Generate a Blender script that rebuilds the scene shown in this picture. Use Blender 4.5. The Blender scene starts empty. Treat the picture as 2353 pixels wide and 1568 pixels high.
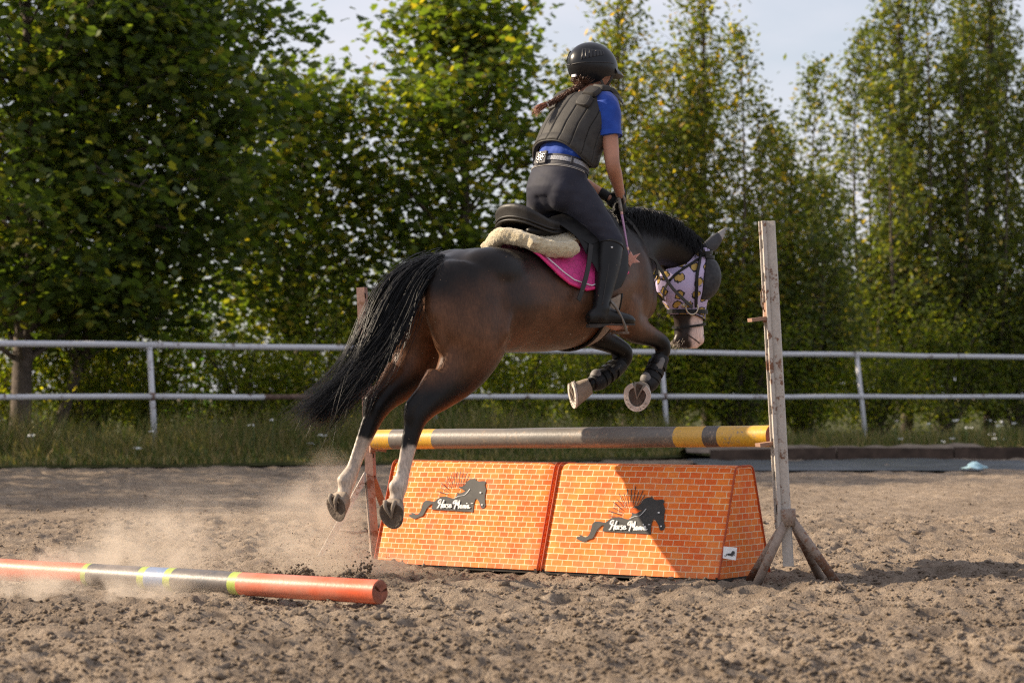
import bpy, bmesh, math, random
import numpy as np
from mathutils import Vector, Matrix, noise

random.seed(7)
rng = np.random.default_rng(7)
R = math.radians
scene = bpy.context.scene
COL = scene.collection

# ------------------------------------------------------------------ camera, sky, sun, exposure
CAM_Z, FPX, CU, HV = 0.84, 5500.0, 1176.0, 910.0      # eye height; focal length and horizon in photo pixels (2352 wide)
cam_d = bpy.data.cameras.new('camera')
cam_d.sensor_width = 36.0
cam_d.lens = FPX / 2352.0 * 36.0
cam_d.shift_y = (HV - 784.0) / 2352.0
cam_d.clip_start = 0.1
cam_d.clip_end = 3000.0
cam_d.dof.use_dof = True
cam_d.dof.focus_distance = 12.0
cam_d.dof.aperture_fstop = 3.8
cam = bpy.data.objects.new('camera', cam_d)
cam.location = (0, 0, CAM_Z)
cam.rotation_euler = (math.pi / 2, 0, 0)
COL.objects.link(cam)
scene.camera = cam

TO_SUN = Vector((-1.0, 0.18, 0.58)).normalized()
SUN_EL = math.asin(TO_SUN.z)
SUN_AZ = math.atan2(TO_SUN.x, TO_SUN.y)

world = bpy.data.worlds.new('World')
scene.world = world
world.use_nodes = True
nt = world.node_tree
nt.nodes.clear()
wo = nt.nodes.new('ShaderNodeOutputWorld')
wb = nt.nodes.new('ShaderNodeBackground')
sky = nt.nodes.new('ShaderNodeTexSky')
sky.sky_type = 'NISHITA'
sky.sun_disc = False
sky.sun_elevation = SUN_EL
sky.sun_rotation = SUN_AZ % (2 * math.pi)
sky.air_density = 1.0
sky.dust_density = 1.5
sky.ozone_density = 1.2
tc = nt.nodes.new('ShaderNodeTexCoord')
mp = nt.nodes.new('ShaderNodeMapping')
mp.inputs['Scale'].default_value = (1.6, 1.6, 5.0)
mp.inputs['Location'].default_value = (0.3, 0.0, 0.0)
nz = nt.nodes.new('ShaderNodeTexNoise')
nz.inputs['Scale'].default_value = 2.6
nz.inputs['Detail'].default_value = 7.0
nz.inputs['Roughness'].default_value = 0.55
cr = nt.nodes.new('ShaderNodeValToRGB')
cr.color_ramp.elements[0].position = 0.36
cr.color_ramp.elements[0].color = (0.45, 0.45, 0.45, 1)
cr.color_ramp.elements[1].position = 0.66
cr.color_ramp.elements[1].color = (0.92, 0.92, 0.92, 1)
mx = nt.nodes.new('ShaderNodeMix')
mx.data_type = 'RGBA'
mx.inputs['B'].default_value = (5.9, 5.8, 6.3, 1)      # thin cloud veil, same brightness scale as the sky texture
nt.links.new(tc.outputs['Generated'], mp.inputs['Vector'])
nt.links.new(mp.outputs['Vector'], nz.inputs['Vector'])
nt.links.new(nz.outputs['Fac'], cr.inputs['Fac'])
nt.links.new(cr.outputs['Color'], mx.inputs['Factor'])
nt.links.new(sky.outputs['Color'], mx.inputs['A'])
nt.links.new(mx.outputs['Result'], wb.inputs['Color'])
wb.inputs['Strength'].default_value = 0.084
nt.links.new(wb.outputs['Background'], wo.inputs['Surface'])

sun_d = bpy.data.lights.new('sun', 'SUN')
sun_d.energy = 5.0
sun_d.angle = R(0.6)
sun_d.color = (1.0, 0.83, 0.62)
sun = bpy.data.objects.new('sun', sun_d)
sun.rotation_euler = (-TO_SUN).to_track_quat('-Z', 'Y').to_euler()
sun.location = (-20, 10, 20)
COL.objects.link(sun)

scene.render.engine = 'CYCLES'
scene.cycles.use_denoising = False               # keep the fine grain of a photograph
scene.cycles.use_adaptive_sampling = False
scene.cycles.sample_clamp_indirect = 4.0
scene.cycles.pixel_filter_type = 'BLACKMAN_HARRIS'
scene.cycles.filter_width = 1.25
scene.cycles.max_bounces = 8
scene.cycles.transmission_bounces = 6
scene.cycles.transparent_max_bounces = 8
scene.cycles.volume_bounces = 1
scene.view_settings.view_transform = 'Standard'
scene.view_settings.look = 'None'
scene.view_settings.gamma = 1.0
scene.view_settings.exposure = 0.85

# ------------------------------------------------------------------ helpers: mesh building
class MB:
    """Collects vertices and faces in world coordinates; build() links them as one mesh object."""
    def __init__(self):
        self.v, self.f, self.m = [], [], []

    def add(self, verts, faces, mi=0):
        o = len(self.v)
        self.v.extend([tuple(p) for p in verts])
        for f in faces:
            self.f.append(tuple(i + o for i in f))
            self.m.append(mi)
        return self

    def loft(self, rings, caps=True, mi=0, closed=True, loop=False):
        n = len(rings[0])
        vs = [p for r in rings for p in r]
        fs = []
        k = len(rings)
        for i in range(k if loop else k - 1):
            a, b = i * n, ((i + 1) % k) * n
            for j in range(n if closed else n - 1):
                j2 = (j + 1) % n
                fs.append((a + j, a + j2, b + j2, b + j))
        if caps and closed and not loop:
            fs.append(tuple(range(n - 1, -1, -1)))
            fs.append(tuple(range((k - 1) * n, k * n)))
        return self.add(vs, fs, mi)

    def tube(self, path, rad, n=8, mi=0, caps=True, flat=None, up=None, loop=False):
        """flat = (width factor, thickness factor) gives a strap; up fixes the thickness direction."""
        P = [Vector(p) for p in path]
        if not hasattr(rad, '__len__'):
            rad = [rad] * len(P)
        rings = []
        prev = None
        for i, p in enumerate(P):
            if loop:
                d = (P[(i + 1) % len(P)] - P[i - 1])
            else:
                d = (P[min(i + 1, len(P) - 1)] - P[max(i - 1, 0)])
            d = d.normalized() if d.length > 1e-9 else Vector((0, 0, 1))
            if up is not None:
                w = up[i] if isinstance(up, list) else up
                a = Vector(w)
                a = a - d * a.dot(d)
            elif prev is not None:
                a = prev - d * prev.dot(d)
            else:
                a = Vector((0, 0, 1)) if abs(d.z) < 0.9 else Vector((1, 0, 0))
                a = a - d * a.dot(d)
            if a.length < 1e-6:
                a = d.orthogonal()
            a.normalize()
            prev = a
            b = d.cross(a)
            fw, ft = flat if flat else (1, 1)
            if flat:
                c4 = [(1, 1), (-1, 1), (-1, -1), (1, -1)]
                rings.append([p + b * (x * rad[i] * fw) + a * (y * rad[i] * ft) for x, y in c4])
            else:
                rings.append([p + a * (rad[i] * math.cos(2 * math.pi * k / n)) + b * (rad[i] * math.sin(2 * math.pi * k / n)) for k in range(n)])
        return self.loft(rings, caps, mi, True, loop)

    def box(self, c, size, rot=None, mi=0):
        M = rot if rot is not None else Matrix.Identity(3)
        c = Vector(c)
        vs = []
        for z in (-1, 1):
            for y in (-1, 1):
                for x in (-1, 1):
                    vs.append(c + M @ Vector((x * size[0] / 2, y * size[1] / 2, z * size[2] / 2)))
        fs = [(0, 2, 3, 1), (4, 5, 7, 6), (0, 1, 5, 4), (2, 6, 7, 3), (0, 4, 6, 2), (1, 3, 7, 5)]
        return self.add(vs, fs, mi)

    def ball(self, c, rx, ry=None, rz=None, M=None, nu=14, nv=9, mi=0):
        ry = ry or rx
        rz = rz or rx
        M = M or Matrix.Identity(3)
        c = Vector(c)
        rings = []
        for j in range(nv + 1):
            ph = math.pi * j / nv
            s, z = max(math.sin(ph), 0.02), -math.cos(ph)
            rings.append([c + M @ Vector((rx * s * math.cos(2 * math.pi * k / nu), ry * s * math.sin(2 * math.pi * k / nu), rz * z)) for k in range(nu)])
        return self.loft(rings, True, mi)

    def mesh(self, name, off=(0, 0, 0)):
        me = bpy.data.meshes.new(name)
        o = Vector(off)
        me.from_pydata([tuple(Vector(p) - o) for p in self.v], [], self.f)
        if any(self.m):
            me.polygons.foreach_set('material_index', self.m)
        me.update()
        return me

    def build(self, name, mat, parent=None, origin=None, smooth=True, angle=None):
        off = OFF[parent.name] if parent is not None else Vector(origin if origin is not None else (0, 0, 0))
        me = self.mesh(name, off)
        return put(name, me, mat, parent, off, smooth, angle)


OFF = {}

def put(name, me, mat, parent, off, smooth=True, angle=None):
    for m in (mat if isinstance(mat, (list, tuple)) else [mat]):
        me.materials.append(m)
    if smooth:
        me.polygons.foreach_set('use_smooth', [True] * len(me.polygons))
        if angle:
            bm = bmesh.new()
            bm.from_mesh(me)
            for e in bm.edges:
                if len(e.link_faces) == 2 and e.calc_face_angle(0) > angle:
                    e.smooth = False
            bm.to_mesh(me)
            bm.free()
    ob = bpy.data.objects.new(name, me)
    COL.objects.link(ob)
    if parent is not None:
        ob.parent = parent
    else:
        ob.location = off
    OFF[ob.name] = Vector(off)
    return ob

def thing(name, loc, label, cat, group=None):
    o = bpy.data.objects.new(name, None)
    o.empty_display_size = 0.1
    o.location = loc
    COL.objects.link(o)
    OFF[o.name] = Vector(loc)
    return tag(o, label, cat, group)

def tag(o, label, cat=None, group=None, kind=None):
    if label:
        o['label'] = label
    if cat:
        o['category'] = cat
    if group:
        o['group'] = group
    if kind:
        o['kind'] = kind
    return o

def remesh(mb, voxel, smooth=6, fac=0.5):
    """Fuses overlapping closed shells into one continuous surface (world coordinates)."""
    me = mb.mesh('tmp')
    bm = bmesh.new()
    bm.from_mesh(me)
    bmesh.ops.recalc_face_normals(bm, faces=bm.faces)
    bm.to_mesh(me)
    bm.free()
    ob = bpy.data.objects.new('tmp', me)
    COL.objects.link(ob)
    m = ob.modifiers.new('r', 'REMESH')
    m.mode = 'VOXEL'
    m.voxel_size = voxel
    if smooth:
        s = ob.modifiers.new('s', 'SMOOTH')
        s.factor = fac
        s.iterations = smooth
    dg = bpy.context.evaluated_depsgraph_get()
    out = bpy.data.meshes.new_from_object(ob.evaluated_get(dg))
    bpy.data.objects.remove(ob)
    bpy.data.meshes.remove(me)
    return out

def offset_mesh(me, off):
    n = len(me.vertices)
    a = np.empty(n * 3, dtype=np.float32)
    me.vertices.foreach_get('co', a)
    a = a.reshape(-1, 3)
    world_co = a.copy()
    a -= np.array(off, dtype=np.float32)
    me.vertices.foreach_set('co', a.ravel())
    me.update()
    return world_co

def fast_mesh(name, V, F):
    """V (n,3); F (m,k) all faces with k corners."""
    me = bpy.data.meshes.new(name)
    V = np.asarray(V, dtype=np.float32)
    F = np.asarray(F, dtype=np.int32)
    m, k = F.shape
    me.vertices.add(len(V))
    me.vertices.foreach_set('co', V.ravel())
    me.loops.add(m * k)
    me.loops.foreach_set('vertex_index', F.ravel())
    me.polygons.add(m)
    me.polygons.foreach_set('loop_start', np.arange(0, m * k, k, dtype=np.int32))
    me.polygons.foreach_set('loop_total', np.full(m, k, dtype=np.int32))
    me.update(calc_edges=True)
    return me

def set_colors(me, C):
    at = me.color_attributes.new('col', 'FLOAT_COLOR', 'POINT')
    C = np.asarray(C, dtype=np.float32)
    C4 = np.concatenate([C, np.ones((len(C), 1), dtype=np.float32)], 1)
    at.data.foreach_set('color', C4.ravel())

def lerp(a, b, t):
    return a + (b - a) * t

def sstep(a, b, x):
    t = np.clip((x - a) / (b - a), 0, 1)
    return t * t * (3 - 2 * t)

def cat_rom(P, n):
    """Smooth path through points (tuples of any length), n samples per span."""
    P = [np.array(p, dtype=float) for p in P]
    out = []
    for i in range(len(P) - 1):
        p0, p1, p2, p3 = P[max(i - 1, 0)], P[i], P[i + 1], P[min(i + 2, len(P) - 1)]
        for k in range(n):
            t = k / n
            out.append(0.5 * ((2 * p1) + (-p0 + p2) * t + (2 * p0 - 5 * p1 + 4 * p2 - p3) * t * t + (-p0 + 3 * p1 - 3 * p2 + p3) * t ** 3))
    out.append(P[-1])
    return out

# value noise, vectorised
def _hash(ix, iy, seed):
    h = (ix.astype(np.int64) * 374761393 + iy.astype(np.int64) * 668265263 + seed * 1274126177) & 0x7fffffff
    h = ((h ^ (h >> 13)) * 1103515245) & 0x7fffffff
    h = ((h ^ (h >> 16)) * 12345677) & 0x7fffffff
    return (h & 0xffff) / 65535.0

def vnoise(x, y, seed=0):
    ix, iy = np.floor(x), np.floor(y)
    fx, fy = x - ix, y - iy
    fx, fy = fx * fx * (3 - 2 * fx), fy * fy * (3 - 2 * fy)
    a, b = _hash(ix, iy, seed), _hash(ix + 1, iy, seed)
    c, d = _hash(ix, iy + 1, seed), _hash(ix + 1, iy + 1, seed)
    return (a + (b - a) * fx) * (1 - fy) + (c + (d - c) * fx) * fy

def fbm(x, y, oct=4, seed=0, gain=0.5):
    s, a, t = 0, 1.0, 0
    for i in range(oct):
        s = s + a * (vnoise(x, y, seed + i * 17) - 0.5)
        t += a
        a *= gain
        x, y = x * 2.03 + 11.3, y * 2.03 + 5.7
    return s / t * 2

# photo pixel -> place
def px(u, v, Y):
    return Vector(((u - CU) * Y / FPX, Y, CAM_Z + (HV - v) * Y / FPX))

def gnd(u, v):
    Y = CAM_Z * FPX / (v - HV)
    return Vector(((u - CU) * Y / FPX, Y, 0))

# the horse's own frame: t forward, s to its left, z up
HA = R(45)
CH, SH = math.cos(HA), math.sin(HA)
HK = 0.96                                             # a small horse: its own units to metres
M0 = (-0.72 * HK, 11.5 * HK)

Z0 = CAM_Z * (1 - HK)

def W(t, s, z):
    return Vector((M0[0] + HK * (t * CH - s * SH), M0[1] + HK * (t * SH + s * CH), Z0 + HK * z))

def H(u, v, s):
    k = (u - CU) / FPX
    x0, y0 = M0[0] / HK, M0[1] / HK
    t = (k * (y0 + s * CH) - x0 + s * SH) / (CH - k * SH)
    Y = y0 + t * SH + s * CH
    return (t, s, CAM_Z + (HV - v) * Y / FPX)

def HW(u, v, s):
    return W(*H(u, v, s))

FWD = Vector((CH, SH, 0))
LEFT = Vector((-SH, CH, 0))
UP = Vector((0, 0, 1))

# ------------------------------------------------------------------ helpers: materials
def new_mat(name):
    m = bpy.data.materials.new(name)
    m.use_nodes = True
    n = m.node_tree
    b = n.nodes['Principled BSDF']
    return m, n, b

def L(n, a, b):
    n.links.new(a, b)

def tex_noise(n, scale, detail=4, rough=0.55, coord='Object', vec=None, dist=0.0):
    t = n.nodes.new('ShaderNodeTexNoise')
    t.inputs['Scale'].default_value = scale
    t.inputs['Detail'].default_value = detail
    t.inputs['Roughness'].default_value = rough
    t.inputs['Distortion'].default_value = dist
    if vec is None:
        c = n.nodes.new('ShaderNodeTexCoord')
        vec = c.outputs[coord]
    L(n, vec, t.inputs['Vector'])
    return t

def ramp(n, src, stops):
    r = n.nodes.new('ShaderNodeValToRGB')
    el = r.color_ramp.elements
    while len(el) < len(stops):
        el.new(0.5)
    for e, (p, c) in zip(el, stops):
        e.position = p
        e.color = tuple(c) + (1,) if len(c) == 3 else c
    L(n, src, r.inputs['Fac'])
    return r

def mixc(n, fac, a, b, mode='MIX'):
    x = n.nodes.new('ShaderNodeMix')
    x.data_type = 'RGBA'
    x.blend_type = mode
    for sock, val in (('Factor', fac), ('A', a), ('B', b)):
        if hasattr(val, 'is_linked'):
            L(n, val, x.inputs[sock])
        elif sock == 'Factor':
            x.inputs[sock].default_value = val
        else:
            x.inputs[sock].default_value = tuple(val) + (1,) if len(val) == 3 else val
    return x.outputs['Result']

def mth(n, op, a, b=None, clamp=False):
    x = n.nodes.new('ShaderNodeMath')
    x.operation = op
    x.use_clamp = clamp
    for i, val in enumerate((a, b)):
        if val is None:
            continue
        if hasattr(val, 'is_linked'):
            L(n, val, x.inputs[i])
        else:
            x.inputs[i].default_value = val
    return x.outputs[0]

def bump(n, b, height, strength, dist=0.01):
    x = n.nodes.new('ShaderNodeBump')
    x.inputs['Strength'].default_value = strength
    x.inputs['Distance'].default_value = dist
    L(n, height, x.inputs['Height'])
    L(n, x.outputs['Normal'], b.inputs['Normal'])
    return x

def pmat(name, c1, c2, scale=20, rough=0.6, bstr=0.2, bscale=None, bdist=0.004, spec=0.5, metal=0.0, sheen=0.0, coat=0.0, rough2=None):
    """Two-tone surface with fine relief."""
    m, n, b = new_mat(name)
    t = tex_noise(n, scale, 5)
    r = ramp(n, t.outputs['Fac'], [(0.3, c1), (0.7, c2)])
    L(n, r.outputs['Color'], b.inputs['Base Color'])
    b.inputs['Roughness'].default_value = rough
    if rough2 is not None:
        rr = ramp(n, t.outputs['Fac'], [(0.3, (rough,) * 3), (0.7, (rough2,) * 3)])
        L(n, rr.outputs['Color'], b.inputs['Roughness'])
    b.inputs['Specular IOR Level'].default_value = spec
    b.inputs['Metallic'].default_value = metal
    b.inputs['Sheen Weight'].default_value = sheen
    b.inputs['Coat Weight'].default_value = coat
    if bstr:
        t2 = tex_noise(n, bscale or scale * 6, 4)
        bump(n, b, t2.outputs['Fac'], bstr, bdist)
    return m

def attr_mat(name, rough=0.5, nscale=60, namp=0.25, bstr=0.15, bscale=250, spec=0.4, sheen=0.0, stretch=None):
    m, n, b = new_mat(name)
    a = n.nodes.new('ShaderNodeAttribute')
    a.attribute_name = 'col'
    t = tex_noise(n, nscale, 5)
    r = ramp(n, t.outputs['Fac'], [(0.25, (1 - namp,) * 3), (0.75, (1 + namp,) * 3)])
    L(n, mixc(n, 1.0, a.outputs['Color'], r.outputs['Color'], 'MULTIPLY'), b.inputs['Base Color'])
    b.inputs['Roughness'].default_value = rough
    b.inputs['Specular IOR Level'].default_value = spec
    b.inputs['Sheen Weight'].default_value = sheen
    t2 = tex_noise(n, bscale, 3)
    bump(n, b, t2.outputs['Fac'], bstr, 0.003)
    return m

# ------------------------------------------------------------------ the setting: sand arena
_hr = np.random.default_rng(31)
HOOFPRINTS = [(_hr.uniform(-1.05, 1.05) * yy * .214, yy, _hr.uniform(.055, .085), _hr.uniform(.018, .038)) for yy in _hr.uniform(7.0, 16.0, 95)]

def ground_h(x, y):
    x, y = np.asarray(x, dtype=float), np.asarray(y, dtype=float)
    big = fbm(x * 0.9, y * 0.9, 3, 3) * 0.034
    mid = fbm(x * 3.1, y * 3.1, 3, 21) * 0.026
    c = fbm(x * 9.0 + 0.3 * y, y * 9.0, 3, 40)
    clod = (np.abs(c) ** 0.8) * np.sign(c) * 0.029
    fine = fbm(x * 27.0, y * 27.0, 2, 63) * 0.015
    rake = fbm(x * 1.1 + 7, y * 11.0, 3, 87) * 0.010
    h = big + mid + clod + fine + rake - 0.012
    for (hx, hy, hr, hd) in HOOFPRINTS:                  # pits with a pushed-up rim
        near = (np.abs(x - hx) < .3) & (np.abs(y - hy) < .3)
        if near.any():
            d = np.hypot(x[near] - hx, y[near] - hy) / hr
            h[near] += -hd * np.exp(-d ** 4 * .8) + hd * .55 * np.exp(-((d - 1.35) / .33) ** 2)
    return h

def mat_sand():
    m, n, b = new_mat('arena_sand')
    big = tex_noise(n, 0.7, 4)
    mid = tex_noise(n, 9.0, 6, 0.65)
    fin = tex_noise(n, 70.0, 5, 0.7)
    c1 = ramp(n, mid.outputs['Fac'], [(0.30, (0.215, 0.167, 0.126)), (0.52, (0.345, 0.276, 0.214)), (0.75, (0.465, 0.384, 0.305))])
    c2 = ramp(n, big.outputs['Fac'], [(0.35, (0.80, 0.78, 0.76)), (0.65, (1.08, 1.06, 1.03))])
    c3 = ramp(n, fin.outputs['Fac'], [(0.30, (0.72, 0.72, 0.72)), (0.70, (1.2, 1.2, 1.2))])
    x = mixc(n, 1.0, c1.outputs['Color'], c2.outputs['Color'], 'MULTIPLY')
    x = mixc(n, 1.0, x, c3.outputs['Color'], 'MULTIPLY')
    L(n, x, b.inputs['Base Color'])
    b.inputs['Roughness'].default_value = 0.95
    b.inputs['Specular IOR Level'].default_value = 0.15
    h = mth(n, 'ADD', mth(n, 'MULTIPLY', mid.outputs['Fac'], 1.6), fin.outputs['Fac'])
    bump(n, b, h, 1.0, 0.028)
    return m

SAND = mat_sand()

def grid_patch(x0, x1, y0, y1, dx, dy, amp=1.0, fade=0.35):
    xs = np.linspace(x0, x1, max(2, int(round((x1 - x0) / dx)) + 1))
    ys = np.linspace(y0, y1, max(2, int(round((y1 - y0) / dy)) + 1))
    X, Y = np.meshgrid(xs, ys)
    e = np.minimum(np.minimum(X - x0, x1 - X), np.minimum(Y - y0, y1 - Y))
    Z = ground_h(X, Y) * amp * sstep(0, fade, e)
    ny, nx = X.shape
    i = np.arange(ny * nx).reshape(ny, nx)
    F = np.stack([i[:-1, :-1], i[:-1, 1:], i[1:, 1:], i[1:, :-1]], -1).reshape(-1, 4)
    return np.stack([X, Y, Z], -1).reshape(-1, 3), F

def join_patches(ps):
    V, F, o = [], [], 0
    for v, f in ps:
        V.append(v)
        F.append(f + o)
        o += len(v)
    return np.concatenate(V), np.concatenate(F)

def flat_patch(x0, x1, y0, y1, z=0.0):
    return np.array([(x0, y0, z), (x1, y0, z), (x1, y1, z), (x0, y1, z)]), np.array([[0, 1, 2, 3]])

NX0, NX1, NY0, NY1 = -3.9, 4.1, 6.2, 17.0
gv, gf = join_patches([
    grid_patch(NX0, NX1, NY0, NY1, 0.017, 0.030),
    grid_patch(-10, 12, NY1, 34, 0.07, 0.08, 0.8),
    flat_patch(-10, NX0, NY0, NY1), flat_patch(NX1, 12, NY0, NY1), flat_patch(-10, 12, -30, NY0),
    flat_patch(-10, 12, 34, 900), flat_patch(-700, -10, -30, 900), flat_patch(12, 700, -30, 900)])
g_me = fast_mesh('sand_ground', gv, gf)
ground = put('sand_ground', g_me, SAND, None, Vector((0, 0, 0)), True)
tag(ground, 'brown churned sand of the riding arena', None, None, 'structure')

# loose clods lying on the sand
ICO = []
g = (1 + 5 ** 0.5) / 2
for a, b_ in ((1, g), (-1, g), (1, -g), (-1, -g)):
    ICO += [(a, b_, 0), (0, a, b_), (b_, 0, a)]
ICO = np.array(ICO, dtype=float)
ICO /= np.linalg.norm(ICO[0])
_bm = bmesh.new()
for p in ICO:
    _bm.verts.new(p)
_r = bmesh.ops.convex_hull(_bm, input=_bm.verts)
_bm.verts.ensure_lookup_table()
_bm.verts.index_update()
bmesh.ops.recalc_face_normals(_bm, faces=_bm.faces)
ICO = np.array([v.co[:] for v in _bm.verts])
ICOF = np.array([[v.index for v in f.verts] for f in _bm.faces if len(f.verts) == 3])
_bm.free()

def clod_mesh(name, C, S, flat=0.65):
    n = len(C)
    J = ICO[None] * (1 + rng.uniform(-0.32, 0.32, (n, 12, 1)))
    th = rng.uniform(0, 2 * np.pi, n)
    co, si = np.cos(th), np.sin(th)
    sx, sy = rng.uniform(0.8, 1.35, n), rng.uniform(0.7, 1.1, n)
    x = J[:, :, 0] * sx[:, None]
    y = J[:, :, 1] * sy[:, None]
    V = np.stack([x * co[:, None] - y * si[:, None], x * si[:, None] + y * co[:, None], J[:, :, 2] * flat], -1)
    V = V * S[:, None, None] + C[:, None, :]
    F = ICOF[None] + (np.arange(n) * 12)[:, None, None]
    return fast_mesh(name, V.reshape(-1, 3), F.reshape(-1, 3))

nC = 9000
vy = rng.uniform(0, 1, nC)
vv = 1150 + (1590 - 1150) * vy ** 0.75
cy = CAM_Z * FPX / (vv - HV)
cx = rng.uniform(-1.12, 1.12, nC) * 1176 * cy / FPX
patch = fbm(cx * 1.3, cy * 1.3, 3, 91)
keep = 2.2 * patch + rng.uniform(-0.6, 0.6, nC) > -0.2
cx, cy = cx[keep], cy[keep]
sz = 0.006 + 0.0055 * rng.pareto(2.6, len(cx)).clip(0, 3.4)
cz = ground_h(cx, cy) + sz * 0.25
cm = clod_mesh('sand_clods', np.stack([cx, cy, cz], -1), sz)
clods = put('sand_clods', cm, SAND, None, Vector((0, 0, 0)), False)
tag(clods, 'loose clods of dry sand scattered over the arena', 'sand', None, 'stuff')

nC = 56000
vv = 1110 + (1590 - 1110) * rng.uniform(0, 1, nC) ** 0.8
cy = CAM_Z * FPX / (vv - HV)
cx = rng.uniform(-1.12, 1.12, nC) * 1176 * cy / FPX
keep = fbm(cx * 2.1, cy * 2.1, 3, 191) + rng.uniform(-0.5, 0.5, nC) > -0.22
cx, cy = cx[keep], cy[keep]
sz = (0.0022 + 0.0035 * rng.pareto(2.5, len(cx)).clip(0, 2.6))
OCT = np.array([(1, 0, 0), (-1, 0, 0), (0, 1, 0), (0, -1, 0), (0, 0, 1), (0, 0, -1)], dtype=float)
OCTF = np.array([(0, 2, 4), (2, 1, 4), (1, 3, 4), (3, 0, 4), (2, 0, 5), (1, 2, 5), (3, 1, 5), (0, 3, 5)])
nO = len(cx)
J = OCT[None] * (1 + rng.uniform(-.4, .4, (nO, 6, 1))) + rng.normal(0, .18, (nO, 6, 3))
V = J * (sz[:, None, None] * np.array([1.25, 1.25, .9])) + np.stack([cx, cy, ground_h(cx, cy) * np.where(cy > 17, .8, 1) + sz * .3], -1)[:, None]
F = (OCTF[None] + (np.arange(nO) * 6)[:, None, None]).reshape(-1, 3)
crumbs = put('sand_crumbs', fast_mesh('sand_crumbs', V.reshape(-1, 3), F), SAND, None, Vector((0, 0, 0)), False)
tag(crumbs, 'fine crumbs of dry sand covering the whole arena', 'sand', None, 'stuff')

# ------------------------------------------------------------------ grass bank behind the arena
def edge_y(x):
    return 28.0 + 1.0 * sstep(-4.5, -1.5, x) + 3.9 * sstep(-1.0, 3.2, x) + 0.7 * fbm(x * 0.8, x * 0 + 2.2, 4, 5)

def mat_bank():
    m, n, b = new_mat('bank_soil')
    t = tex_noise(n, 3.0, 5)
    r = ramp(n, t.outputs['Fac'], [(0.3, (0.035, 0.045, 0.015)), (0.6, (0.075, 0.075, 0.03)), (0.8, (0.13, 0.10, 0.055))])
    L(n, r.outputs['Color'], b.inputs['Base Color'])
    b.inputs['Roughness'].default_value = 1.0
    b.inputs['Specular IOR Level'].default_value = 0.1
    t2 = tex_noise(n, 22, 4)
    bump(n, b, t2.outputs['Fac'], 0.8, 0.04)
    return m

xs = np.concatenate([[-400, -200, -100, -50], np.linspace(-26, 30, 260), [60, 120, 250, 450]])
fr = np.array([0, 0.3, 0.8, 1.5, 3, 6, 12, 40, 400.0])
ey = edge_y(xs)
V = []
for j, d in enumerate(fr):
    zz = 0.012 + 0.09 * sstep(0, 1.6, np.full_like(xs, d)) + (0.03 * fbm(xs * 1.7, xs * 0 + d, 3, 9) if 0 < d < 10 else 0)
    V.append(np.stack([xs, ey + d, zz + 0 * xs], -1))
V = np.array(V)
i = np.arange(len(fr) * len(xs)).reshape(len(fr), len(xs))
F = np.stack([i[:-1, :-1], i[:-1, 1:], i[1:, 1:], i[1:, :-1]], -1).reshape(-1, 4)
bank = put('grass_bank_ground', fast_mesh('grass_bank_ground', V.reshape(-1, 3), F), mat_bank(), None, Vector((0, 0, 0)))
tag(bank, 'low earth bank under the grass behind the arena', None, None, 'structure')

def leaf_mat(name, stops, trans, tfac=0.45, rough=0.5):
    m = bpy.data.materials.new(name)
    m.use_nodes = True
    n = m.node_tree
    n.nodes.clear()
    out = n.nodes.new('ShaderNodeOutputMaterial')
    geo = n.nodes.new('ShaderNodeNewGeometry')
    stops = [(p_, (c_[0] * 1.30, c_[1] * 1.22, c_[2] * 1.08)) for p_, c_ in stops]
    r = ramp(n, geo.outputs['Random Per Island'], stops)
    b = n.nodes.new('ShaderNodeBsdfPrincipled')
    b.inputs['Roughness'].default_value = rough
    b.inputs['Specular IOR Level'].default_value = 0.35
    L(n, r.outputs['Color'], b.inputs['Base Color'])
    t = n.nodes.new('ShaderNodeBsdfTranslucent')
    L(n, mixc(n, 1.0, r.outputs['Color'], trans, 'MULTIPLY'), t.inputs['Color'])
    x = n.nodes.new('ShaderNodeMixShader')
    x.inputs['Fac'].default_value = tfac
    L(n, b.outputs['BSDF'], x.inputs[1])
    L(n, t.outputs['BSDF'], x.inputs[2])
    L(n, x.outputs['Shader'], out.inputs['Surface'])
    return m

# long grass on the bank
def blades(n, xy, h, w, lean=0.35):
    x, y = xy
    base = np.stack([x, y, np.full(n, 0.04)], -1)
    th = rng.uniform(0, np.pi, n)
    d = np.stack([np.cos(th), np.sin(th), 0 * th], -1) * w[:, None]
    bend = rng.normal(0, lean, (n, 2)) * h[:, None]
    tip = base + np.stack([bend[:, 0], bend[:, 1], h], -1)
    mid = base * 0.5 + tip * 0.5 - np.stack([bend[:, 0] * 0.18, bend[:, 1] * 0.18, 0 * h], -1)
    V = np.stack([base - d, base + d, mid + d * 0.7, mid - d * 0.7, tip], 1).reshape(-1, 3)
    o = (np.arange(n) * 5)[:, None]
    F = np.concatenate([o + np.array([[0, 1, 2]]), o + np.array([[0, 2, 3]]), o + np.array([[3, 2, 4]])])
    return V, F

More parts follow.
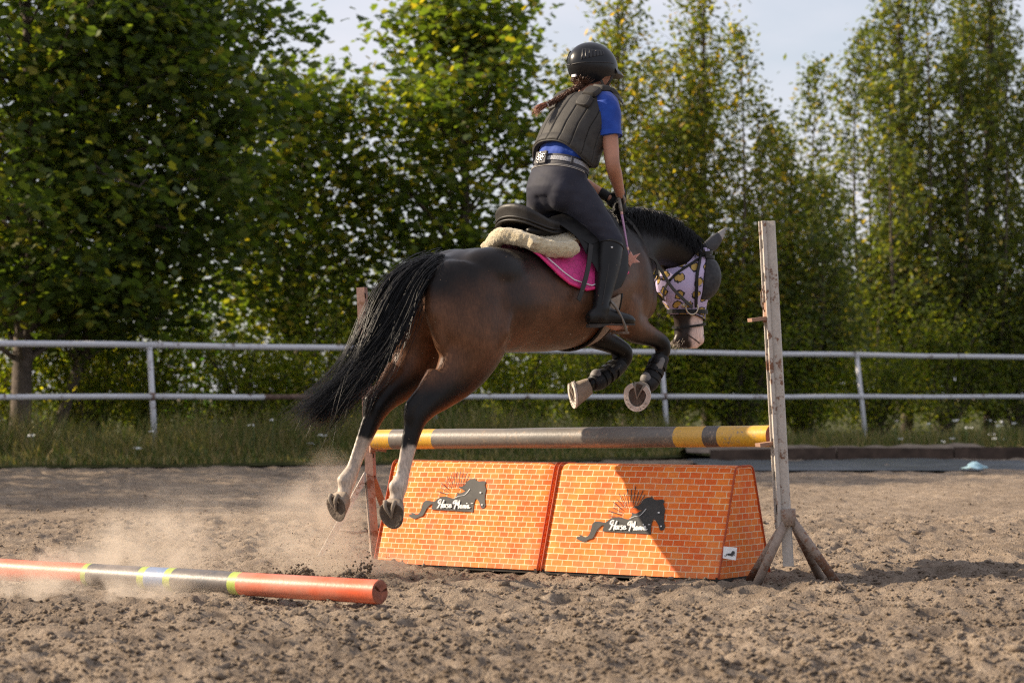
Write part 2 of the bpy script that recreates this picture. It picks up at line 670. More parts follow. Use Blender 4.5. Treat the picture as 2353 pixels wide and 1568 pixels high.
nG = 48000
gx = rng.uniform(-9.5, 11.5, nG)
gd = rng.gamma(1.6, 1.1, nG)
gy = edge_y(gx) + 0.03 + gd
clump = fbm(gx * 0.8, gy * 0.8, 3, 31)
gh = (0.07 + 0.45 * sstep(0, 2.2, gd)) * rng.uniform(0.5, 1.35, nG) * (1 + 0.7 * clump)
gh = gh.clip(0.05, 0.95) * np.where(gx > 2.5, 0.55, 1.0)
V, F = blades(nG, (gx, gy), gh, rng.uniform(0.004, 0.011, nG))
GRASS = leaf_mat('long_grass', [(0.0, (0.045, 0.072, 0.018)), (0.40, (0.085, 0.12, 0.030)), (0.60, (0.16, 0.145, 0.055)), (1.0, (0.32, 0.25, 0.13))], (1.1, 1.2, 0.6), 0.35)
grass = put('long_grass', fast_mesh('long_grass', V, F), GRASS, None, Vector((0, 0, 0)), False)
tag(grass, 'long wild grass on the bank along the arena fence', 'grass', None, 'stuff')

# small white umbels in the grass
nF = 34
fx = np.concatenate([rng.uniform(-6.5, -1, 10), rng.uniform(5.0, 9.0, nF - 10)])
fyy = edge_y(fx) + rng.gamma(2, 0.5, nF) + 0.1
fz = rng.uniform(0.25, 0.75, nF) * np.where(fx > 2, 0.7, 0.8)
mb = MB()
for a, b_, c in zip(fx, fyy, fz):
    mb.tube([(a, b_, 0.03), (a + random.uniform(-.05, .05), b_, c)], 0.004, 3)
    for k in range(random.randint(5, 11)):
        dx, dy = random.gauss(0, 0.028), random.gauss(0, 0.028)
        mb.add([(a + dx - .014, b_ + dy, c + random.uniform(-.01, .02)), (a + dx + .014, b_ + dy - .01, c + random.uniform(-.01, .02)), (a + dx, b_ + dy + .014, c + random.uniform(0, .025))], [(0, 1, 2)], 1)
STEM = pmat('flower_stem', (0.04, 0.08, 0.02), (0.07, 0.11, 0.03), 10, 0.7, 0)
PETAL = pmat('white_petal', (0.70, 0.70, 0.66), (0.8, 0.8, 0.78), 40, 0.7, 0)
fl = mb.build('wild_flowers', [STEM, PETAL])
tag(fl, 'small white wild flowers dotted through the bank grass', 'flowers', None, 'stuff')

# ------------------------------------------------------------------ pipe fence
def mat_white_pipe():
    m, n, b = new_mat('white_painted_pipe')
    t = tex_noise(n, 5.0, 6, 0.65)
    t2 = tex_noise(n, 34.0, 5, 0.7)
    base = ramp(n, t2.outputs['Fac'], [(0.3, (0.50, 0.50, 0.53)), (0.7, (0.68, 0.68, 0.71))])
    mask = ramp(n, mth(n, 'ADD', mth(n, 'MULTIPLY', t.outputs['Fac'], 0.75), mth(n, 'MULTIPLY', t2.outputs['Fac'], 0.25)), [(0.585, (0, 0, 0)), (0.63, (1, 1, 1))])
    rust = ramp(n, t2.outputs['Fac'], [(0.3, (0.055, 0.028, 0.018)), (0.7, (0.15, 0.075, 0.045))])
    L(n, mixc(n, mask.outputs['Color'], base.outputs['Color'], rust.outputs['Color']), b.inputs['Base Color'])
    b.inputs['Roughness'].default_value = 0.55
    bump(n, b, t2.outputs['Fac'], 0.3, 0.004)
    return m

PIPE = mat_white_pipe()
PIPE_RUST = pmat('rusted_pipe', (0.075, 0.040, 0.028), (0.20, 0.13, 0.10), 14, 0.8, 0.3)
FA, FB = Vector((-6.20, 29.0, 0)), Vector((8.77, 41.0, 0))

def fence_q(u):
    k = (u - CU) / FPX
    return (k * FA.y - FA.x) / ((FB.x - FA.x) - k * (FB.y - FA.y))

def fence_at(q, z):
    p = FA.lerp(FB, q)
    p.z = z
    return p

post_u = [(-420, .05), (343, .061), (990, .065), (1518, .083), (1968, .113), (2420, .09), (2800, .08)]
fence = thing('arena_fence', fence_at(0.3, 0), 'white painted pipe fence with two rails in front of the hedge', 'fence')
fence_dir = (FB - FA).normalized()
tops, mids = [], []
for i, (u, lean) in enumerate(post_u):
    q = fence_q(u) if u > -300 else -0.16
    zt = lerp(1.487, 1.512, q)
    top = fence_at(q, zt)
    base = fence_at(q, 0.0) + Vector((lean * zt, 0, -0.12))
    mb = MB()
    mb.tube([base, base.lerp(top, .5), top + Vector((0, 0, -.03))], 0.037, 10)
    post = mb.build('fence_post', PIPE, fence)
    MB().tube([top + Vector((0, 0, -.055)), top + Vector((0, 0, -.03))], 0.042, 10).build('weld_collar', PIPE, post)
    mb = MB()
    mid = base.lerp(top, (0.838 - base.z) / (zt - base.z))
    mb.tube([mid + Vector((0, 0, -.05)), mid + Vector((0, 0, .05))], 0.041, 10)
    mb.build('weld_collar', PIPE_RUST if i % 2 else PIPE, post)
    tops.append(top)
    mids.append(mid)
for i in range(len(tops) - 1):
    for kind, P, rr in (('top', tops, 0.040), ('mid', mids, 0.036)):
        a, b_ = P[i], P[i + 1]
        pts = []
        for k in range(9):
            f_ = k / 8
            pts.append(a.lerp(b_, f_) + Vector((0, 0, 0.003 * math.sin(f_ * 9 + i * 2.1) - 0.006 * math.sin(f_ * math.pi))))
        if kind == 'mid' and i == 1:
            MB().tube(pts[:4], rr, 10).build('rail', PIPE, fence)
            o = MB().tube(pts[3:7], rr * 0.97, 10).build('rail', PIPE_RUST, fence)
            o['label'] = 'rusty brown length of the lower rail'
            MB().tube(pts[6:], rr, 10).build('rail', PIPE, fence)
        else:
            MB().tube(pts, rr, 10).build('rail', PIPE, fence)

# ------------------------------------------------------------------ board edging, ground sheet and scrap beside the fence
WOODB = pmat('weathered_board', (0.030, 0.018, 0.012), (0.085, 0.055, 0.040), 6, 0.85, 0.5, 40)
edging = thing('board_edging', (6.0, 31.9, 0), 'dark wooden boards set on edge between sand and bank', 'edging')
xb = [2.6, 4.3, 5.9, 7.4, 9.0, 10.8]
for i in range(5):
    a, b_ = Vector((xb[i] + .01, 31.5 + 0.25 * i, 0)), Vector((xb[i + 1] - .01, 31.5 + 0.25 * (i + 1), 0))
    d = (b_ - a)
    M = Matrix.Rotation(math.atan2(d.y, d.x), 3, 'Z') @ Matrix.Rotation(random.uniform(-.03, .03), 3, 'Y')
    MB().box((a + b_) / 2 + Vector((0, 0, .05 + .006 * i)), (d.length, .05, .20), M).build('board', WOODB, edging, smooth=False)
MOUND = pmat('dry_earth', (0.13, 0.095, 0.07), (0.24, 0.185, 0.135), 5, 0.95, 0.8, 30, 0.02)
xs = np.linspace(2.3, 11, 120)
V = []
for d, z in ((0.06, .10), (.25, .16), (.6, .20), (1.1, .15), (1.7, .05)):
    V.append(np.stack([xs, 31.5 + (xs - 2.6) * 0.155 + d, z * (0.75 + 0.5 * fbm(xs * 1.8, xs * 0 + d * 3, 3, 71)) + .02], -1))
V = np.array(V)
i = np.arange(V.shape[0] * V.shape[1]).reshape(V.shape[:2])
F = np.stack([i[:-1, :-1], i[:-1, 1:], i[1:, 1:], i[1:, :-1]], -1).reshape(-1, 4)
o = put('earth_mound_ground', fast_mesh('earth_mound_ground', V.reshape(-1, 3), F), MOUND, None, Vector((0, 0, 0)))
tag(o, 'ridge of dry earth heaped behind the boards', None, None, 'structure')

# grey plastic ground sheet, rumpled
xs = np.linspace(2.2, 10.5, 130)
ys = np.linspace(0, 1, 34)
X, T = np.meshgrid(xs, ys)
Yv = lerp(26.9 + 0.35 * fbm(X * 0.6, X * 0, 3, 14), 30.3 + (X - 2.6) * 0.15, T)
Zv = 0.028 + 0.035 * np.abs(fbm(X * 1.3, T * 4, 4, 33)) + 0.012 * np.sin(X * 2.1 + T * 4)
Zv = Zv * (0.25 + 0.75 * sstep(0, .06, T))
V = np.stack([X, Yv, Zv], -1).reshape(-1, 3)
i = np.arange(X.size).reshape(X.shape)
F = np.stack([i[:-1, :-1], i[:-1, 1:], i[1:, 1:], i[1:, :-1]], -1).reshape(-1, 4)
TARP = pmat('grey_plastic_sheet', (0.018, 0.022, 0.030), (0.055, 0.066, 0.085), 1.2, 0.42, 0.4, 5, 0.03)
o = put('ground_sheet', fast_mesh('ground_sheet', V, F), TARP, None, Vector((0, 0, 0)))
tag(o, 'dark blue grey plastic sheet spread rumpled on the ground by the boards', 'plastic sheet')
mb = MB()
c = gnd(2240, 1086)
pts = []
for j in range(7):
    ring = []
    for k in range(16):
        a = 2 * math.pi * k / 16
        r_ = 0.10 * (1 - j / 7.5) * (1 + 0.35 * math.sin(3 * a + j) + random.uniform(-.12, .12))
        ring.append(c + Vector((r_ * 1.25 * math.cos(a), r_ * math.sin(a), .05 + 0.012 * j + random.uniform(-.006, .006))))
    pts.append(ring)
mb.loft(pts)
o = mb.build('plastic_scrap', pmat('pale_blue_film', (0.28, 0.50, 0.60), (0.50, 0.70, 0.78), 20, 0.35, 0.4), origin=c)
tag(o, 'crumpled pale blue scrap of plastic lying on the dark ground sheet', 'plastic scrap')

# ------------------------------------------------------------------ trees and shrubs
BARK = pmat('grey_brown_bark', (0.055, 0.042, 0.035), (0.15, 0.115, 0.095), 9, 0.9, 0.7, 45, 0.02)
MAPLE = np.array([(0, -.52), (.44, -.30), (.30, -.02), (.46, .22), (0, .60), (-.46, .22), (-.30, -.02), (-.44, -.30)])
OVAL = np.array([(0, -.5), (.26, -.05), (0, .55), (-.26, -.05)])

def leaves(C, size, shape, tilt=0.6, droop=0.0):
    n = len(C)
    nrm = np.stack([rng.normal(0, tilt, n), rng.normal(0, tilt, n), np.ones(n)], -1)
    nrm /= np.linalg.norm(nrm, axis=1)[:, None]
    a = rng.normal(0, 1, (n, 3))
    a[:, 2] -= droop
    a -= nrm * (a * nrm).sum(1)[:, None]
    a /= np.linalg.norm(a, axis=1)[:, None]
    b = np.cross(nrm, a)
    s = size * rng.uniform(0.65, 1.3, n)
    k = len(shape)
    V = C[:, None, :] + (b[:, None, :] * shape[None, :, 0, None] + a[:, None, :] * shape[None, :, 1, None]) * s[:, None, None]
    # fold a little along the midrib
    V += nrm[:, None, :] * (np.abs(shape[None, :, 0, None]) * s[:, None, None] * rng.uniform(-.3, .5, (n, 1, 1)))
    F = np.arange(n * k).reshape(n, k)
    return V.reshape(-1, 3), F

def tree(name, label, base, top_z, crown_z0, radius, trunk_r, n_limb, n_leaf, leaf_size, shape, mat, lean=(0, 0), style='round', group=None, sigma=0.33, droop=0.0):
    base = Vector(base)
    t = thing(name, base, label, 'tree', group)
    mb = MB()
    H_ = top_z
    ax = [base + Vector((lean[0] * f * H_ + 0.08 * math.sin(3 * f + base.x), lean[1] * f * H_, -0.15 + f * (H_ * 0.93 + .15))) for f in np.linspace(0, 1, 12)]
    mb.tube(ax, [trunk_r * (1.25 if k == 0 else 1) * (1 - 0.88 * k / 11) + 0.01 for k in range(12)], 9)

    def axis(z):
        f = min(max(z / (H_ * .93), 0), 1) * 11
        k = min(int(f), 10)
        return ax[k].lerp(ax[k + 1], f - k)

    P, Wt = [], []
    if style == 'steep':                                # several feathered leaders rising side by side
        for q in range(9):
            az = q * 2.39996 + base.x
            rr = 0 if q == 0 else radius * random.uniform(.35, .95)
            tz_ = H_ * (1 - 0.42 * (rr / radius) ** 1.5 * random.uniform(.5, 1.3)) * (1 if q == 0 else random.uniform(.88, 1.0))
            p0 = axis(random.uniform(.3, 1.0))
            p2 = Vector((base.x + lean[0] * H_ + math.cos(az) * rr * .9, base.y + math.sin(az) * rr * .9, tz_))
            p1 = p0.lerp(p2, .4) + Vector((math.cos(az) * rr * .55, math.sin(az) * rr * .55, -.2))
            lead = [Vector(c_) for c_ in cat_rom([tuple(p0), tuple(p1), tuple(p2)], 9)]
            mb.tube(lead, [trunk_r * .5 * (1 - .95 * i_ / (len(lead) - 1)) + .004 for i_ in range(len(lead))], 5, caps=False)
            for i_ in range(2, len(lead)):
                g_ = i_ / (len(lead) - 1)
                for tw in range(3):
                    a2 = random.uniform(0, 6.28)
                    ln = radius * .62 * (1 - g_) ** .65 * random.uniform(.5, 1.1) + .10
                    e_ = lead[i_] + Vector((math.cos(a2) * ln, math.sin(a2) * ln, ln * random.uniform(.6, 1.3)))
                    mb.tube([lead[i_], lead[i_].lerp(e_, .5) - Vector((0, 0, .05)), e_], [.010, .007, .002], 3, caps=False)
                    for w_ in (.35, .7, 1.0):
                        P.append(lead[i_].lerp(e_, w_))
                        Wt.append(.6 + ln)
        n_limb = n_limb // 3
    for k in range(n_limb):
        f = (k + random.random()) / n_limb
        z1 = lerp(crown_z0, H_ * 0.985, f)
        g_ = (z1 - crown_z0) / (H_ - crown_z0)
        if style == 'round':
            env = radius * (max(0.0, 1 - (abs(g_ - 0.42) / 0.60) ** 2.2)) ** 0.55
            z0 = max(crown_z0 * 0.75, z1 - random.uniform(0.4, 1.5))
        else:                       # steep, feathered, many leaders
            env = radius * (max(0.0, 1 - g_) ** 0.8)
            z0 = max(crown_z0 * 0.6, z1 - random.uniform(1.2, 2.6))
        az = k * 2.39996 + random.uniform(-.4, .4)
        rr = env * (0.35 + 0.65 * random.random() ** 0.55)
        p0 = axis(z0)
        p2 = axis(z1) + Vector((math.cos(az) * rr, math.sin(az) * rr, 0))
        p2.z = z1
        p1 = p0.lerp(p2, 0.55) + Vector((random.uniform(-.15, .15), random.uniform(-.15, .15), (0.22 if style == 'round' else -0.12) * rr))
        limb = [p0, p0.lerp(p1, .5), p1, p1.lerp(p2, .55), p2]
        lr = trunk_r * 0.30 * (1 - 0.6 * f)
        mb.tube(limb, [lr, lr * .8, lr * .6, lr * .4, lr * .15], 5, caps=False)
        for q in range(7):
            w = 0.30 + 0.70 * q / 6
            a = p0.lerp(p1, min(1, w * 2)) if w < .5 else p1.lerp(p2, w * 2 - 1)
            P.append(a)
            Wt.append(0.5 + w)
            if q in (2, 3, 4, 5) :
                b2 = a + Vector((random.gauss(0, .5), random.gauss(0, .5), random.uniform(-.1, .55) if style == 'round' else random.uniform(.3, 1.0))) * (0.75 if style == 'round' else 0.6)
                mb.tube([a, a.lerp(b2, .5) + Vector((0, 0, .05)), b2], [lr * .3, lr * .2, lr * .08], 3, caps=False)
                P.append(b2)
                Wt.append(1.2)
    mb.build('trunk', BARK, t)
    P = np.array([p[:] for p in P])
    Wt = np.array(Wt)
    idx = rng.choice(len(P), n_leaf, p=Wt / Wt.sum())
    sg = sigma * np.array([1, 1, 0.75 if style == 'round' else 1.25])
    C = P[idx] + rng.normal(0, 1, (n_leaf, 3)).clip(-1.7, 1.7) * sg * rng.uniform(0.4, 1.1, (n_leaf, 1))
    C = C[C[:, 2] > 0.15]
    V, F = leaves(C, leaf_size, shape, 0.62 if style == 'round' else 0.9, droop)
    me = fast_mesh('crown', V - np.array(base[:]), F)
    put('crown', me, mat, t, base, False)
    return t

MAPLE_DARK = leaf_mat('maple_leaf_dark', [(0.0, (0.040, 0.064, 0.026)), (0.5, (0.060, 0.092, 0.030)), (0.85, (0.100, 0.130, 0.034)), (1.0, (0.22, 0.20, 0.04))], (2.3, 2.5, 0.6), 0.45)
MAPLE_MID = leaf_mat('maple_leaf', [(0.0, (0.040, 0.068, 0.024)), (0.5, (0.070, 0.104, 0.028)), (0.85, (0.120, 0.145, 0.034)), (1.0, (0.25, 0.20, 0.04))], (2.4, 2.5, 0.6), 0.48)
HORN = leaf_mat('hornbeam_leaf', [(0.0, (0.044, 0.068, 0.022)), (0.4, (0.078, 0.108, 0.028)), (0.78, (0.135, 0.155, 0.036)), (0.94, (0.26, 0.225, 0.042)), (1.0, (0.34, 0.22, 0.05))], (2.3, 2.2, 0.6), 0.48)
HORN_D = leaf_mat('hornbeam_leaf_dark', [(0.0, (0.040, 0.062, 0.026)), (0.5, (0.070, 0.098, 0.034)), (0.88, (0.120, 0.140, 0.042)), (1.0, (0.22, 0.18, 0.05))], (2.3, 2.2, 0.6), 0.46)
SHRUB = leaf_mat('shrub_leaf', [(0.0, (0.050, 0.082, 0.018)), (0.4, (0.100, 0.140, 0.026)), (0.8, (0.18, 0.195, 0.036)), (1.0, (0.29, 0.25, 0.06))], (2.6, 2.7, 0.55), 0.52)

def zt(v, D):
    return CAM_Z + (HV - v) * D / FPX

def xa(u, D):
    return (u - CU) * D / FPX

# base u, depth; top and crown start given as photo heights
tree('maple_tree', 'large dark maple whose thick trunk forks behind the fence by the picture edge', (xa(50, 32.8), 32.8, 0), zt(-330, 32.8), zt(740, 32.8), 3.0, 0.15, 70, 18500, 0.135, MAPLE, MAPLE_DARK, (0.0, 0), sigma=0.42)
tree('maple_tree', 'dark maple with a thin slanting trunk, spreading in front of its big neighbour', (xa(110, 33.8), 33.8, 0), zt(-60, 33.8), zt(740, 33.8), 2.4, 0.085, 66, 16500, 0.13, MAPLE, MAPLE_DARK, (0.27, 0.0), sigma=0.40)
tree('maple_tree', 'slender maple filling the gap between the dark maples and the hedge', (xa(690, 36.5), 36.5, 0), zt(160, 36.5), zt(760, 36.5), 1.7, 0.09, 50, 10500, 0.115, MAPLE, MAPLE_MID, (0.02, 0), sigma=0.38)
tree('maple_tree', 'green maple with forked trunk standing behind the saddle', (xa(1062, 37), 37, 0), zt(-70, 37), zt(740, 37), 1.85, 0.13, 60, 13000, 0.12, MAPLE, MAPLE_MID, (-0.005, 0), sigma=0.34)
tree('hornbeam_tree', 'yellow green tree of upright shoots directly behind the rider', (xa(1430, 40), 40, 0), zt(-60, 40), zt(880, 40), 1.6, 0.09, 84, 24000, 0.112, OVAL, HORN, (0, 0), 'steep', sigma=0.155, droop=.3)
tree('hornbeam_tree', 'tall yellowing tree with several spires between rider and jump stand', (xa(1630, 41), 41, 0), zt(-60, 41), zt(880, 41), 1.7, 0.09, 90, 27000, 0.112, OVAL, HORN, (-0.012, 0), 'steep', sigma=0.155, droop=.3)
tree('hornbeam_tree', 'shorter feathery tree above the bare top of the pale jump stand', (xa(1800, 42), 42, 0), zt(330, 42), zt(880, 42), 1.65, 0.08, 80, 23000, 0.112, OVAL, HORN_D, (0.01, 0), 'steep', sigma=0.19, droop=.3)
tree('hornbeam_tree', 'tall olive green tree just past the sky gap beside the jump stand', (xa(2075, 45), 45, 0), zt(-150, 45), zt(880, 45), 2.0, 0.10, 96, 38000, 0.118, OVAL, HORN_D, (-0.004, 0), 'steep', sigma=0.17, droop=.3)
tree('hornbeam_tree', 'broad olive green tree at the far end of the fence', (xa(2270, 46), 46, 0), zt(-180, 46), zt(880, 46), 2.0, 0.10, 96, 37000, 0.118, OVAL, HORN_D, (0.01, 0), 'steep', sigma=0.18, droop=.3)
# the row of maples goes on past the frame and shades the far side of the arena
for k_, (x_, y_, h_) in enumerate([(-9.9, 29.8, 9.4), (-12.9, 27.0, 9.8), (-15.9, 24.4, 9.4), (-18.9, 21.8, 10.0), (-22.4, 19.6, 9.8)]):
    tree('maple_tree', ['first', 'second', 'third', 'fourth', 'fifth'][k_] + ' maple of the row beyond the edge of the picture, shading the sand', (x_, y_, 0), h_, 1.9, 2.6, 0.14, 44, 7500, 0.20, OVAL, MAPLE_DARK, sigma=0.5, group='maples beyond the picture edge')

def shrub(label, u, D, h, r, n, mat=SHRUB, size=0.075, group='shrubs behind the fence'):
    base = Vector((xa(u, D), D, 0.03))
    t = thing('shrub', base, label, 'shrub', group)
    mb = MB()
    P = []
    for k in range(26):
        az = k * 2.39996
        rr = r * (0.25 + 0.75 * random.random() ** .5)
        z1 = h * random.uniform(0.25, 1.0) * (1 - 0.28 * (rr / r) ** 2)
        p0 = base + Vector((random.uniform(-.1, .1), random.uniform(-.1, .1), 0))
        p2 = base + Vector((math.cos(az) * rr, math.sin(az) * rr, z1))
        p1 = p0.lerp(p2, .5) + Vector((0, 0, .15 * h))
        mb.tube([p0, p1, p2], [.022, .014, .005], 4, caps=False)
        for q in (0.25, .45, .65, .8, .9, 1):
            P.append((p0.lerp(p1, q * 2) if q < .5 else p1.lerp(p2, q * 2 - 1))[:])
    mb.build('trunk', BARK, t)
    P = np.array(P)
    C = P[rng.integers(0, len(P), n)] + rng.normal(0, 1, (n, 3)) * np.array([.22, .22, .20])
    C = C[C[:, 2] > 0.1]
    V, F = leaves(C, size, OVAL, 0.8, .3)
    put('crown', fast_mesh('crown', V - np.array(base[:]), F), mat, t, base, False)

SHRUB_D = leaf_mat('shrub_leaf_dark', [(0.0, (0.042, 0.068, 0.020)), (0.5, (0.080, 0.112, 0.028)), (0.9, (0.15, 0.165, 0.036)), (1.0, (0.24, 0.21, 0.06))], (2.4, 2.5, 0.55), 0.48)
for lab, u, D, h, r, n, mt in (
    ('leafy shrub between the thick trunk and the picture edge', -30, 34.2, 2.6, 1.15, 8500, SHRUB),
    ('sunlit yellow green shrub beside the thin slanting trunk', 205, 34.6, 2.7, 1.1, 9000, SHRUB),
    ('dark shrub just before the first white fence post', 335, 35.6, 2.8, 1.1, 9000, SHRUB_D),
    ('bright shrub past the tall maize leaves', 570, 35.0, 2.2, 1.15, 8000, SHRUB),
    ('bright shrub behind the hanging tail tip', 730, 35.5, 2.4, 1.15, 8500, SHRUB),
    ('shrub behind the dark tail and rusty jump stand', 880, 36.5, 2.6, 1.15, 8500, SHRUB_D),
    ('shrub seen between the hind legs of the horse', 1030, 37.2, 2.3, 1.1, 7500, SHRUB),
    ('shrub under the belly of the horse', 1190, 38.0, 2.5, 1.2, 8500, SHRUB),
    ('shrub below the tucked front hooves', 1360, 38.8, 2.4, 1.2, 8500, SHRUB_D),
    ('tall shrub directly behind the spotted fly mask', 1520, 39.5, 2.7, 1.2, 8500, SHRUB),
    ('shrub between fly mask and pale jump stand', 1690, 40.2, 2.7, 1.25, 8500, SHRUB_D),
    ('brownish shrub just past the pale jump stand', 1850, 41.5, 2.3, 1.2, 7500, SHRUB),
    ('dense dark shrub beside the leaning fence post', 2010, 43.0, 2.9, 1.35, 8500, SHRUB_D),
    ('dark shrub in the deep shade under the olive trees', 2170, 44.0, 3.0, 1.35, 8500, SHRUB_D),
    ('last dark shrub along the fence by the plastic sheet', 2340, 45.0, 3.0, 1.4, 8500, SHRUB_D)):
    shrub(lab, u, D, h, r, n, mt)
# a wall of maize and scrub closes the view behind the hedge
nT = 17000
tx = rng.uniform(-12, 14.5, nT)
ty = 46.5 + tx * 0.42 + rng.uniform(-1.2, 1.8, nT)
tz = rng.uniform(0.05, 1, nT) ** .8 * (3.3 + .5 * fbm(tx * .5, tx * 0, 3, 77))
V, F = leaves(np.stack([tx, ty, tz], -1), 0.20, OVAL, 1.2, .4)
o = put('far_scrub', fast_mesh('far_scrub', V, F), SHRUB_D, None, Vector((0, 0, 0)), False)
tag(o, 'dim mass of scrub and maize behind the hedge', 'scrub', None, 'stuff')

# maize-like plants showing bright between the shrubs
MAIZE = leaf_mat('maize_leaf', [(0.0, (0.05, 0.12, 0.02)), (0.6, (0.085, 0.18, 0.03)), (1.0, (0.16, 0.22, 0.06))], (1.4, 1.8, 0.5), 0.45)
def maize(label, u, D, h):
    base = Vector((xa(u, D), D, 0.03))
    t = thing('maize_plant', base, label, 'maize', 'maize plants behind the fence')
    MB().tube([base, base + Vector((.03, 0, h * .5)), base + Vector((.05, 0, h))], [.018, .014, .006], 6).build('stem', STEM, t)
    for k in range(11):
        z = h * (0.15 + 0.8 * k / 11)
        az = k * 2.6 + random.uniform(-.5, .5)
        ln = random.uniform(0.55, 0.9)
        d = Vector((math.cos(az), math.sin(az), 0))
        pts = [base + Vector((0, 0, z)) + d * (ln * f_ * .8) + Vector((0, 0, ln * (0.75 * f_ - 0.85 * f_ * f_))) for f_ in np.linspace(0, 1, 7)]
        side = d.cross(UP)
        ws = [.012, .03, .038, .036, .03, .018, .003]
        mb = MB()
        mb.loft([[p - side * w, p + Vector((0, 0, -.01)), p + side * w] for p, w in zip(pts, ws)], caps=False, closed=False)
        mb.build('leaf', MAIZE, t)
for k, (u, D, h) in enumerate([(400, 36.2, 2.0), (425, 36.6, 2.2), (452, 36.0, 1.8), (475, 36.8, 2.1), (500, 36.3, 1.75)]):
    maize(['maize plant beside the first fence post', 'tallest maize plant past the first fence post', 'short maize plant in the middle of the row', 'maize plant leaning beside the bright shrub', 'last low maize plant against the bright shrub'][k], u, D, h)

# ------------------------------------------------------------------ the jump: foam blocks, stands, poles
JU = Vector((-0.825, 0.565, 0)).normalized()            # along the fence, from the near end to the far end
JN = Vector((-JU.y * -1, JU.x * -1, 0))                  # away from the camera
JN = Vector((0.565, 0.825, 0)).normalized()
JR = Vector((0.95, 11.0, 0.0))

def mat_brick(name, bw, rh, off):
    m, n, b = new_mat(name)
    uv = n.nodes.new('ShaderNodeUVMap')
    uv.uv_map = 'UVMap'
    wob = tex_noise(n, 14, 2, 0.5, vec=uv.outputs['UV'])
    add = n.nodes.new('ShaderNodeVectorMath')
    add.operation = 'MULTIPLY_ADD'
    L(n, wob.outputs['Color'], add.inputs[0])
    add.inputs[1].default_value = (0.006, 0.004, 0)
    L(n, uv.outputs['UV'], add.inputs[2])
    br = n.nodes.new('ShaderNodeTexBrick')
    br.inputs['Scale'].default_value = 1.0
    br.inputs['Brick Width'].default_value = bw
    br.inputs['Row Height'].default_value = rh
    br.inputs['Mortar Size'].default_value = 0.0020
    br.inputs['Mortar Smooth'].default_value = 0.25
    br.inputs['Bias'].default_value = -0.1
    br.inputs['Color1'].default_value = (0.88, 0.225, 0.034, 1)
    br.inputs['Color2'].default_value = (0.76, 0.125, 0.022, 1)
    br.inputs['Mortar'].default_value = (0.80, 0.58, 0.37, 1)
    br.offset = 0.5
    L(n, add.outputs['Vector'], br.inputs['Vector'])
    # cloudy tint over the printed bricks
    t1 = tex_noise(n, 9, 4, 0.6, vec=uv.outputs['UV'])
    t2 = tex_noise(n, 60, 4, 0.65, vec=uv.outputs['UV'])
    r1 = ramp(n, t1.outputs['Fac'], [(0.32, (0.96, 0.80, 0.75)), (0.5, (1, 1, 1)), (0.70, (1.04, 1.18, 1.12))])
    r2 = ramp(n, t2.outputs['Fac'], [(0.30, (0.86, 0.80, 0.78)), (0.55, (1, 1, 1)), (0.76, (1.05, 1.20, 1.3))])
    x = mixc(n, 0.9, br.outputs['Color'], r1.outputs['Color'], 'MULTIPLY')
    x = mixc(n, 0.8, x, r2.outputs['Color'], 'MULTIPLY')
    # dusty towards splashes
    t3 = tex_noise(n, 3.5, 5, 0.6, vec=uv.outputs['UV'])
    sx = n.nodes.new('ShaderNodeSeparateXYZ')
    L(n, uv.outputs['UV'], sx.inputs['Vector'])
    low = mth(n, 'MULTIPLY', mth(n, 'SUBTRACT', 0.22, sx.outputs['Y'], True), 1.1)     # sand splashed on the lower courses
    d = ramp(n, mth(n, 'ADD', t3.outputs['Fac'], low), [(0.55, (0, 0, 0)), (0.9, (0.35, 0.35, 0.35))])
    x = mixc(n, d.outputs['Color'], x, (0.45, 0.33, 0.22))
    L(n, x, b.inputs['Base Color'])
    b.inputs['Roughness'].default_value = 0.72
    b.inputs['Specular IOR Level'].default_value = 0.25
    t4 = tex_noise(n, 5, 3, 0.5, vec=uv.outputs['UV'])
    t5 = tex_noise(n, 400, 2, 0.5, vec=uv.outputs['UV'])
    bump(n, b, mth(n, 'ADD', mth(n, 'MULTIPLY', t4.outputs['Fac'], 9.0), mth(n, 'MULTIPLY', t5.outputs['Fac'], .25)), 0.35, 0.006)
    return m

BRK_A = mat_brick('printed_brick_cover', 0.060, 0.0300, 0)
BRK_B = mat_brick('printed_brick_cover_fine', 0.0485, 0.0268, 0)
PRINT = pmat('dark_print', (0.030, 0.029, 0.029), (0.050, 0.047, 0.044), 30, 0.7, 0.1)
WHITEP = pmat('white_print', (0.74, 0.73, 0.71), (0.80, 0.80, 0.79), 60, 0.7, 0)
SEAM = pmat('dark_red_binding', (0.36, 0.06, 0.022), (0.48, 0.10, 0.035), 40, 0.75, 0.2)
UNDER = pmat('black_base_cloth', (0.02, 0.017, 0.015), (0.05, 0.04, 0.032), 20, 0.9, 0.3)
FH, INS, DEP = 0.515, 0.165, 0.50
SLANT = math.hypot(FH, INS)
FUP = (Vector((0, 0, FH)) + JN * INS).normalized()      # up the front face
FNRM = JU.cross(FUP).normalized()
if FNRM.y > 0:
    FNRM = -FNRM

def face_pt(P0, a, e, off=0.0):
    """P0 = near bottom corner of the face; a metres along JU; e metres up the slant."""
    return P0 + JU * a + FUP * e + FNRM * off

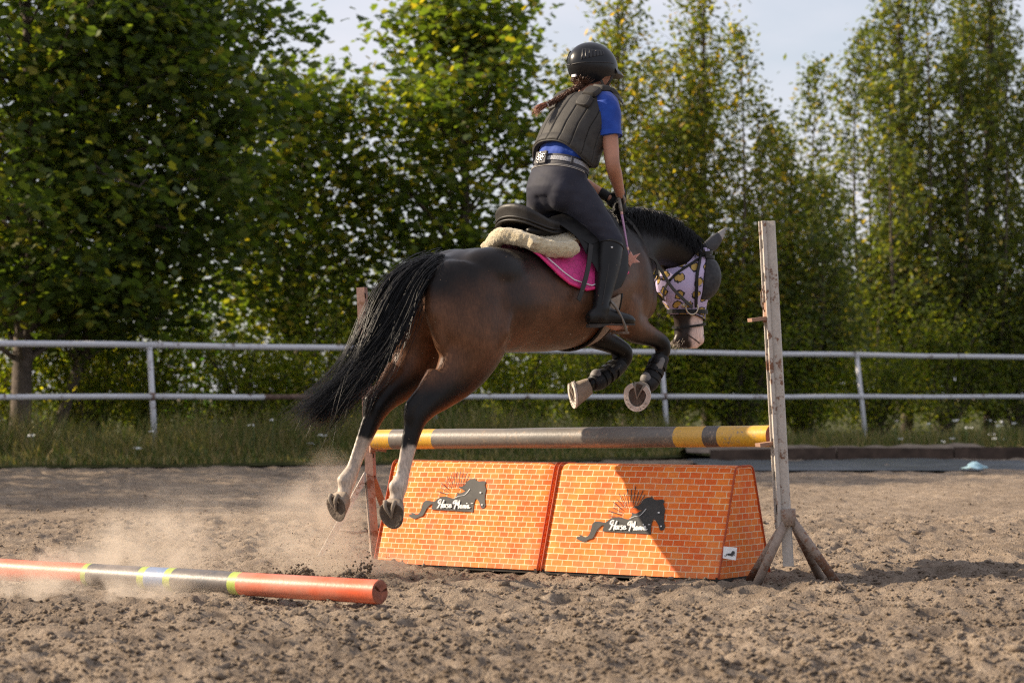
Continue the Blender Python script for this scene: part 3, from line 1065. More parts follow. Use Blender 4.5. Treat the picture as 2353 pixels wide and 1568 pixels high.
def foam_block(P0, ln, mat, label, yaw):
    t = thing('foam_jump_block', P0 + JU * (ln / 2) + JN * (DEP / 2), label, 'jump filler', 'foam fillers under the jump')
    # profile across the block with rounded edges (n, z) and cumulative length for the print
    prof = []
    corners = [(0, 0.0), (INS, FH), (DEP - INS - 0.005, FH), (DEP, 0.0)]
    rc = 0.022
    for i, c in enumerate(corners):
        c = Vector((c[0], c[1]))
        if i in (0, 3):
            prof.append(c)
            continue
        p, q = Vector(corners[i - 1]), Vector(corners[i + 1])
        a, b_ = c + (p - c).normalized() * rc * 1.6, c + (q - c).normalized() * rc * 1.6
        for k in range(6):
            f_ = k / 5
            prof.append((a.lerp(c, f_)).lerp(c.lerp(b_, f_), f_))
    cols = 26
    V, UVv = [], []
    cum = [0]
    for i in range(1, len(prof)):
        cum.append(cum[-1] + (prof[i] - prof[i - 1]).length)
    # subdivide the two long slants
    pr, cu = [], []
    for i in range(len(prof)):
        pr.append(prof[i])
        cu.append(cum[i])
        if i + 1 < len(prof) and (prof[i + 1] - prof[i]).length > .2:
            for k in range(1, 14):
                pr.append(prof[i].lerp(prof[i + 1], k / 14))
                cu.append(lerp(cum[i], cum[i + 1], k / 14))
    for j in range(cols + 1):
        a = j / cols * ln
        e = min(a, ln - a)
        rnd = 0.012 * max(0, 1 - e / 0.03) ** 2
        for p, c in zip(pr, cu):
            nn, zz = p
            zf = zz / FH
            bul = 0.010 * math.sin(math.pi * min(1, e / ln * 2)) * math.sin(math.pi * min(1, max(0, zf)))
            wob = 0.0015 * noise.noise(Vector((a * 5, zz * 5, P0.x * 3)))
            sgn = -1 if nn < DEP / 2 else 1
            V.append(P0 + JU * a + JN * (nn + sgn * (bul + wob) - sgn * rnd) + UP * (zz - rnd * (zf > .95)))
            UVv.append((ln - a, c))
    m_ = len(pr)
    me = bpy.data.meshes.new('cover')
    F, UVf = [], []
    for j in range(cols):
        for i in range(m_ - 1):
            F.append((j * m_ + i, j * m_ + i + 1, (j + 1) * m_ + i + 1, (j + 1) * m_ + i))
            UVf += [UVv[k] for k in F[-1]]
    off = OFF[t.name]
    me.from_pydata([tuple(v - off) for v in V], [], F)
    uvl = me.uv_layers.new(name='UVMap')
    uvl.data.foreach_set('uv', np.array(UVf, dtype=np.float32).ravel())
    put('cover', me, mat, t, off)
    # end faces
    for end, a in ((0, 0.004), (1, ln - 0.004)):
        ring = [P0 + JU * a + JN * p[0] + UP * p[1] for p in pr]
        c = P0 + JU * (a - 0.006 if end == 0 else a + .006) + JN * DEP / 2 + UP * FH * .45
        vs = [v - off for v in ring] + [c - off]
        fs = [(i, i + 1, len(ring)) for i in range(len(ring) - 1)] + [(len(ring) - 1, 0, len(ring))]
        if end == 1:
            fs = [f[::-1] for f in fs]
        me = bpy.data.meshes.new('end_cover')
        me.from_pydata([tuple(v) for v in vs], [], fs)
        uvl = me.uv_layers.new(name='UVMap')
        uvs = [(p[0] + .013, p[1] + .004) for p in pr] + [(DEP / 2 + .013, FH * .45 + .004)]
        uvl.data.foreach_set('uv', np.array([uvs[k] for f in fs for k in f], dtype=np.float32).ravel())
        put('end_cover', me, mat, t, off)
        mb = MB()
        mb.tube([r_ + JU * (-.001 if end == 0 else .001) for r_ in ring], 0.0042, 6)
        mb.build('piping', SEAM, t)
    mb = MB()
    M = Matrix((JU, JN, UP)).transposed()
    mb.box(P0 + JU * ln / 2 + JN * DEP / 2 + UP * -.004, (ln - .01, DEP - .012, .022), M)
    mb.build('base_cloth', UNDER, t, smooth=False)
    return t

P0A = JR.copy()
blockA = foam_block(P0A, 0.985, BRK_A, 'nearer foam filler printed as orange brick wall, beside the pale stand', 0)
P0B = JR + JU * 1.012 + JN * 0.012
blockB = foam_block(P0B, 1.0, BRK_B, 'farther foam filler printed as orange brick wall, behind the hind hooves', 0)

# printed emblem, taken as flat shapes on the sloping face
def face_unproject(u, v):
    d = Vector(((u - CU) / FPX, 1.0, (HV - v) / FPX))
    o = Vector((0, 0, CAM_Z))
    k = (P0A - o).dot(FNRM) / d.dot(FNRM)
    p = o + d * k - P0A
    return p.dot(JU), p.dot(FUP)

def zpix(x, y):                                        # sketch coordinates of the emblem -> face metres
    return face_unproject((1400 + x / 9.05) / 1.0671, (1180 + y / 9.05) / 1.0671)

BODY = [(135, 1262), (175, 1225), (225, 1222), (190, 1190), (260, 1195), (300, 1225), (345, 1240), (395, 1222), (430, 1180), (455, 1120),
        (478, 1040), (498, 960), (525, 920), (570, 895), (640, 893), (720, 908), (790, 920), (825, 890), (870, 850), (930, 815), (1000, 795), (1080, 792),
        (1150, 805), (1215, 828), (1265, 838), (1305, 835), (1330, 800), (1350, 760), (1365, 735), (1350, 690), (1390, 700), (1440, 705), (1490, 690), (1530, 665), (1590, 632), (1520, 640), (1470, 600),
        (1410, 570), (1345, 610), (1370, 575), (1400, 560), (1410, 545), (1480, 540), (1530, 510), (1555, 480), (1580, 440), (1605, 410), (1650, 375), (1720, 352), (1790, 352), (1805, 305), (1818, 360), (1850, 400),
        (1920, 415), (2000, 408), (2060, 410), (2095, 430), (2085, 470), (2068, 500), (2085, 550), (2110, 640), (2100, 690), (2088, 760), (2085, 850), (2095, 950), (2112, 1010), (2090, 1060), (2050, 1090), (1990, 1085), (1978, 1040), (1965, 990),
        (1930, 920), (1890, 865), (1855, 838), (1830, 870), (1810, 930), (1795, 1000), (1790, 1080), (1788, 1180), (1700, 1170), (1400, 1150), (1000, 1130), (720, 1112), (728, 1070), (745, 1010), (755, 970),
        (700, 990), (640, 1040), (600, 1090), (570, 1150), (540, 1210), (505, 1265), (470, 1280), (420, 1290), (370, 1320), (320, 1340), (270, 1335), (220, 1315), (170, 1290)]
RAYS = [((868, 770), (1010, 775)), ((862, 662), (1150, 745)), ((955, 585), (1150, 695)), ((955, 455), (1165, 645)), ((1040, 395), (1185, 590)), ((1090, 275), (1232, 585)),
        ((1190, 255), (1268, 560)), ((1265, 175), (1300, 525)), ((1355, 180), (1340, 545)), ((1448, 105), (1382, 540)), ((1512, 230), (1425, 540)), ((1612, 190), (1470, 530)), ((1655, 290), (1510, 525))]
GL = [  # lettering strokes
    [(985, 868), (955, 872), (920, 900), (905, 940), (915, 965), (940, 955), (968, 915), (985, 868), (962, 935), (928, 1015), (898, 1068), (870, 1082)],
    [(1050, 880), (1018, 955), (990, 1030), (975, 1088)], [(925, 1000), (980, 988), (1030, 962)],
    [(1062, 990), (1035, 998), (1018, 1035), (1022, 1068), (1042, 1068), (1060, 1035), (1062, 990), (1085, 1005)],
    [(1095, 985), (1088, 1030), (1078, 1075)], [(1088, 1030), (1105, 995), (1125, 988)],
    [(1175, 985), (1148, 990), (1138, 1010), (1158, 1035), (1155, 1062), (1128, 1076), (1108, 1066)],
    [(1185, 1040), (1218, 1025), (1228, 998), (1205, 990), (1185, 1025), (1188, 1062), (1212, 1070), (1250, 1040)],
    [(1345, 885), (1310, 905), (1285, 945), (1290, 972), (1318, 965), (1350, 915), (1372, 885), (1352, 960), (1328, 1040), (1305, 1105)],
    [(1372, 885), (1375, 960), (1388, 1020), (1408, 960), (1440, 890), (1428, 980), (1415, 1075), (1428, 1085)],
    [(1500, 1000), (1470, 1008), (1452, 1045), (1458, 1075), (1478, 1070), (1500, 1000), (1492, 1060), (1500, 1080)],
    [(1535, 1005), (1522, 1082)], [(1527, 1045), (1550, 1010), (1568, 1012), (1560, 1055), (1562, 1082)],
    [(1605, 1005), (1592, 1060), (1600, 1085)], [(1630, 950), (1622, 975)],
    [(1680, 1000), (1650, 1008), (1632, 1045), (1638, 1078), (1658, 1072), (1680, 1000), (1672, 1060), (1682, 1085), (1722, 1062)],
    [(1732, 955), (1752, 955)], [(1742, 955), (1742, 975)], [(1760, 975), (1760, 955), (1768, 968), (1778, 955), (1778, 975)]]

def emblem(block, P0, da, de, sc=1.0):
    ca, ce = zpix(1100, 800)
    def fp(x, y, off):
        a, e = zpix(x, y)
        a, e = ca + da + (a - ca) * sc, ce + de + (e - ce) * sc
        ed_ = min(a, 0.99 - a) / 0.99
        swell = 0.0098 * math.sin(math.pi * min(1, max(0, ed_ * 2))) * math.sin(math.pi * min(1, max(0, e / SLANT)))
        return face_pt(P0, a, e, swell + off)
    mb = MB()
    mb.add([fp(x, y, 0.0042) for x, y in BODY], [tuple(range(len(BODY)))])
    for a, b_ in RAYS:
        a, b_ = Vector(a), Vector(b_)
        d = (b_ - a).normalized()
        w = Vector((-d.y, d.x)) * 9
        mb.add([fp(*(a - w), 0.006), fp(*(a + w), 0.006), fp(*(b_ + w * .7), 0.006), fp(*(b_ - w * .7), 0.006)], [(0, 1, 2, 3)])
    em = mb.build('emblem', PRINT, block, smooth=False)
    bm = bmesh.new()
    bm.from_mesh(em.data)
    bmesh.ops.triangulate(bm, faces=[f for f in bm.faces if len(f.verts) > 4], ngon_method='EAR_CLIP')
    bm.to_mesh(em.data)
    bm.free()
    mb = MB()
    def stroke(pts, w0):
        pts = [Vector(p) for p in cat_rom(pts, 4)] if len(pts) > 2 else [Vector(p) for p in pts]
        Lf, Rt = [], []
        for i, p in enumerate(pts):
            d = (pts[min(i + 1, len(pts) - 1)] - pts[max(i - 1, 0)])
            d = d.normalized() if d.length else Vector((1, 0))
            w = w0 * (0.55 + 0.75 * abs(d.y))
            nn = Vector((-d.y, d.x)) * w
            Lf.append(fp(*(p - nn), 0.0092))
            Rt.append(fp(*(p + nn), 0.0092))
        k = len(pts)
        mb.add(Lf + Rt, [(i, i + 1, k + i + 1, k + i) for i in range(k - 1)])
    for s_ in GL[:-3]:
        stroke(s_, 11.5)
    for s_ in GL[-3:]:
        stroke(s_, 3.5)
    for c, rx, ry in (((1978, 703), 26, 17), ((2032, 1006), 18, 18)):
        pts = [fp(c[0] + rx * math.cos(k * .785), c[1] + ry * math.sin(k * .785), 0.0092) for k in range(8)]
        mb.add(pts, [tuple(range(8))])
    stroke([(1320, 828), (1420, 782), (1540, 762), (1610, 705), (1690, 610)], 5)
    mb.build('lettering', WHITEP, em, smooth=False)['kind'] = 'stuff'

emblem(blockA, P0A, 0.0, 0.0)
aB = zpix(1100, 800)
emblem(blockB, P0B, 0.03, 0.075, 0.95)

# little sewn-in white tag with the same running horse
mb = MB()
q0 = px(1662, 1254, 11.035); q1 = px(1693, 1257, 11.02); q2 = px(1690, 1286, 11.0); q3 = px(1660, 1281, 11.015)
mb.add([q0, q1, q2, q3, q0 + Vector((.001, .003, 0)), q1 + Vector((.001, .003, 0)), q2 + Vector((.001, .003, 0)), q3 + Vector((.001, .003, 0))], [(0, 3, 2, 1), (4, 5, 6, 7), (0, 1, 5, 4), (1, 2, 6, 5), (2, 3, 7, 6), (3, 0, 4, 7)])
tg = mb.build('care_tag', WHITEP, blockA, smooth=False)
mb = MB()
hx = [(x, y) for x, y in BODY]
pts = []
for x, y in hx:
    f_, g_ = 0.12 + 0.76 * (x - 135) / 1977, 0.25 + 0.55 * (y - 305) / 1035
    p = q0.lerp(q1, f_).lerp(q3.lerp(q2, f_), g_)
    pts.append(p + Vector((-.0012, -.0032, 0)))
mb.add(pts, [tuple(range(len(pts)))])
ob = mb.build('tag_print', PRINT, tg, smooth=False)
bm = bmesh.new()
bm.from_mesh(ob.data)
bmesh.ops.triangulate(bm, faces=list(bm.faces), ngon_method='EAR_CLIP')
bm.to_mesh(ob.data)
bm.free()

# ---- stands
def mat_rusty(name, paint1, paint2, th=0.56):
    m, n, b = new_mat(name)
    t = tex_noise(n, 6.0, 7, 0.7)
    t2 = tex_noise(n, 45.0, 5, 0.7)
    base = ramp(n, t2.outputs['Fac'], [(0.3, paint1), (0.7, paint2)])
    mask = ramp(n, mth(n, 'ADD', mth(n, 'MULTIPLY', t.outputs['Fac'], 0.6), mth(n, 'MULTIPLY', t2.outputs['Fac'], 0.4)), [(th, (0, 0, 0)), (th + .05, (1, 1, 1))])
    rust = ramp(n, t2.outputs['Fac'], [(0.3, (0.07, 0.030, 0.016)), (0.7, (0.21, 0.10, 0.055))])
    L(n, mixc(n, mask.outputs['Color'], base.outputs['Color'], rust.outputs['Color']), b.inputs['Base Color'])
    b.inputs['Roughness'].default_value = 0.7
    bump(n, b, t2.outputs['Fac'], 0.5, 0.003)
    return m

ST_W = mat_rusty('chipped_pale_paint', (0.38, 0.345, 0.31), (0.54, 0.50, 0.45), 0.535)
ST_D = mat_rusty('worn_leg_paint', (0.20, 0.15, 0.12), (0.36, 0.29, 0.24), 0.50)
ST_R = mat_rusty('rust_brown_paint', (0.20, 0.11, 0.085), (0.33, 0.21, 0.17), 0.54)
SLOT = pmat('dark_slot', (0.012, 0.008, 0.006), (0.02, 0.014, 0.01), 20, 0.9, 0)
WOODC = pmat('raw_wood_cup', (0.22, 0.12, 0.08), (0.36, 0.22, 0.15), 12, 0.8, 0.4, 60)

def prism(mb, p0, p1, w, d, ang, mi=0):
    """Square post from p0 to p1, turned by ang about its own axis."""
    ax = (p1 - p0).normalized()
    a = Vector((math.cos(ang), math.sin(ang), 0))
    a = (a - ax * a.dot(ax)).normalized()
    b_ = ax.cross(a)
    r_ = [[p + a * (x * w / 2) + b_ * (y * d / 2) for x, y in ((1, 1), (-1, 1), (-1, -1), (1, -1))] for p in (p0, p1)]
    mb.loft(r_)

SB, STP = px(1811, 1299, 10.9), px(1768, 508, 10.9)
stand = thing('jump_stand', gnd(1815, 1332), 'tall pale painted jump stand with rust, beside the brick filler', 'jump stand', 'jump stands')
sang = math.atan2(JU.y, JU.x)
mb = MB()
prism(mb, SB, STP, .044, .044, sang + .35)
post = mb.build('post', ST_W, stand, smooth=False)
ax = (STP - SB).normalized()
sd = Vector((-.86, -.25, 0)).normalized()
nr = Vector((-.25, .86, 0)).normalized()
mb = MB()                                               # slotted rail fixed to the side, facing the jump
a0, a1 = SB + ax * .17 + sd * .033, STP + sd * .033
prism(mb, a0, a1, .010, .042, math.atan2(sd.y, sd.x))
rail = mb.build('slot_rail', ST_W, stand, smooth=False)
mb = MB()
prism(mb, a0 + sd * .006 + nr * -.020, a1 + sd * .006 + nr * -.020, .016, .006, math.atan2(sd.y, sd.x))
prism(mb, a0 + sd * .006 + nr * .020, a1 + sd * .006 + nr * .020, .016, .006, math.atan2(sd.y, sd.x))
mb.build('rail_lip', ST_W, rail, smooth=False)
for k in range(9):
    p = a0.lerp(a1, (k + .6) / 9.3) + sd * .0075
    mb = MB()
    prism(mb, p - ax * .02, p + ax * .02, .004, .014, math.atan2(sd.y, sd.x))
    mb.build('slot', SLOT, rail, smooth=False)
for (u, v, dy) in ((1737, 1336, 0), (1722, 1326, .05), (1924, 1334, 0), (1884, 1319, .25)):
    top = px(1812, 1186, 10.9) + Vector((0.006 if u > 1811 else -.006, -.022 if dy < .1 else .02, random.uniform(-.015, .01)))
    ft = gnd(u, v)
    ft = Vector((ft.x, ft.y, -0.015))
    mb = MB()
    mb.tube([ft, ft.lerp(top, .5), top], [.021, .0215, .021], 9)
    mb.build('leg', ST_D, stand)
mb = MB()
mb.tube([px(1811, 1206, 10.88), px(1809, 1168, 10.88)], .036, 10)
mb.build('collar', ST_D, stand)
def cup(p, d, ln, w, par):
    mb = MB()
    M = Matrix((d, UP.cross(d), UP)).transposed()
    mb.box(p + d * ln / 2, (ln, w, .016), M @ Matrix.Rotation(.12, 3, 'Y'))
    mb.box(p + d * .006 + UP * .03, (.012, w * .8, .09), M)
    return mb.build('jump_cup', WOODC, par, smooth=False)
cup(px(1762, 733, 10.9), sd, .085, .055, stand)
cup(px(1780, 1019, 10.92), sd, .085, .060, stand)
# a thin wire pin hanging from the stand
MB().tube([px(1755, 655, 10.86), px(1748, 672, 10.86), px(1749, 700, 10.86), px(1757, 716, 10.86)], .003, 5).build('pin_wire', ST_D, stand)

FB_, FT_ = px(852, 1092, 12.4), px(831, 660, 12.4)
stand2 = thing('jump_stand', Vector((FB_.x, 12.4, 0)), 'rusty brown slotted jump stand half hidden behind the tail', 'jump stand', 'jump stands')
mb = MB()
prism(mb, FB_, FT_, .045, .040, sang + .25)
mb.build('post', ST_R, stand2, smooth=False)
ax2 = (FT_ - FB_).normalized()
for k in range(12):
    p = FT_ - ax2 * (.045 + .075 * k) + Vector((.62, -.78, 0)) * .0235
    mb = MB()
    prism(mb, p - ax2 * .012, p + ax2 * .012, .004, .013, sang + .25 + math.pi / 2)
    mb.ball(p + ax2 * .012, .010, .003, .010, Matrix.Rotation(sang + .25 + math.pi / 2, 3, 'Z'), 8, 5)
    mb.build('slot', SLOT, stand2, smooth=False)
for (u0, v0, u1, v1, Y1, w, mt) in ((842, 1088, 742, 1268, 12.15, .030, ST_W), (848, 1090, 862, 1290, 12.2, .042, ST_D), (856, 1096, 905, 1225, 12.9, .036, ST_R)):
    a = px(u0, v0, 12.4)
    b_ = px(u1, v1, Y1)
    f_ = (a.z + .012) / max(a.z - b_.z, .01)
    b_ = a.lerp(b_, f_)
    mb = MB()
    prism(mb, b_, a, w, w * .8, .4)
    mb.build('leg', mt, stand2, smooth=False)
mb = MB()
mb.tube([px(778, 1216, 12.3), px(820, 1222, 12.3), px(872, 1215, 12.3)], .008, 6)
mb.build('brace', ST_D, stand2)
cup(px(848, 1032, 12.38), (-sd), .085, .06, stand2)

# ---- poles
def mat_pole(name, segs, wear=0.60, dusty=0.25):
    """Painted bands: attribute colour per vertex, chipped to bare wood."""
    m, n, b = new_mat(name)
    a = n.nodes.new('ShaderNodeAttribute')
    a.attribute_name = 'col'
    t = tex_noise(n, 7.0, 7, 0.72)
    t2 = tex_noise(n, 55.0, 5, 0.7)
    mask = ramp(n, mth(n, 'ADD', mth(n, 'MULTIPLY', t.outputs['Fac'], 0.55), mth(n, 'MULTIPLY', t2.outputs['Fac'], 0.45)), [(wear, (0, 0, 0)), (wear + .05, (1, 1, 1))])
    v = ramp(n, t2.outputs['Fac'], [(0.3, (0.82, 0.82, 0.82)), (0.7, (1.12, 1.12, 1.12))])
    col = mixc(n, 1.0, a.outputs['Color'], v.outputs['Color'], 'MULTIPLY')
    wood = ramp(n, t2.outputs['Fac'], [(0.3, (0.10, 0.07, 0.05)), (0.7, (0.26, 0.20, 0.15))])
    t3 = tex_noise(n, 2.2, 6, 0.65)
    df = ramp(n, t3.outputs['Fac'], [(0.40, (0, 0, 0)), (0.70, (dusty,) * 3)])
    x = mixc(n, mask.outputs['Color'], col, wood.outputs['Color'])
    L(n, mixc(n, df.outputs['Color'], x, (0.40, 0.32, 0.25)), b.inputs['Base Color'])
    b.inputs['Roughness'].default_value = 0.42
    b.inputs['Coat Weight'].default_value = 0.15
    bump(n, b, t2.outputs['Fac'], 0.35, 0.003)
    return m

END_WOOD = pmat('cracked_end_grain', (0.16, 0.055, 0.035), (0.40, 0.14, 0.085), 18, 0.85, 0.7, 60, 0.01)

def pole(name, label, A, B, r, bands, mat, endmat, origin, crack=False):
    """bands: list of (fraction from A, colour) in order; each band starts at its fraction."""
    t = thing(name, origin, label, 'pole')
    ax = (B - A)
    ln = ax.length
    d = ax.normalized()
    a = UP - d * d.z
    a.normalize()
    b_ = d.cross(a)
    fr = [f for f, c in bands] + [1.0]
    st = []
    for i in range(len(bands)):
        k = max(2, int((fr[i + 1] - fr[i]) * ln / 0.06))
        for j in range(k + 1):
            f_ = lerp(fr[i], fr[i + 1], j / k)
            st.append((min(f_ + (1e-4 if j == 0 and i else 0), 1), bands[i][1]))
    n = 28
    V, Cc, F = [], [], []
    for f_, c in st:
        p = A + ax * f_
        rr = r * (1 + 0.02 * math.sin(f_ * 13) + 0.012 * math.sin(f_ * 31))
        for k in range(n):
            th = 2 * math.pi * k / n
            w = 1 + 0.015 * math.sin(3 * th + f_ * 4)
            V.append(p + a * (rr * w * math.cos(th)) + b_ * (rr * w * math.sin(th)))
            Cc.append(c)
    for i in range(len(st) - 1):
        for k in range(n):
            F.append((i * n + k, i * n + (k + 1) % n, (i + 1) * n + (k + 1) % n, (i + 1) * n + k))
    off = OFF[t.name]
    me = bpy.data.meshes.new('shaft')
    me.from_pydata([tuple(v - off) for v in V], [], F)
    set_colors(me, Cc)
    put('shaft', me, mat, t, off)
    for P, s_ in ((A, -1), (B, 1)):
        mb = MB()
        rings = []
        for j, (q, dz) in enumerate(((1.0, 0.0), (.93, .006), (.6, .009), (.25, .007), (.02, .008))):
            ring = []
            for k in range(n):
                th = 2 * math.pi * k / n
                dep = dz
                if crack:
                    dd = abs((th - 4.9 + math.pi) % (2 * math.pi) - math.pi)
                    d2 = abs((th - 1.2 + math.pi) % (2 * math.pi) - math.pi)
                    if dd < .16 and j > 0:
                        dep -= .05
                    if d2 < .12 and j > 1:
                        dep -= .025
                ring.append(P + a * (r * 1.003 * q * math.cos(th)) + b_ * (r * 1.003 * q * math.sin(th)) + d * (s_ * dep))
            rings.append(ring)
        mb.loft(rings, caps=False)
        mb.build('end_grain', endmat, t, smooth=False)
    return t

YEL, GRY, BLK = (0.66, 0.36, 0.012), (0.13, 0.12, 0.11), (0.030, 0.030, 0.034)
PA, PB = px(862, 1009, 12.36), px(1771, 1001, 11.0)
def pf(u, A, B):
    k = (u - CU) / FPX
    return (k * A.y - A.x) / ((B.x - A.x) - k * (B.y - A.y))
pole('jump_pole', 'yellow and weathered black jump pole resting in the cups of both stands', PA, PB, 0.050,
     [(0, YEL), (pf(905, PA, PB), GRY), (pf(945, PA, PB), YEL), (pf(1003, PA, PB), GRY), (pf(1385, PA, PB), (0.10, 0.093, 0.088)), (pf(1557, PA, PB), YEL), (pf(1624, PA, PB), BLK), (pf(1657, PA, PB), YEL)],  # darker second part of the long grey band is shadow painted into the colour
     mat_pole('pole_paint_worn', None, 0.555), END_WOOD, (PA + PB) / 2 - Vector((0, 0, .05)))
ORA, LIM, NAV, BLU = (0.72, 0.115, 0.040), (0.36, 0.48, 0.025), (0.030, 0.036, 0.050), (0.10, 0.22, 0.44)
GB = px(872, 1363, 9.66)
GB.z = 0.052
GA0 = px(0, 1309, 10.9)
GA0.z = 0.052
gdv = (GA0 - GB)
GA = GB + gdv * 1.35
pole('ground_pole', 'orange ground pole with black, lime and blue bands lying on the sand', GA, GB, 0.050,
     [(0, ORA), (pf(202, GA, GB), LIM), (pf(213, GA, GB), NAV), (pf(331, GA, GB), LIM), (pf(346, GA, GB), BLU), (pf(391, GA, GB), LIM), (pf(407, GA, GB), NAV), (pf(538, GA, GB), LIM), (pf(557, GA, GB), ORA)],
     mat_pole('pole_paint_bright', None, 0.60, .55), END_WOOD, Vector((GB.x, GB.y, 0)), True)

# ------------------------------------------------------------------ the horse
# stations along the barrel: t, back height, belly height, half width
TORSO = [(.40, 1.44, 1.24, .10), (.46, 1.50, 1.16, .175), (.56, 1.545, 1.09, .225), (.70, 1.58, 1.05, .262), (.86, 1.592, 1.055, .272), (1.02, 1.595, 1.065, .262),
         (1.18, 1.612, 1.068, .272), (1.34, 1.650, 1.078, .285), (1.48, 1.705, 1.105, .283), (1.60, 1.755, 1.145, .262), (1.72, 1.790, 1.175, .228), (1.84, 1.770, 1.215, .195), (1.94, 1.68, 1.27, .150), (2.00, 1.56, 1.34, .09)]
TS = np.array(cat_rom(TORSO, 6))

def torso_at(t):
    return [np.interp(t, TS[:, 0], TS[:, i]) for i in (1, 2, 3)]

def torso_pt(t, th, off=0.0):
    zt_, zb, hw = torso_at(t)
    zc = zb + 0.46 * (zt_ - zb)
    sn, cs = math.sin(th), math.cos(th)
    hz = (zt_ - zc) if sn > 0 else (zc - zb)
    w = hw * (1 - 0.10 * max(0, sn) - 0.03 * max(0, -sn))
    s = w * math.copysign(abs(cs) ** 0.92, cs)
    z = zc + hz * math.copysign(abs(sn) ** 0.95, sn)
    n = Vector((0, cs / max(w, .05), sn / max(hz, .05))).normalized()
    return W(t, s + n.y * off, z + n.z * off)

def limb_rings(st, n=20):
    """st rows: t, s, z, a (in the fore-aft plane), b (sideways). Rings stand square to the path."""
    P = np.array(cat_rom(st, 5))
    rings = []
    for i in range(len(P)):
        d = P[min(i + 1, len(P) - 1)][:3] - P[max(i - 1, 0)][:3]
        d /= np.linalg.norm(d)
        lat = np.array([0, 1.0, 0])
        lat = lat - d * lat.dot(d)
        lat /= np.linalg.norm(lat)
        fa = np.cross(lat, d)
        a, b = P[i][3], P[i][4]
        rings.append([W(*(P[i][:3] + fa * (a * math.cos(2 * math.pi * k / n)) + lat * (b * math.sin(2 * math.pi * k / n)))) for k in range(n)])
    return rings

horse_root = W(.9, 0, 0)
horse = thing('horse', horse_root, 'dark bay horse with white hind socks leaping over the yellow pole', 'horse')

hb = MB()
hb.loft([[torso_pt(r[0], 2 * math.pi * k / 36) for k in range(36)] for r in TS])
# croup muscles either side of the spine
for s_ in (-1, 1):
    hb.ball(W(.76, s_ * .120, 1.452), .22, .130, .130, Matrix.Rotation(HA, 3, 'Z'), 20, 12)
    hb.ball(W(.50, s_ * .095, 1.36), .13, .095, .15, Matrix.Rotation(HA, 3, 'Z'), 16, 10)
    hb.ball(W(1.76, s_ * .135, 1.42), .17, .085, .24, Matrix.Rotation(HA, 3, 'Z'), 16, 10)      # shoulder
    hb.ball(W(1.69, s_ * .175, 1.305), .12, .055, .10, Matrix.Rotation(HA, 3, 'Z'), 14, 9)       # triceps
    hb.ball(W(.665, s_ * .195, 1.045), .062, .052, .062, Matrix.Rotation(HA, 3, 'Z'), 12, 8)      # stifle
    hb.tube([W(.40, s_ * .085, 1.40), W(.385, s_ * .105, 1.25), W(.425, s_ * .13, 1.10), W(.455, s_ * .14, .99)], [.045, .058, .052, .030], 12)   # hamstring
    hb.tube([W(.78, s_ * .225, 1.30), W(.70, s_ * .245, 1.16), W(.62, s_ * .225, 1.03)], [.03, .045, .03], 10)   # thigh
    hb.ball(W(1.92, s_ * .075, 1.36), .10, .075, .12, Matrix.Rotation(HA, 3, 'Z'), 14, 9)       # breast
# dock
hb.tube([W(.52, 0, 1.50), W(.44, 0, 1.50), W(.36, 0, 1.475), W(.30, 0, 1.43)], [.05, .042, .032, .022], 12)
# hind legs (t, s, z, a, b)
HIND_R = [(.70, -.12, 1.40, .22, .12), (.62, -.135, 1.26, .235, .135), (.585, -.15, 1.12, .215, .130), (.545, -.15, 1.02, .165, .110), (.475, -.145, .93, .122, .085), (.385, -.14, .855, .088, .064), (.305, -.135, .80, .068, .052), (.245, -.13, .745, .060, .045),
          (.215, -.13, .675, .046, .036), (.186, -.13, .57, .031, .029), (.156, -.13, .48, .030, .029), (.122, -.13, .412, .046, .038), (.108, -.13, .362, .036, .034), (.098, -.13, .325, .037, .036)]
HIND_L = [(.68, .12, 1.40, .21, .12), (.58, .135, 1.26, .225, .135), (.54, .15, 1.12, .205, .130), (.495, .15, 1.02, .158, .110), (.43, .145, .945, .116, .085), (.345, .14, .88, .086, .064), (.275, .135, .83, .068, .052), (.215, .13, .775, .060, .045),
          (.175, .13, .705, .046, .036), (.121, .13, .60, .031, .029), (.071, .13, .51, .030, .029), (.022, .13, .438, .046, .038), (.004, .13, .388, .036, .034), (-.008, .13, .352, .037, .036)]
for st, s_, dt, dz in ((HIND_R, -.13, 0, 0), (HIND_L, .13, -.032, .03)):
    hb.loft(limb_rings(st))
    hb.tube([W(.36 + dt, s_, .95 + dz), W(.27 + dt, s_, .865 + dz), W(.192 + dt, s_, .79 + dz), W(.185 + dt, s_, .745 + dz), W(.18 + dt, s_, .67 + dz)], [.045, .028, .030, .028, .018], 12)   # hamstring to point of hock
    f_ = st[11]
    a_, b_ = st[8], st[10]
    hb.tube([W(a_[0] - .040, s_, a_[2] + .02), W(lerp(a_[0], b_[0], .5) - .040, s_, lerp(a_[2], b_[2], .5)), W(b_[0] - .036, s_, b_[2] - .02)], [.018, .0145, .017], 10)   # tendons
    hb.ball(W(f_[0] - .030, s_, f_[2] - .004), .030, .030, .032, None, 12, 8)                       # ergot side of the fetlock
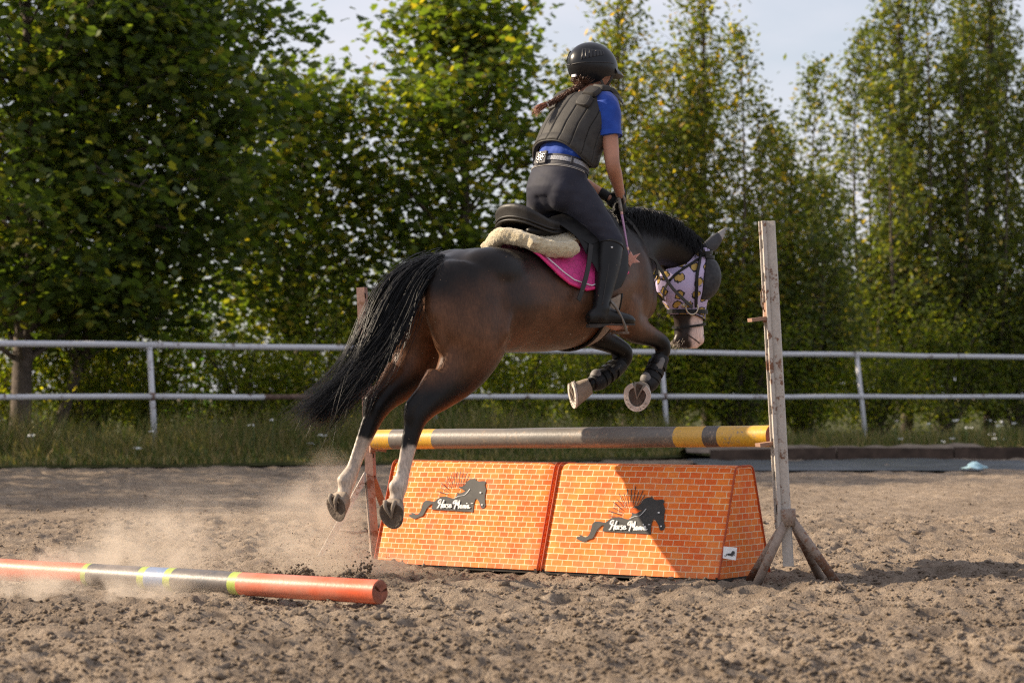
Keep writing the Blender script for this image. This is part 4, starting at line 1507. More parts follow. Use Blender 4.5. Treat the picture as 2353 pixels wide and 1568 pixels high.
# fore legs, folded
FORE_R = [(1.70, -.15, 1.34, .13, .085), (1.70, -.16, 1.255, .105, .075), (1.76, -.16, 1.205, .086, .064), (1.85, -.158, 1.175, .066, .054), (1.94, -.155, 1.150, .052, .046), (1.998, -.15, 1.125, .050, .046), (2.010, -.15, 1.085, .045, .042),
          (1.985, -.15, 1.035, .034, .030), (1.945, -.15, .975, .030, .028), (1.905, -.15, .918, .038, .034), (1.865, -.15, .897, .032, .032), (1.835, -.15, .888, .033, .034)]
FORE_L = [(1.70, .15, 1.34, .12, .085), (1.71, .14, 1.235, .100, .072), (1.77, .13, 1.175, .080, .062), (1.86, .125, 1.140, .062, .052), (1.945, .12, 1.110, .052, .046), (1.998, .12, 1.080, .050, .046), (1.998, .12, 1.040, .045, .042),
          (1.950, .12, 1.005, .034, .030), (1.865, .12, .957, .030, .028), (1.795, .12, .924, .038, .034), (1.745, .12, .912, .032, .032), (1.705, .12, .905, .033, .034)]
for st in (FORE_R, FORE_L):
    hb.loft(limb_rings(st, 16))
# neck: crest, underside (t, z each), half width
NECK = [(1.50, 1.68, 1.90, 1.20, .205), (1.64, 1.775, 1.965, 1.31, .175), (1.78, 1.835, 2.015, 1.41, .135), (1.92, 1.858, 2.06, 1.485, .110), (2.07, 1.852, 2.115, 1.530, .095), (2.20, 1.82, 2.175, 1.545, .088), (2.33, 1.765, 2.235, 1.54, .086), (2.43, 1.70, 2.27, 1.53, .082)]
NS = np.array(cat_rom(NECK, 5))
rings = []
for r in NS:
    c = np.array([(r[0] + r[2]) / 2, 0, (r[1] + r[3]) / 2])
    a = np.array([r[0] - r[2], 0, r[1] - r[3]]) / 2
    ring = []
    for k in range(24):
        th = 2 * math.pi * k / 24
        cs, sn = math.cos(th), math.sin(th)
        wv = r[4] * (1 - 0.30 * max(0, cs))
        p = c + a * cs
        ring.append(W(p[0], wv * sn, p[2]))
    rings.append(ring)
hb.loft(rings)
# head: stations by height; its own facing, turned a little towards the camera side
HEAD_A = HA - R(11)
HF = Vector((math.cos(HEAD_A), math.sin(HEAD_A), 0))
HL = Vector((-HF.y, HF.x, 0))
def hc(u, v):
    return HW(u, v, 0.0)
HEAD = []
for (u, v, a, b) in ((1588, 562, .070, .062), (1588, 578, .100, .076), (1583, 602, .128, .088), (1573, 632, .166, .100), (1571, 664, .160, .098), (1573, 692, .126, .080), (1578, 716, .098, .062), (1581, 742, .086, .058), (1582, 766, .087, .064), (1581, 784, .080, .060), (1580, 800, .054, .045)):
    p = hc(u, v)
    HEAD.append((p.x, p.y, p.z, a, b))
HS = np.array(cat_rom(HEAD, 6))
def head_pt(q, th, off=0.0):
    """q 0 poll .. 1 lips; th 0 = forehead, 90 = its left cheek, -90 = its right cheek."""
    f = q * (len(HS) - 1)
    i = min(int(f), len(HS) - 2)
    r = HS[i] + (HS[i + 1] - HS[i]) * (f - i)
    cs, sn = math.cos(th), math.sin(th)
    a = r[3] * (1 - 0.0 * cs)
    wv = r[4] * (1 - .18 * max(0, -cs) ** 2)
    n = Vector((cs / max(r[3], .02), sn / max(r[4], .02))).normalized()
    return Vector((r[0], r[1], r[2])) + HF * (a * cs + n.x * off) + HL * (wv * math.copysign(abs(sn) ** .9, sn) + n.y * off)
hb.loft([[head_pt(i / 60, 2 * math.pi * k / 24) for k in range(24)] for i in range(61)])
for s_ in (-1, 1):
    hb.ball(head_pt(.30, R(150) * s_, -.05), .060, .04, .075, None, 12, 8)                  # jowl
    hb.ball(head_pt(.25, R(60) * s_, -.012), .030, .030, .026, None, 10, 7)                # brow
    hb.ball(head_pt(.87, R(48) * s_, -.014), .026, .026, .034, None, 10, 7)                # nostril rim
hb.ball(head_pt(.90, R(180), -.012), .032, .030, .036, None, 10, 7)                        # chin
def relax_mesh(me, weight, it):
    n_ = len(me.vertices)
    co = np.empty(n_ * 3, dtype=np.float32)
    me.vertices.foreach_get('co', co)
    co = co.reshape(-1, 3).astype(float)
    ed = np.empty(len(me.edges) * 2, dtype=np.int32)
    me.edges.foreach_get('vertices', ed)
    a, b = ed[0::2], ed[1::2]
    deg = np.bincount(a, minlength=n_) + np.bincount(b, minlength=n_)
    w = weight(co)[:, None] * 0.55
    for _ in range(it):
        s = np.zeros_like(co)
        for c in range(3):
            s[:, c] = np.bincount(a, co[b, c], n_) + np.bincount(b, co[a, c], n_)
        co += (s / deg[:, None] - co) * w
    me.vertices.foreach_set('co', co.astype(np.float32).ravel())
    me.update()

me = remesh(hb, 0.0092, 5, 0.5)
relax_mesh(me, lambda c: sstep(1.08, 1.20, (c[:, 2] - Z0) / HK) * sstep(2.12, 2.0, ((c[:, 0] - M0[0]) * CH + (c[:, 1] - M0[1]) * SH) / HK), 14)
wc = offset_mesh(me, horse_root)

def loc_of(co):
    dx, dy = (co[:, 0] - M0[0]) / HK, (co[:, 1] - M0[1]) / HK
    return dx * CH + dy * SH, -dx * SH + dy * CH, (co[:, 2] - Z0) / HK

t_, s_, z_ = loc_of(wc)
nv = np.array([noise.fractal(Vector(c) * 3.2, 1.0, 2.0, 4) for c in wc])
nv2 = np.array([noise.fractal(Vector(c) * 16.0, 1.0, 2.0, 3) for c in wc])
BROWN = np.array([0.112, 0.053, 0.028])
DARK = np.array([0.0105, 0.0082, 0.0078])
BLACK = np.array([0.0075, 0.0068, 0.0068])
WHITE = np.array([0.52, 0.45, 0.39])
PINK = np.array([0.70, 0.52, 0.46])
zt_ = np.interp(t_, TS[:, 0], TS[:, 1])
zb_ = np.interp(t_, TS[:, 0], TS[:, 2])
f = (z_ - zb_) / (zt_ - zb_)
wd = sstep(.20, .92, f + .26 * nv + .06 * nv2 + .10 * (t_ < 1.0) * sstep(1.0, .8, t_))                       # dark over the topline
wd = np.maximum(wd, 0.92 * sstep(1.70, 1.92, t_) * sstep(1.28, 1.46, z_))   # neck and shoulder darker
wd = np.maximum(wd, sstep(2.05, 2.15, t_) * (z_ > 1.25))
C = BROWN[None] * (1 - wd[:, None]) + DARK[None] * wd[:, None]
C *= (1 + 0.22 * nv2)[:, None]
hind = (t_ < .85) & (z_ < 1.2)
wl = np.where(t_ < .95, sstep(1.02, .86, z_ + .05 * nv - .25 * (t_ - .42)), 0)   # black stockings above the socks
wl = np.maximum(wl, np.where(t_ > 1.62, sstep(1.215, 1.13, z_ - .12 * (t_ - 1.9) + .02 * nv), 0))
wl = np.where((t_ > 2.15), 0, wl)
C = C * (1 - wl[:, None]) + BLACK[None] * wl[:, None]
sock = np.where((t_ < .5), sstep(.605, .575, z_ - .05 * (s_ > 0) + .03 * nv2), 0)
C = C * (1 - sock[:, None]) + WHITE[None] * (0.9 + .12 * nv)[:, None] * sock[:, None]
# head below the mask: dark cheek, pale pink nose stripe
hd = (t_ > 2.16) & (z_ < 1.60)
fwd = (wc[:, 0] - HS[-8][0]) * HF.x + (wc[:, 1] - HS[-8][1]) * HF.y
snip = np.where(hd & (z_ < 1.36), sstep(-.034, -.012, fwd + .012 * nv2), 0)
lip = np.where(hd & (z_ < 1.165), sstep(-.03, 0, fwd + .01 * nv2), 0)
w = np.maximum(snip, lip)
C = np.where(hd[:, None] & (z_ < 1.36)[:, None], np.array([0.030, 0.022, 0.019])[None], C)
C = C * (1 - w[:, None]) + PINK[None] * w[:, None]
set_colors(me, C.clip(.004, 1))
def coat_mat():
    m, n, b = new_mat('bay_coat')
    a = n.nodes.new('ShaderNodeAttribute')
    a.attribute_name = 'col'
    c = n.nodes.new('ShaderNodeTexCoord')
    mp_ = n.nodes.new('ShaderNodeMapping')
    mp_.inputs['Rotation'].default_value = (0.0, R(28), -HA)
    mp_.inputs['Scale'].default_value = (1.0, 1.0, 0.22)
    L(n, c.outputs['Object'], mp_.inputs['Vector'])
    hair = tex_noise(n, 150, 4, .6, vec=mp_.outputs['Vector'])
    blot = tex_noise(n, 11, 4, .6)
    r1 = ramp(n, hair.outputs['Fac'], [(.28, (.66, .66, .66)), (.72, (1.38, 1.36, 1.32))])
    r2 = ramp(n, blot.outputs['Fac'], [(.3, (.8, .8, .8)), (.7, (1.2, 1.18, 1.15))])
    x = mixc(n, 1.0, a.outputs['Color'], r1.outputs['Color'], 'MULTIPLY')
    L(n, mixc(n, 1.0, x, r2.outputs['Color'], 'MULTIPLY'), b.inputs['Base Color'])
    rr = ramp(n, blot.outputs['Fac'], [(.3, (.32,) * 3), (.7, (.46,) * 3)])
    L(n, rr.outputs['Color'], b.inputs['Roughness'])
    b.inputs['Specular IOR Level'].default_value = .20
    bump(n, b, hair.outputs['Fac'], .22, .003)
    return m

COAT = coat_mat() or attr_mat('bay_coat', 0.38, 45, 0.25, 0.16, 380, 0.17, 0.0)
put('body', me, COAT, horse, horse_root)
print('horse tris', len(me.polygons) * 2)

HAIR = pmat('black_horse_hair', (0.004, 0.0038, 0.004), (0.009, 0.0085, 0.0085), 60, 0.36, 0, spec=0.28)

def strand_mesh(paths, radii):
    """paths (n,k,3): thin three-sided hairs."""
    n, k, _ = paths.shape
    d = np.gradient(paths, axis=1)
    d /= np.linalg.norm(d, axis=2, keepdims=True) + 1e-9
    ref = np.array([0.3, -0.8, 0.5])
    a = np.cross(d, ref)
    a /= np.linalg.norm(a, axis=2, keepdims=True) + 1e-9
    b = np.cross(d, a)
    V = []
    for j in range(3):
        th = 2 * np.pi * j / 3
        V.append(paths + (a * np.cos(th) + b * np.sin(th)) * radii[:, :, None])
    V = np.stack(V, 2).reshape(-1, 3)
    base = (np.arange(n) * k * 3)[:, None, None]
    i = (np.arange(k - 1) * 3)[None, :, None]
    F = []
    for j in range(3):
        j2 = (j + 1) % 3
        F.append(np.stack([base + i + j, base + i + j2, base + i + 3 + j2, base + i + 3 + j], -1).reshape(-1, 4))
    return V, np.concatenate(F)

def curve_samples(P, k):
    c = np.array(cat_rom(P, 12))
    L_ = np.concatenate([[0], np.cumsum(np.linalg.norm(np.diff(c, axis=0), axis=1))])
    u = np.linspace(0, L_[-1], k)
    return np.stack([np.interp(u, L_, c[:, i]) for i in range(3)], -1)

def bundle(mains, n, k, w0, w1, r0, wav=0.012, short=0.45, root_spread=None, sd=1, clumps=0):
    """Hairs following a few main curves, spreading from w0 to w1."""
    g = np.random.default_rng(sd)
    M_ = np.array([curve_samples(m, k) for m in mains])
    nm = len(mains)
    pick = g.dirichlet([0.55] * nm, n)
    if clumps:                                          # locks: hairs gather round a few dozen strands
        cid = g.integers(0, clumps, n)
        pick = 0.86 * g.dirichlet([0.5] * nm, clumps)[cid] + 0.14 * pick
    base = np.einsum('nm,mkc->nkc', pick, M_)
    u = np.linspace(0, 1, k)
    w = w0 + (w1 - w0) * u ** 0.8
    off = g.normal(0, 1, (n, 3))
    if clumps:
        off = 0.85 * g.normal(0, 1, (clumps, 3))[cid] + 0.34 * off
    base = base + off[:, None, :] * w[None, :, None] * np.array([1, 1, 1])
    ph = g.uniform(0, 6.28, (n, 3, 1))
    fr = g.uniform(1.5, 4, (n, 3, 1))
    base = base + (np.sin(u[None, None] * fr * 3 + ph) * wav * u[None, None]).transpose(0, 2, 1)
    # shorten some hairs
    sh = 1 - short * g.beta(1.2, 2.2, n)
    out = np.empty_like(base)
    for c in range(3):
        for i in range(n):
            out[i, :, c] = np.interp(u * sh[i], u, base[i, :, c])
    rad = r0 * (1 - 0.75 * u[None] ** 2) * g.uniform(0.7, 1.3, (n, 1))
    return out, rad

def hp(pts):
    return [tuple(HW(u, v, s)) for u, v, s in pts]

tails = [hp([(1002, 602, 0), (962, 606, .0), (905, 640, .02), (868, 720, .03), (825, 815, .05), (755, 885, .06), (635, 945, .08)]),
         hp([(1002, 602, 0), (970, 612, -.01), (920, 655, -.02), (885, 740, -.02), (845, 840, -.02), (780, 925, .0), (705, 1008, .0)]),
         hp([(1002, 602, 0), (978, 618, -.02), (940, 680, -.03), (905, 770, -.04), (868, 850, -.05), (805, 925, -.05), (745, 1015, -.04)]),
         hp([(1002, 602, 0), (955, 604, .03), (890, 650, .04), (845, 735, .06), (795, 830, .09), (725, 895, .1), (655, 955, .12)]),
         hp([(1000, 605, -.01), (985, 640, -.03), (960, 700, -.04), (925, 770, -.05), (880, 830, -.05), (845, 870, -.06), (810, 915, -.06)])]
pth, rad = bundle(tails, 2300, 12, 0.019, 0.022, 0.0019, 0.018, 0.45, sd=3, clumps=75)
pth2, rad2 = bundle(tails, 420, 12, 0.030, 0.055, 0.0014, 0.05, 0.35, sd=8, clumps=160)      # flyaway hairs
V, F = strand_mesh(np.concatenate([pth, pth2]), np.concatenate([rad, rad2]))
put('tail', fast_mesh('tail', V - np.array(horse_root[:]), F), HAIR, horse, horse_root)

# mane falling to both sides of the crest, mostly the far side, with a few locks on the near side
gm = np.random.default_rng(12)
k = 9
paths, rads = [], []
for i in range(1600):
    u = gm.uniform(0, 1)
    r = NS[min(int((0.18 + 0.80 * u) * (len(NS) - 1)), len(NS) - 1)]
    top = np.array([r[0], gm.normal(0, .014), r[1] - .006])
    side = -1 if gm.uniform() < .55 else 1
    ln = gm.uniform(.08, .20) * (1 - .25 * u)
    back = gm.normal(-.03, .03)
    lift = gm.gamma(1.6, .006)
    pts = []
    for q in np.linspace(0, 1, k):
        pts.append([top[0] + back * q + .01 * math.sin(6 * q + i), top[1] + side * (.028 * math.sin(min(q, .5) * math.pi) * 2 + .055 * q * (0.6 + r[4] * 4)), top[2] + lift * math.sin(min(q * 2.2, 1.57)) - ln * q ** 1.35])
    paths.append([W(*p)[:] for p in pts])
    rads.append(0.0018 * (1 - .7 * np.linspace(0, 1, k) ** 2))
V, F = strand_mesh(np.array(paths), np.array(rads))
put('mane', fast_mesh('mane', V - np.array(horse_root[:]), F), HAIR, horse, horse_root)

# hooves
HOOF = pmat('dusty_horn', (0.20, 0.155, 0.115), (0.36, 0.29, 0.225), 16, 0.75, 0.4, 60)
SOLE = pmat('dusty_sole', (0.065, 0.050, 0.040), (0.15, 0.118, 0.092), 22, 0.9, 0.7, 70, 0.01)
STEEL = pmat('worn_steel', (0.50, 0.45, 0.40), (0.68, 0.62, 0.56), 30, 0.5, 0.3, 90, metal=0.15)
FROG = pmat('horn_frog', (0.17, 0.14, 0.11), (0.28, 0.235, 0.19), 25, 0.85, 0.5, 70)

def hoof(cor, toe_dir, sole_n, rc, rs, hgt, shoe=False):
    """cor: centre of the coronet; sole_n: outward direction of the sole; toe_dir: towards the toe within the sole."""
    n_ = sole_n.normalized()
    tdir = (toe_dir - n_ * toe_dir.dot(n_)).normalized()
    sd_ = n_.cross(tdir)
    mb = MB()
    rings = []
    for j in range(7):
        f_ = j / 6
        r_ = lerp(rc, rs, f_ ** .85)
        c = cor + n_ * (hgt * f_) + tdir * (.028 * f_)
        ring = []
        for k in range(28):
            th = 2 * math.pi * k / 28
            ct, st = math.cos(th), math.sin(th)
            q = 1.28 * ct if ct > 0 else .84 * ct
            heel = 1 - 0.10 * (ct < -.75)
            dz = 0.014 * (1 - f_) * ct + (0.010 * (1 if ct < -.7 else 0) * (1 - f_))
            ring.append(c + tdir * (r_ * q * heel) + sd_ * (r_ * st * (1 - .08 * max(0, ct))) - n_ * dz)
        rings.append(ring)
    mb.loft(rings)
    ho = mb.build('hoof', HOOF, horse, angle=1.0)
    c = cor + n_ * hgt + tdir * .028
    # concave sole with the frog
    def sp(rr, th, dep):
        ct, st = math.cos(th), math.sin(th)
        q = 1.28 * ct if ct > 0 else .84 * ct
        return c + tdir * (rr * q) + sd_ * (rr * st) + n_ * dep
    mb = MB()
    mb.loft([[sp(rs * .99, 2 * math.pi * k / 28, .002) for k in range(28)], [sp(rs * .90, 2 * math.pi * k / 28, .004) for k in range(28)], [sp(rs * .78, 2 * math.pi * k / 28, .0015) for k in range(28)], [sp(rs * .3, 2 * math.pi * k / 28, .0008) for k in range(28)], [sp(rs * .02, 2 * math.pi * k / 28, .0008) for k in range(28)]], caps=False)
    mb.build('sole', SOLE, ho)
    mb = MB()
    apex, wd_ = c + tdir * rs * .42 + n_ * .006, rs * .40
    for sgn in (-1, 1):
        pts = [apex, c + sd_ * (sgn * wd_ * .35) + n_ * .011 - tdir * rs * .05, c + sd_ * (sgn * wd_ * .8) + n_ * .012 - tdir * rs * .55, c + sd_ * (sgn * wd_) + n_ * .002 - tdir * rs * .84 - n_ * .01]
        mb.tube([Vector(p) for p in cat_rom([tuple(p) for p in pts], 4)], [(.004 + .008 * i / 12) * (.55 if shoe else 1) for i in range(13)], 8)
    mb.build('frog', FROG, ho)
    if shoe:
        mb = MB()
        pts, ups = [], []
        for k in range(33):
            th = R(-150) + R(300) * k / 32
            pts.append(sp(rs * .90, th, .009))
        mb.tube(pts, .0125, flat=(1.0, .42), up=n_)
        sh = mb.build('horseshoe', STEEL, ho, angle=.6)
        mb = MB()
        for th in (-62, -44, -26, 26, 44, 62):
            p = sp(rs * .91, R(th), .0142)
            mb.box(p, (.006, .006, .004), Matrix.Rotation(R(th), 3, 'Z'))
        mb.build('nail_head', SOLE, sh, smooth=False)['kind'] = 'stuff'
    return ho

def cw(st):
    return W(*st[-1][:3])
# hind: toes down, soles to the rear
hoof(cw(HIND_R) + UP * .006, (-UP + FWD * .05), (-FWD * .84 - UP * .30 - LEFT * .34), .041, .063, .056)
hoof(cw(HIND_L) + UP * .006, (-UP + FWD * .02), (-FWD * .92 - UP * .28 - LEFT * .05), .041, .061, .056)
# fore: folded under, shod
hoof(cw(FORE_R) + FWD * .008, (-UP * .9 - LEFT * -.15 - FWD * .1), (-FWD * .82 - UP * .12 - LEFT * .42), .041, .065, .064, True)
hoof(cw(FORE_L) + FWD * .008, (-UP * .9 - FWD * .2), (-FWD * .86 - UP * .15 + LEFT * .50), .040, .062, .080, True)

# pasterns of feather and the whiskers on the muzzle
pw = []
for i in range(60):
    p = head_pt(gm.uniform(.86, .98), R(gm.uniform(120, 240)), 0)
    d = (p - Vector((HS[-8][0], HS[-8][1], p.z))).normalized() + Vector((0, 0, -.5))
    ln = gm.uniform(.015, .04)
    pw.append([p[:], (p + d * ln * .5)[:], (p + d * ln + UP * -.006)[:]])
V, F = strand_mesh(np.array(pw), np.full((60, 3), .0006))
put('whiskers', fast_mesh('whiskers', V - np.array(horse_root[:]), F), pmat('pale_whisker', (.25, .2, .16), (.4, .34, .28), 50, .6, 0), horse, horse_root)
# nostrils
DARKSKIN = pmat('dark_skin', (0.035, 0.02, 0.016), (0.07, 0.04, 0.032), 40, 0.5, 0.2)
for s_ in (-1, 1):
    mb = MB()
    p = head_pt(.86, R(44) * s_, .0045)
    nrm = (p - head_pt(.86, R(44) * s_, -.02)).normalized()
    ax_ = UP - nrm * nrm.z
    ax_.normalize()
    lt = nrm.cross(ax_)
    M = Matrix((lt, nrm, ax_)).transposed()
    mb.ball(p - nrm * .001, .011, .0045, .021, M, 12, 8)
    mb.build('nostril', DARKSKIN, horse)
    MB().tube([head_pt(q_, R(a_) * s_, .0005) for q_, a_ in ((.80, 128), (.84, 112), (.88, 92), (.92, 66), (.945, 36), (.955, 8))], .0032, 6).build('lip_line', DARKSKIN, horse)

# ------------------------------------------------------------------ tack
LEATHER = pmat('black_leather', (0.006, 0.0058, 0.006), (0.013, 0.012, 0.0115), 26, 0.40, 0.25, 160, 0.002, 0.22, rough2=0.52)
LEATHER_W = pmat('worn_black_leather', (0.012, 0.011, 0.0105), (0.026, 0.023, 0.021), 18, 0.42, 0.25, 120, 0.002, 0.35, rough2=0.58)

def sheet(name, grid, mat, parent, thick=0.0, smooth=True):
    """grid: rows of points; optional thickness along the sheet normal, closed at the rim."""
    R_, C_ = len(grid), len(grid[0])
    G = [[Vector(p) for p in row] for row in grid]
    if thick:
        N = []
        for i in range(R_):
            row = []
            for j in range(C_):
                a = G[min(i + 1, R_ - 1)][j] - G[max(i - 1, 0)][j]
                b = G[i][min(j + 1, C_ - 1)] - G[i][max(j - 1, 0)]
                n_ = a.cross(b)
                row.append(n_.normalized() if n_.length > 1e-12 else UP)
            N.append(row)
        rings = []
        for i in range(R_):
            e = thick * (0.35 if i in (0, R_ - 1) else 1)
            rings.append([G[i][j] + N[i][j] * (e / 2 * (.4 if j in (0, C_ - 1) else 1)) for j in range(C_)] + [G[i][j] - N[i][j] * (e / 2 * (.4 if j in (0, C_ - 1) else 1)) for j in range(C_ - 1, -1, -1)])
        mb = MB().loft(rings)
    else:
        mb = MB().loft(G, caps=False, closed=False)
    return mb.build(name, mat, parent, smooth=smooth, angle=1.2)

# pink quilted saddle cloth
def mat_pink():
    m, n, b = new_mat('pink_quilted_cloth')
    uv = n.nodes.new('ShaderNodeUVMap')
    uv.uv_map = 'UVMap'
    br = n.nodes.new('ShaderNodeTexBrick')
    br.inputs['Scale'].default_value = 1
    br.inputs['Brick Width'].default_value = .048
    br.inputs['Row Height'].default_value = .040
    br.inputs['Mortar Size'].default_value = .0028
    br.inputs['Mortar Smooth'].default_value = 1.0
    br.inputs['Color1'].default_value = (0.62, 0.018, 0.21, 1)
    br.inputs['Color2'].default_value = (0.52, 0.014, 0.19, 1)
    br.inputs['Mortar'].default_value = (0.30, 0.006, 0.10, 1)
    w = n.nodes.new('ShaderNodeTexWave')
    w.wave_type = 'BANDS'
    w.bands_direction = 'X'
    w.inputs['Scale'].default_value = 6.6
    L(n, uv.outputs['UV'], w.inputs['Vector'])
    cmb = n.nodes.new('ShaderNodeCombineXYZ')
    L(n, mth(n, 'MULTIPLY', w.outputs['Fac'], .014), cmb.inputs['Y'])
    ad = n.nodes.new('ShaderNodeVectorMath')
    L(n, uv.outputs['UV'], ad.inputs[0])
    L(n, cmb.outputs['Vector'], ad.inputs[1])
    L(n, ad.outputs['Vector'], br.inputs['Vector'])
    L(n, br.outputs['Color'], b.inputs['Base Color'])
    b.inputs['Roughness'].default_value = 0.6
    b.inputs['Sheen Weight'].default_value = 0.3
    bump(n, b, br.outputs['Fac'], -0.8, 0.006)
    return m

PINKQ = mat_pink()
PINK_E = pmat('pink_binding', (0.66, 0.022, 0.16), (0.74, 0.035, 0.21), 40, 0.55, 0.2)
WPIPE = pmat('white_satin_piping', (0.66, 0.62, 0.68), (0.76, 0.73, 0.78), 60, 0.4, 0)
cloth = thing('saddle_cloth', W(1.3, 0, 1.6), 'pink quilted saddle cloth with white piping under the sheepskin', 'saddle cloth')
def cloth_rear(ph):
    a = abs(ph)
    return float(np.interp(a, [0, 12, 30, 50, 63, 73, 81], [.962, .985, 1.022, 1.062, 1.105, 1.165, 1.27]))
def cloth_p(t, ph, off=.014):
    lift = 0.030 * max(0, 1 - (t - .95) / .22) ** 1.5 * math.cos(R(ph)) ** 2
    return torso_pt(t, R(90 + ph), off + lift + .010 * max(0, 1 - abs(abs(ph) - 62) / 30) * max(0, 1 - (t - .95) / .3))
phs = np.linspace(-81, 81, 57)
grid, uvs = [], []
for ph in phs:
    t0 = cloth_rear(ph)
    row = [t0 + (1.60 - t0) * k / 22 for k in range(23)]
    grid.append([cloth_p(t, ph) for t in row])
    uvs.append([(t, ph * .0055) for t in row])
mb = MB().loft(grid, caps=False, closed=False)
o = mb.build('quilted_panel', PINKQ, cloth)
flat_uv = [u for r in uvs for u in r]
uvl = o.data.uv_layers.new(name='UVMap')
uvl.data.foreach_set('uv', np.array([flat_uv[l.vertex_index] for l in o.data.loops], dtype=np.float32).ravel())
# binding round the rear and lower edge, piping just inside it
edge = [cloth_p(cloth_rear(ph), ph, .015) for ph in np.linspace(-81, 81, 60)]
edge = [cloth_p(t, -81, .015) for t in np.linspace(1.60, 1.30, 10)] + edge + [cloth_p(t, 81, .015) for t in np.linspace(1.30, 1.60, 10)]
MB().tube(edge, .008, 8).build('binding', PINK_E, cloth)
edge = [cloth_p(cloth_rear(ph) + .034, ph * .965, .0175) for ph in np.linspace(-81, 81, 60)]
edge = [cloth_p(t, -78, .0175) for t in np.linspace(1.60, 1.33, 10)] + edge + [cloth_p(t, 78, .0175) for t in np.linspace(1.33, 1.60, 10)]
MB().tube(edge, .0036, 6).build('piping', WPIPE, cloth)

# sheepskin half pad
sp = thing('sheepskin_pad', W(1.25, 0, 1.66), 'cream sheepskin half pad between saddle and pink cloth', 'saddle pad')
mb = MB()
rings = []
for k in range(24):                                     # the draped middle
    f = k / 23
    t = .975 + f * .50
    pm = 34
    up_, lo_ = [], []
    for q in range(21):
        ph = -pm + 2 * pm * q / 20
        mid = .052 + .014 * max(0, 1 - f / .4)
        up_.append(torso_pt(t, R(90 + ph), mid + .022))
        lo_.append(torso_pt(t, R(90 + ph), mid - .022))
    rings.append(up_ + lo_[::-1])
mb.loft(rings)
edge = [H(u, v, s_) for u, v, s_ in ((1153, 541, 0.0), (1180, 544, -.06), (1207, 552, -.115), (1238, 564, -.165), (1272, 572, -.205), (1304, 573, -.232), (1322, 566, -.236))]
roll = [(t, -s_, z) for t, s_, z in edge[:0:-1]] + edge
roll = cat_rom(roll, 5)
rr_ = [.041 * min(1, .55 + .3 * min(k, len(roll) - 1 - k)) for k in range(len(roll))]
mb.tube([W(*p) for p in roll], rr_, 14)
me = remesh(mb, .0075, 3)
off = OFF[sp.name]
wc = offset_mesh(me, off)
me.update()
vn = np.empty(len(me.vertices) * 3, dtype=np.float32)
me.vertices.foreach_get('normal', vn)
vn = vn.reshape(-1, 3)
dn = np.array([noise.noise(Vector(c) * 70) * .0042 + noise.noise(Vector(c) * 30) * .004 for c in wc])
me.vertices.foreach_set('co', (wc - np.array(off[:]) + vn * dn[:, None]).astype(np.float32).ravel())
WOOL = pmat('cream_sheepskin', (0.50, 0.41, 0.25), (0.68, 0.58, 0.39), 55, 0.95, 1.0, 170, 0.01, 0.15, sheen=0.5)
put('fleece', me, WOOL, sp, off)

# saddle
saddle = thing('saddle', W(1.28, 0, 1.70), 'black leather jumping saddle with raised cantle under the rider', 'saddle')
SEAT = [(1.02, 1.772, .110), (1.05, 1.765, .145), (1.10, 1.757, .155), (1.17, 1.752, .145), (1.25, 1.755, .118), (1.35, 1.775, .098), (1.45, 1.820, .092), (1.53, 1.868, .092), (1.575, 1.872, .068)]
SE = np.array(cat_rom(SEAT, 4))
rings = []
for i, r in enumerate(SE):
    f = i / (len(SE) - 1)
    ring = []
    for k in range(28):
        th = 2 * math.pi * k / 28
        cs, sn = math.cos(th), math.sin(th)
        zt_ = r[1] - .032 * cs * cs * min(1, f * 2.5)
        ring.append(W(r[0], r[2] * cs, zt_ + .016 * sn - .016))
    rings.append(ring)
mb = MB().loft(rings)
# raised cantle running forward into the sides of the seat: t, s, top z, height
CANT = [(.998, 0, 1.822, .078), (1.004, -.060, 1.816, .078), (1.026, -.112, 1.796, .074), (1.062, -.146, 1.770, .068), (1.115, -.158, 1.746, .060), (1.18, -.148, 1.734, .052), (1.26, -.122, 1.735, .046), (1.35, -.102, 1.755, .042), (1.45, -.096, 1.800, .038), (1.53, -.094, 1.850, .034)]
CANT = [(t, -s_, z, h_) for t, s_, z, h_ in CANT[:0:-1]] + CANT
CP = np.array(cat_rom(CANT, 4))
def cant_pt(k, out, down):
    p = CP[k]
    d = CP[min(k + 1, len(CP) - 1)][:2] - CP[max(k - 1, 0)][:2]
    d /= np.linalg.norm(d)
    o_ = np.array([d[1], -d[0]])                         # away from the seat
    if (p[:2] - np.array([1.3, 0])).dot(o_) < 0:
        o_ = -o_
    return W(p[0] + o_[0] * out, p[1] + o_[1] * out, p[2] - down)
sec = lambda h_: [(-.022, h_), (-.024, .012), (-.014, .0), (.0, -.003), (.009, .004), (.012, .016), (.006, h_ * .6), (.002, h_)]
mb.loft([[cant_pt(k, o_, d_) for o_, d_ in sec(CP[k][3])] for k in range(len(CP))])
me = remesh(mb, .0068, 3)
offset_mesh(me, OFF[saddle.name])
put('seat', me, LEATHER_W, saddle, OFF[saddle.name])
for dn_ in (.012, -.006):                               # the double welt under the cantle
    MB().tube([cant_pt(k, .005, CP[k][3] - dn_) for k in range(len(CP))], .0058, 8).build('cantle_welt', LEATHER_W, saddle)
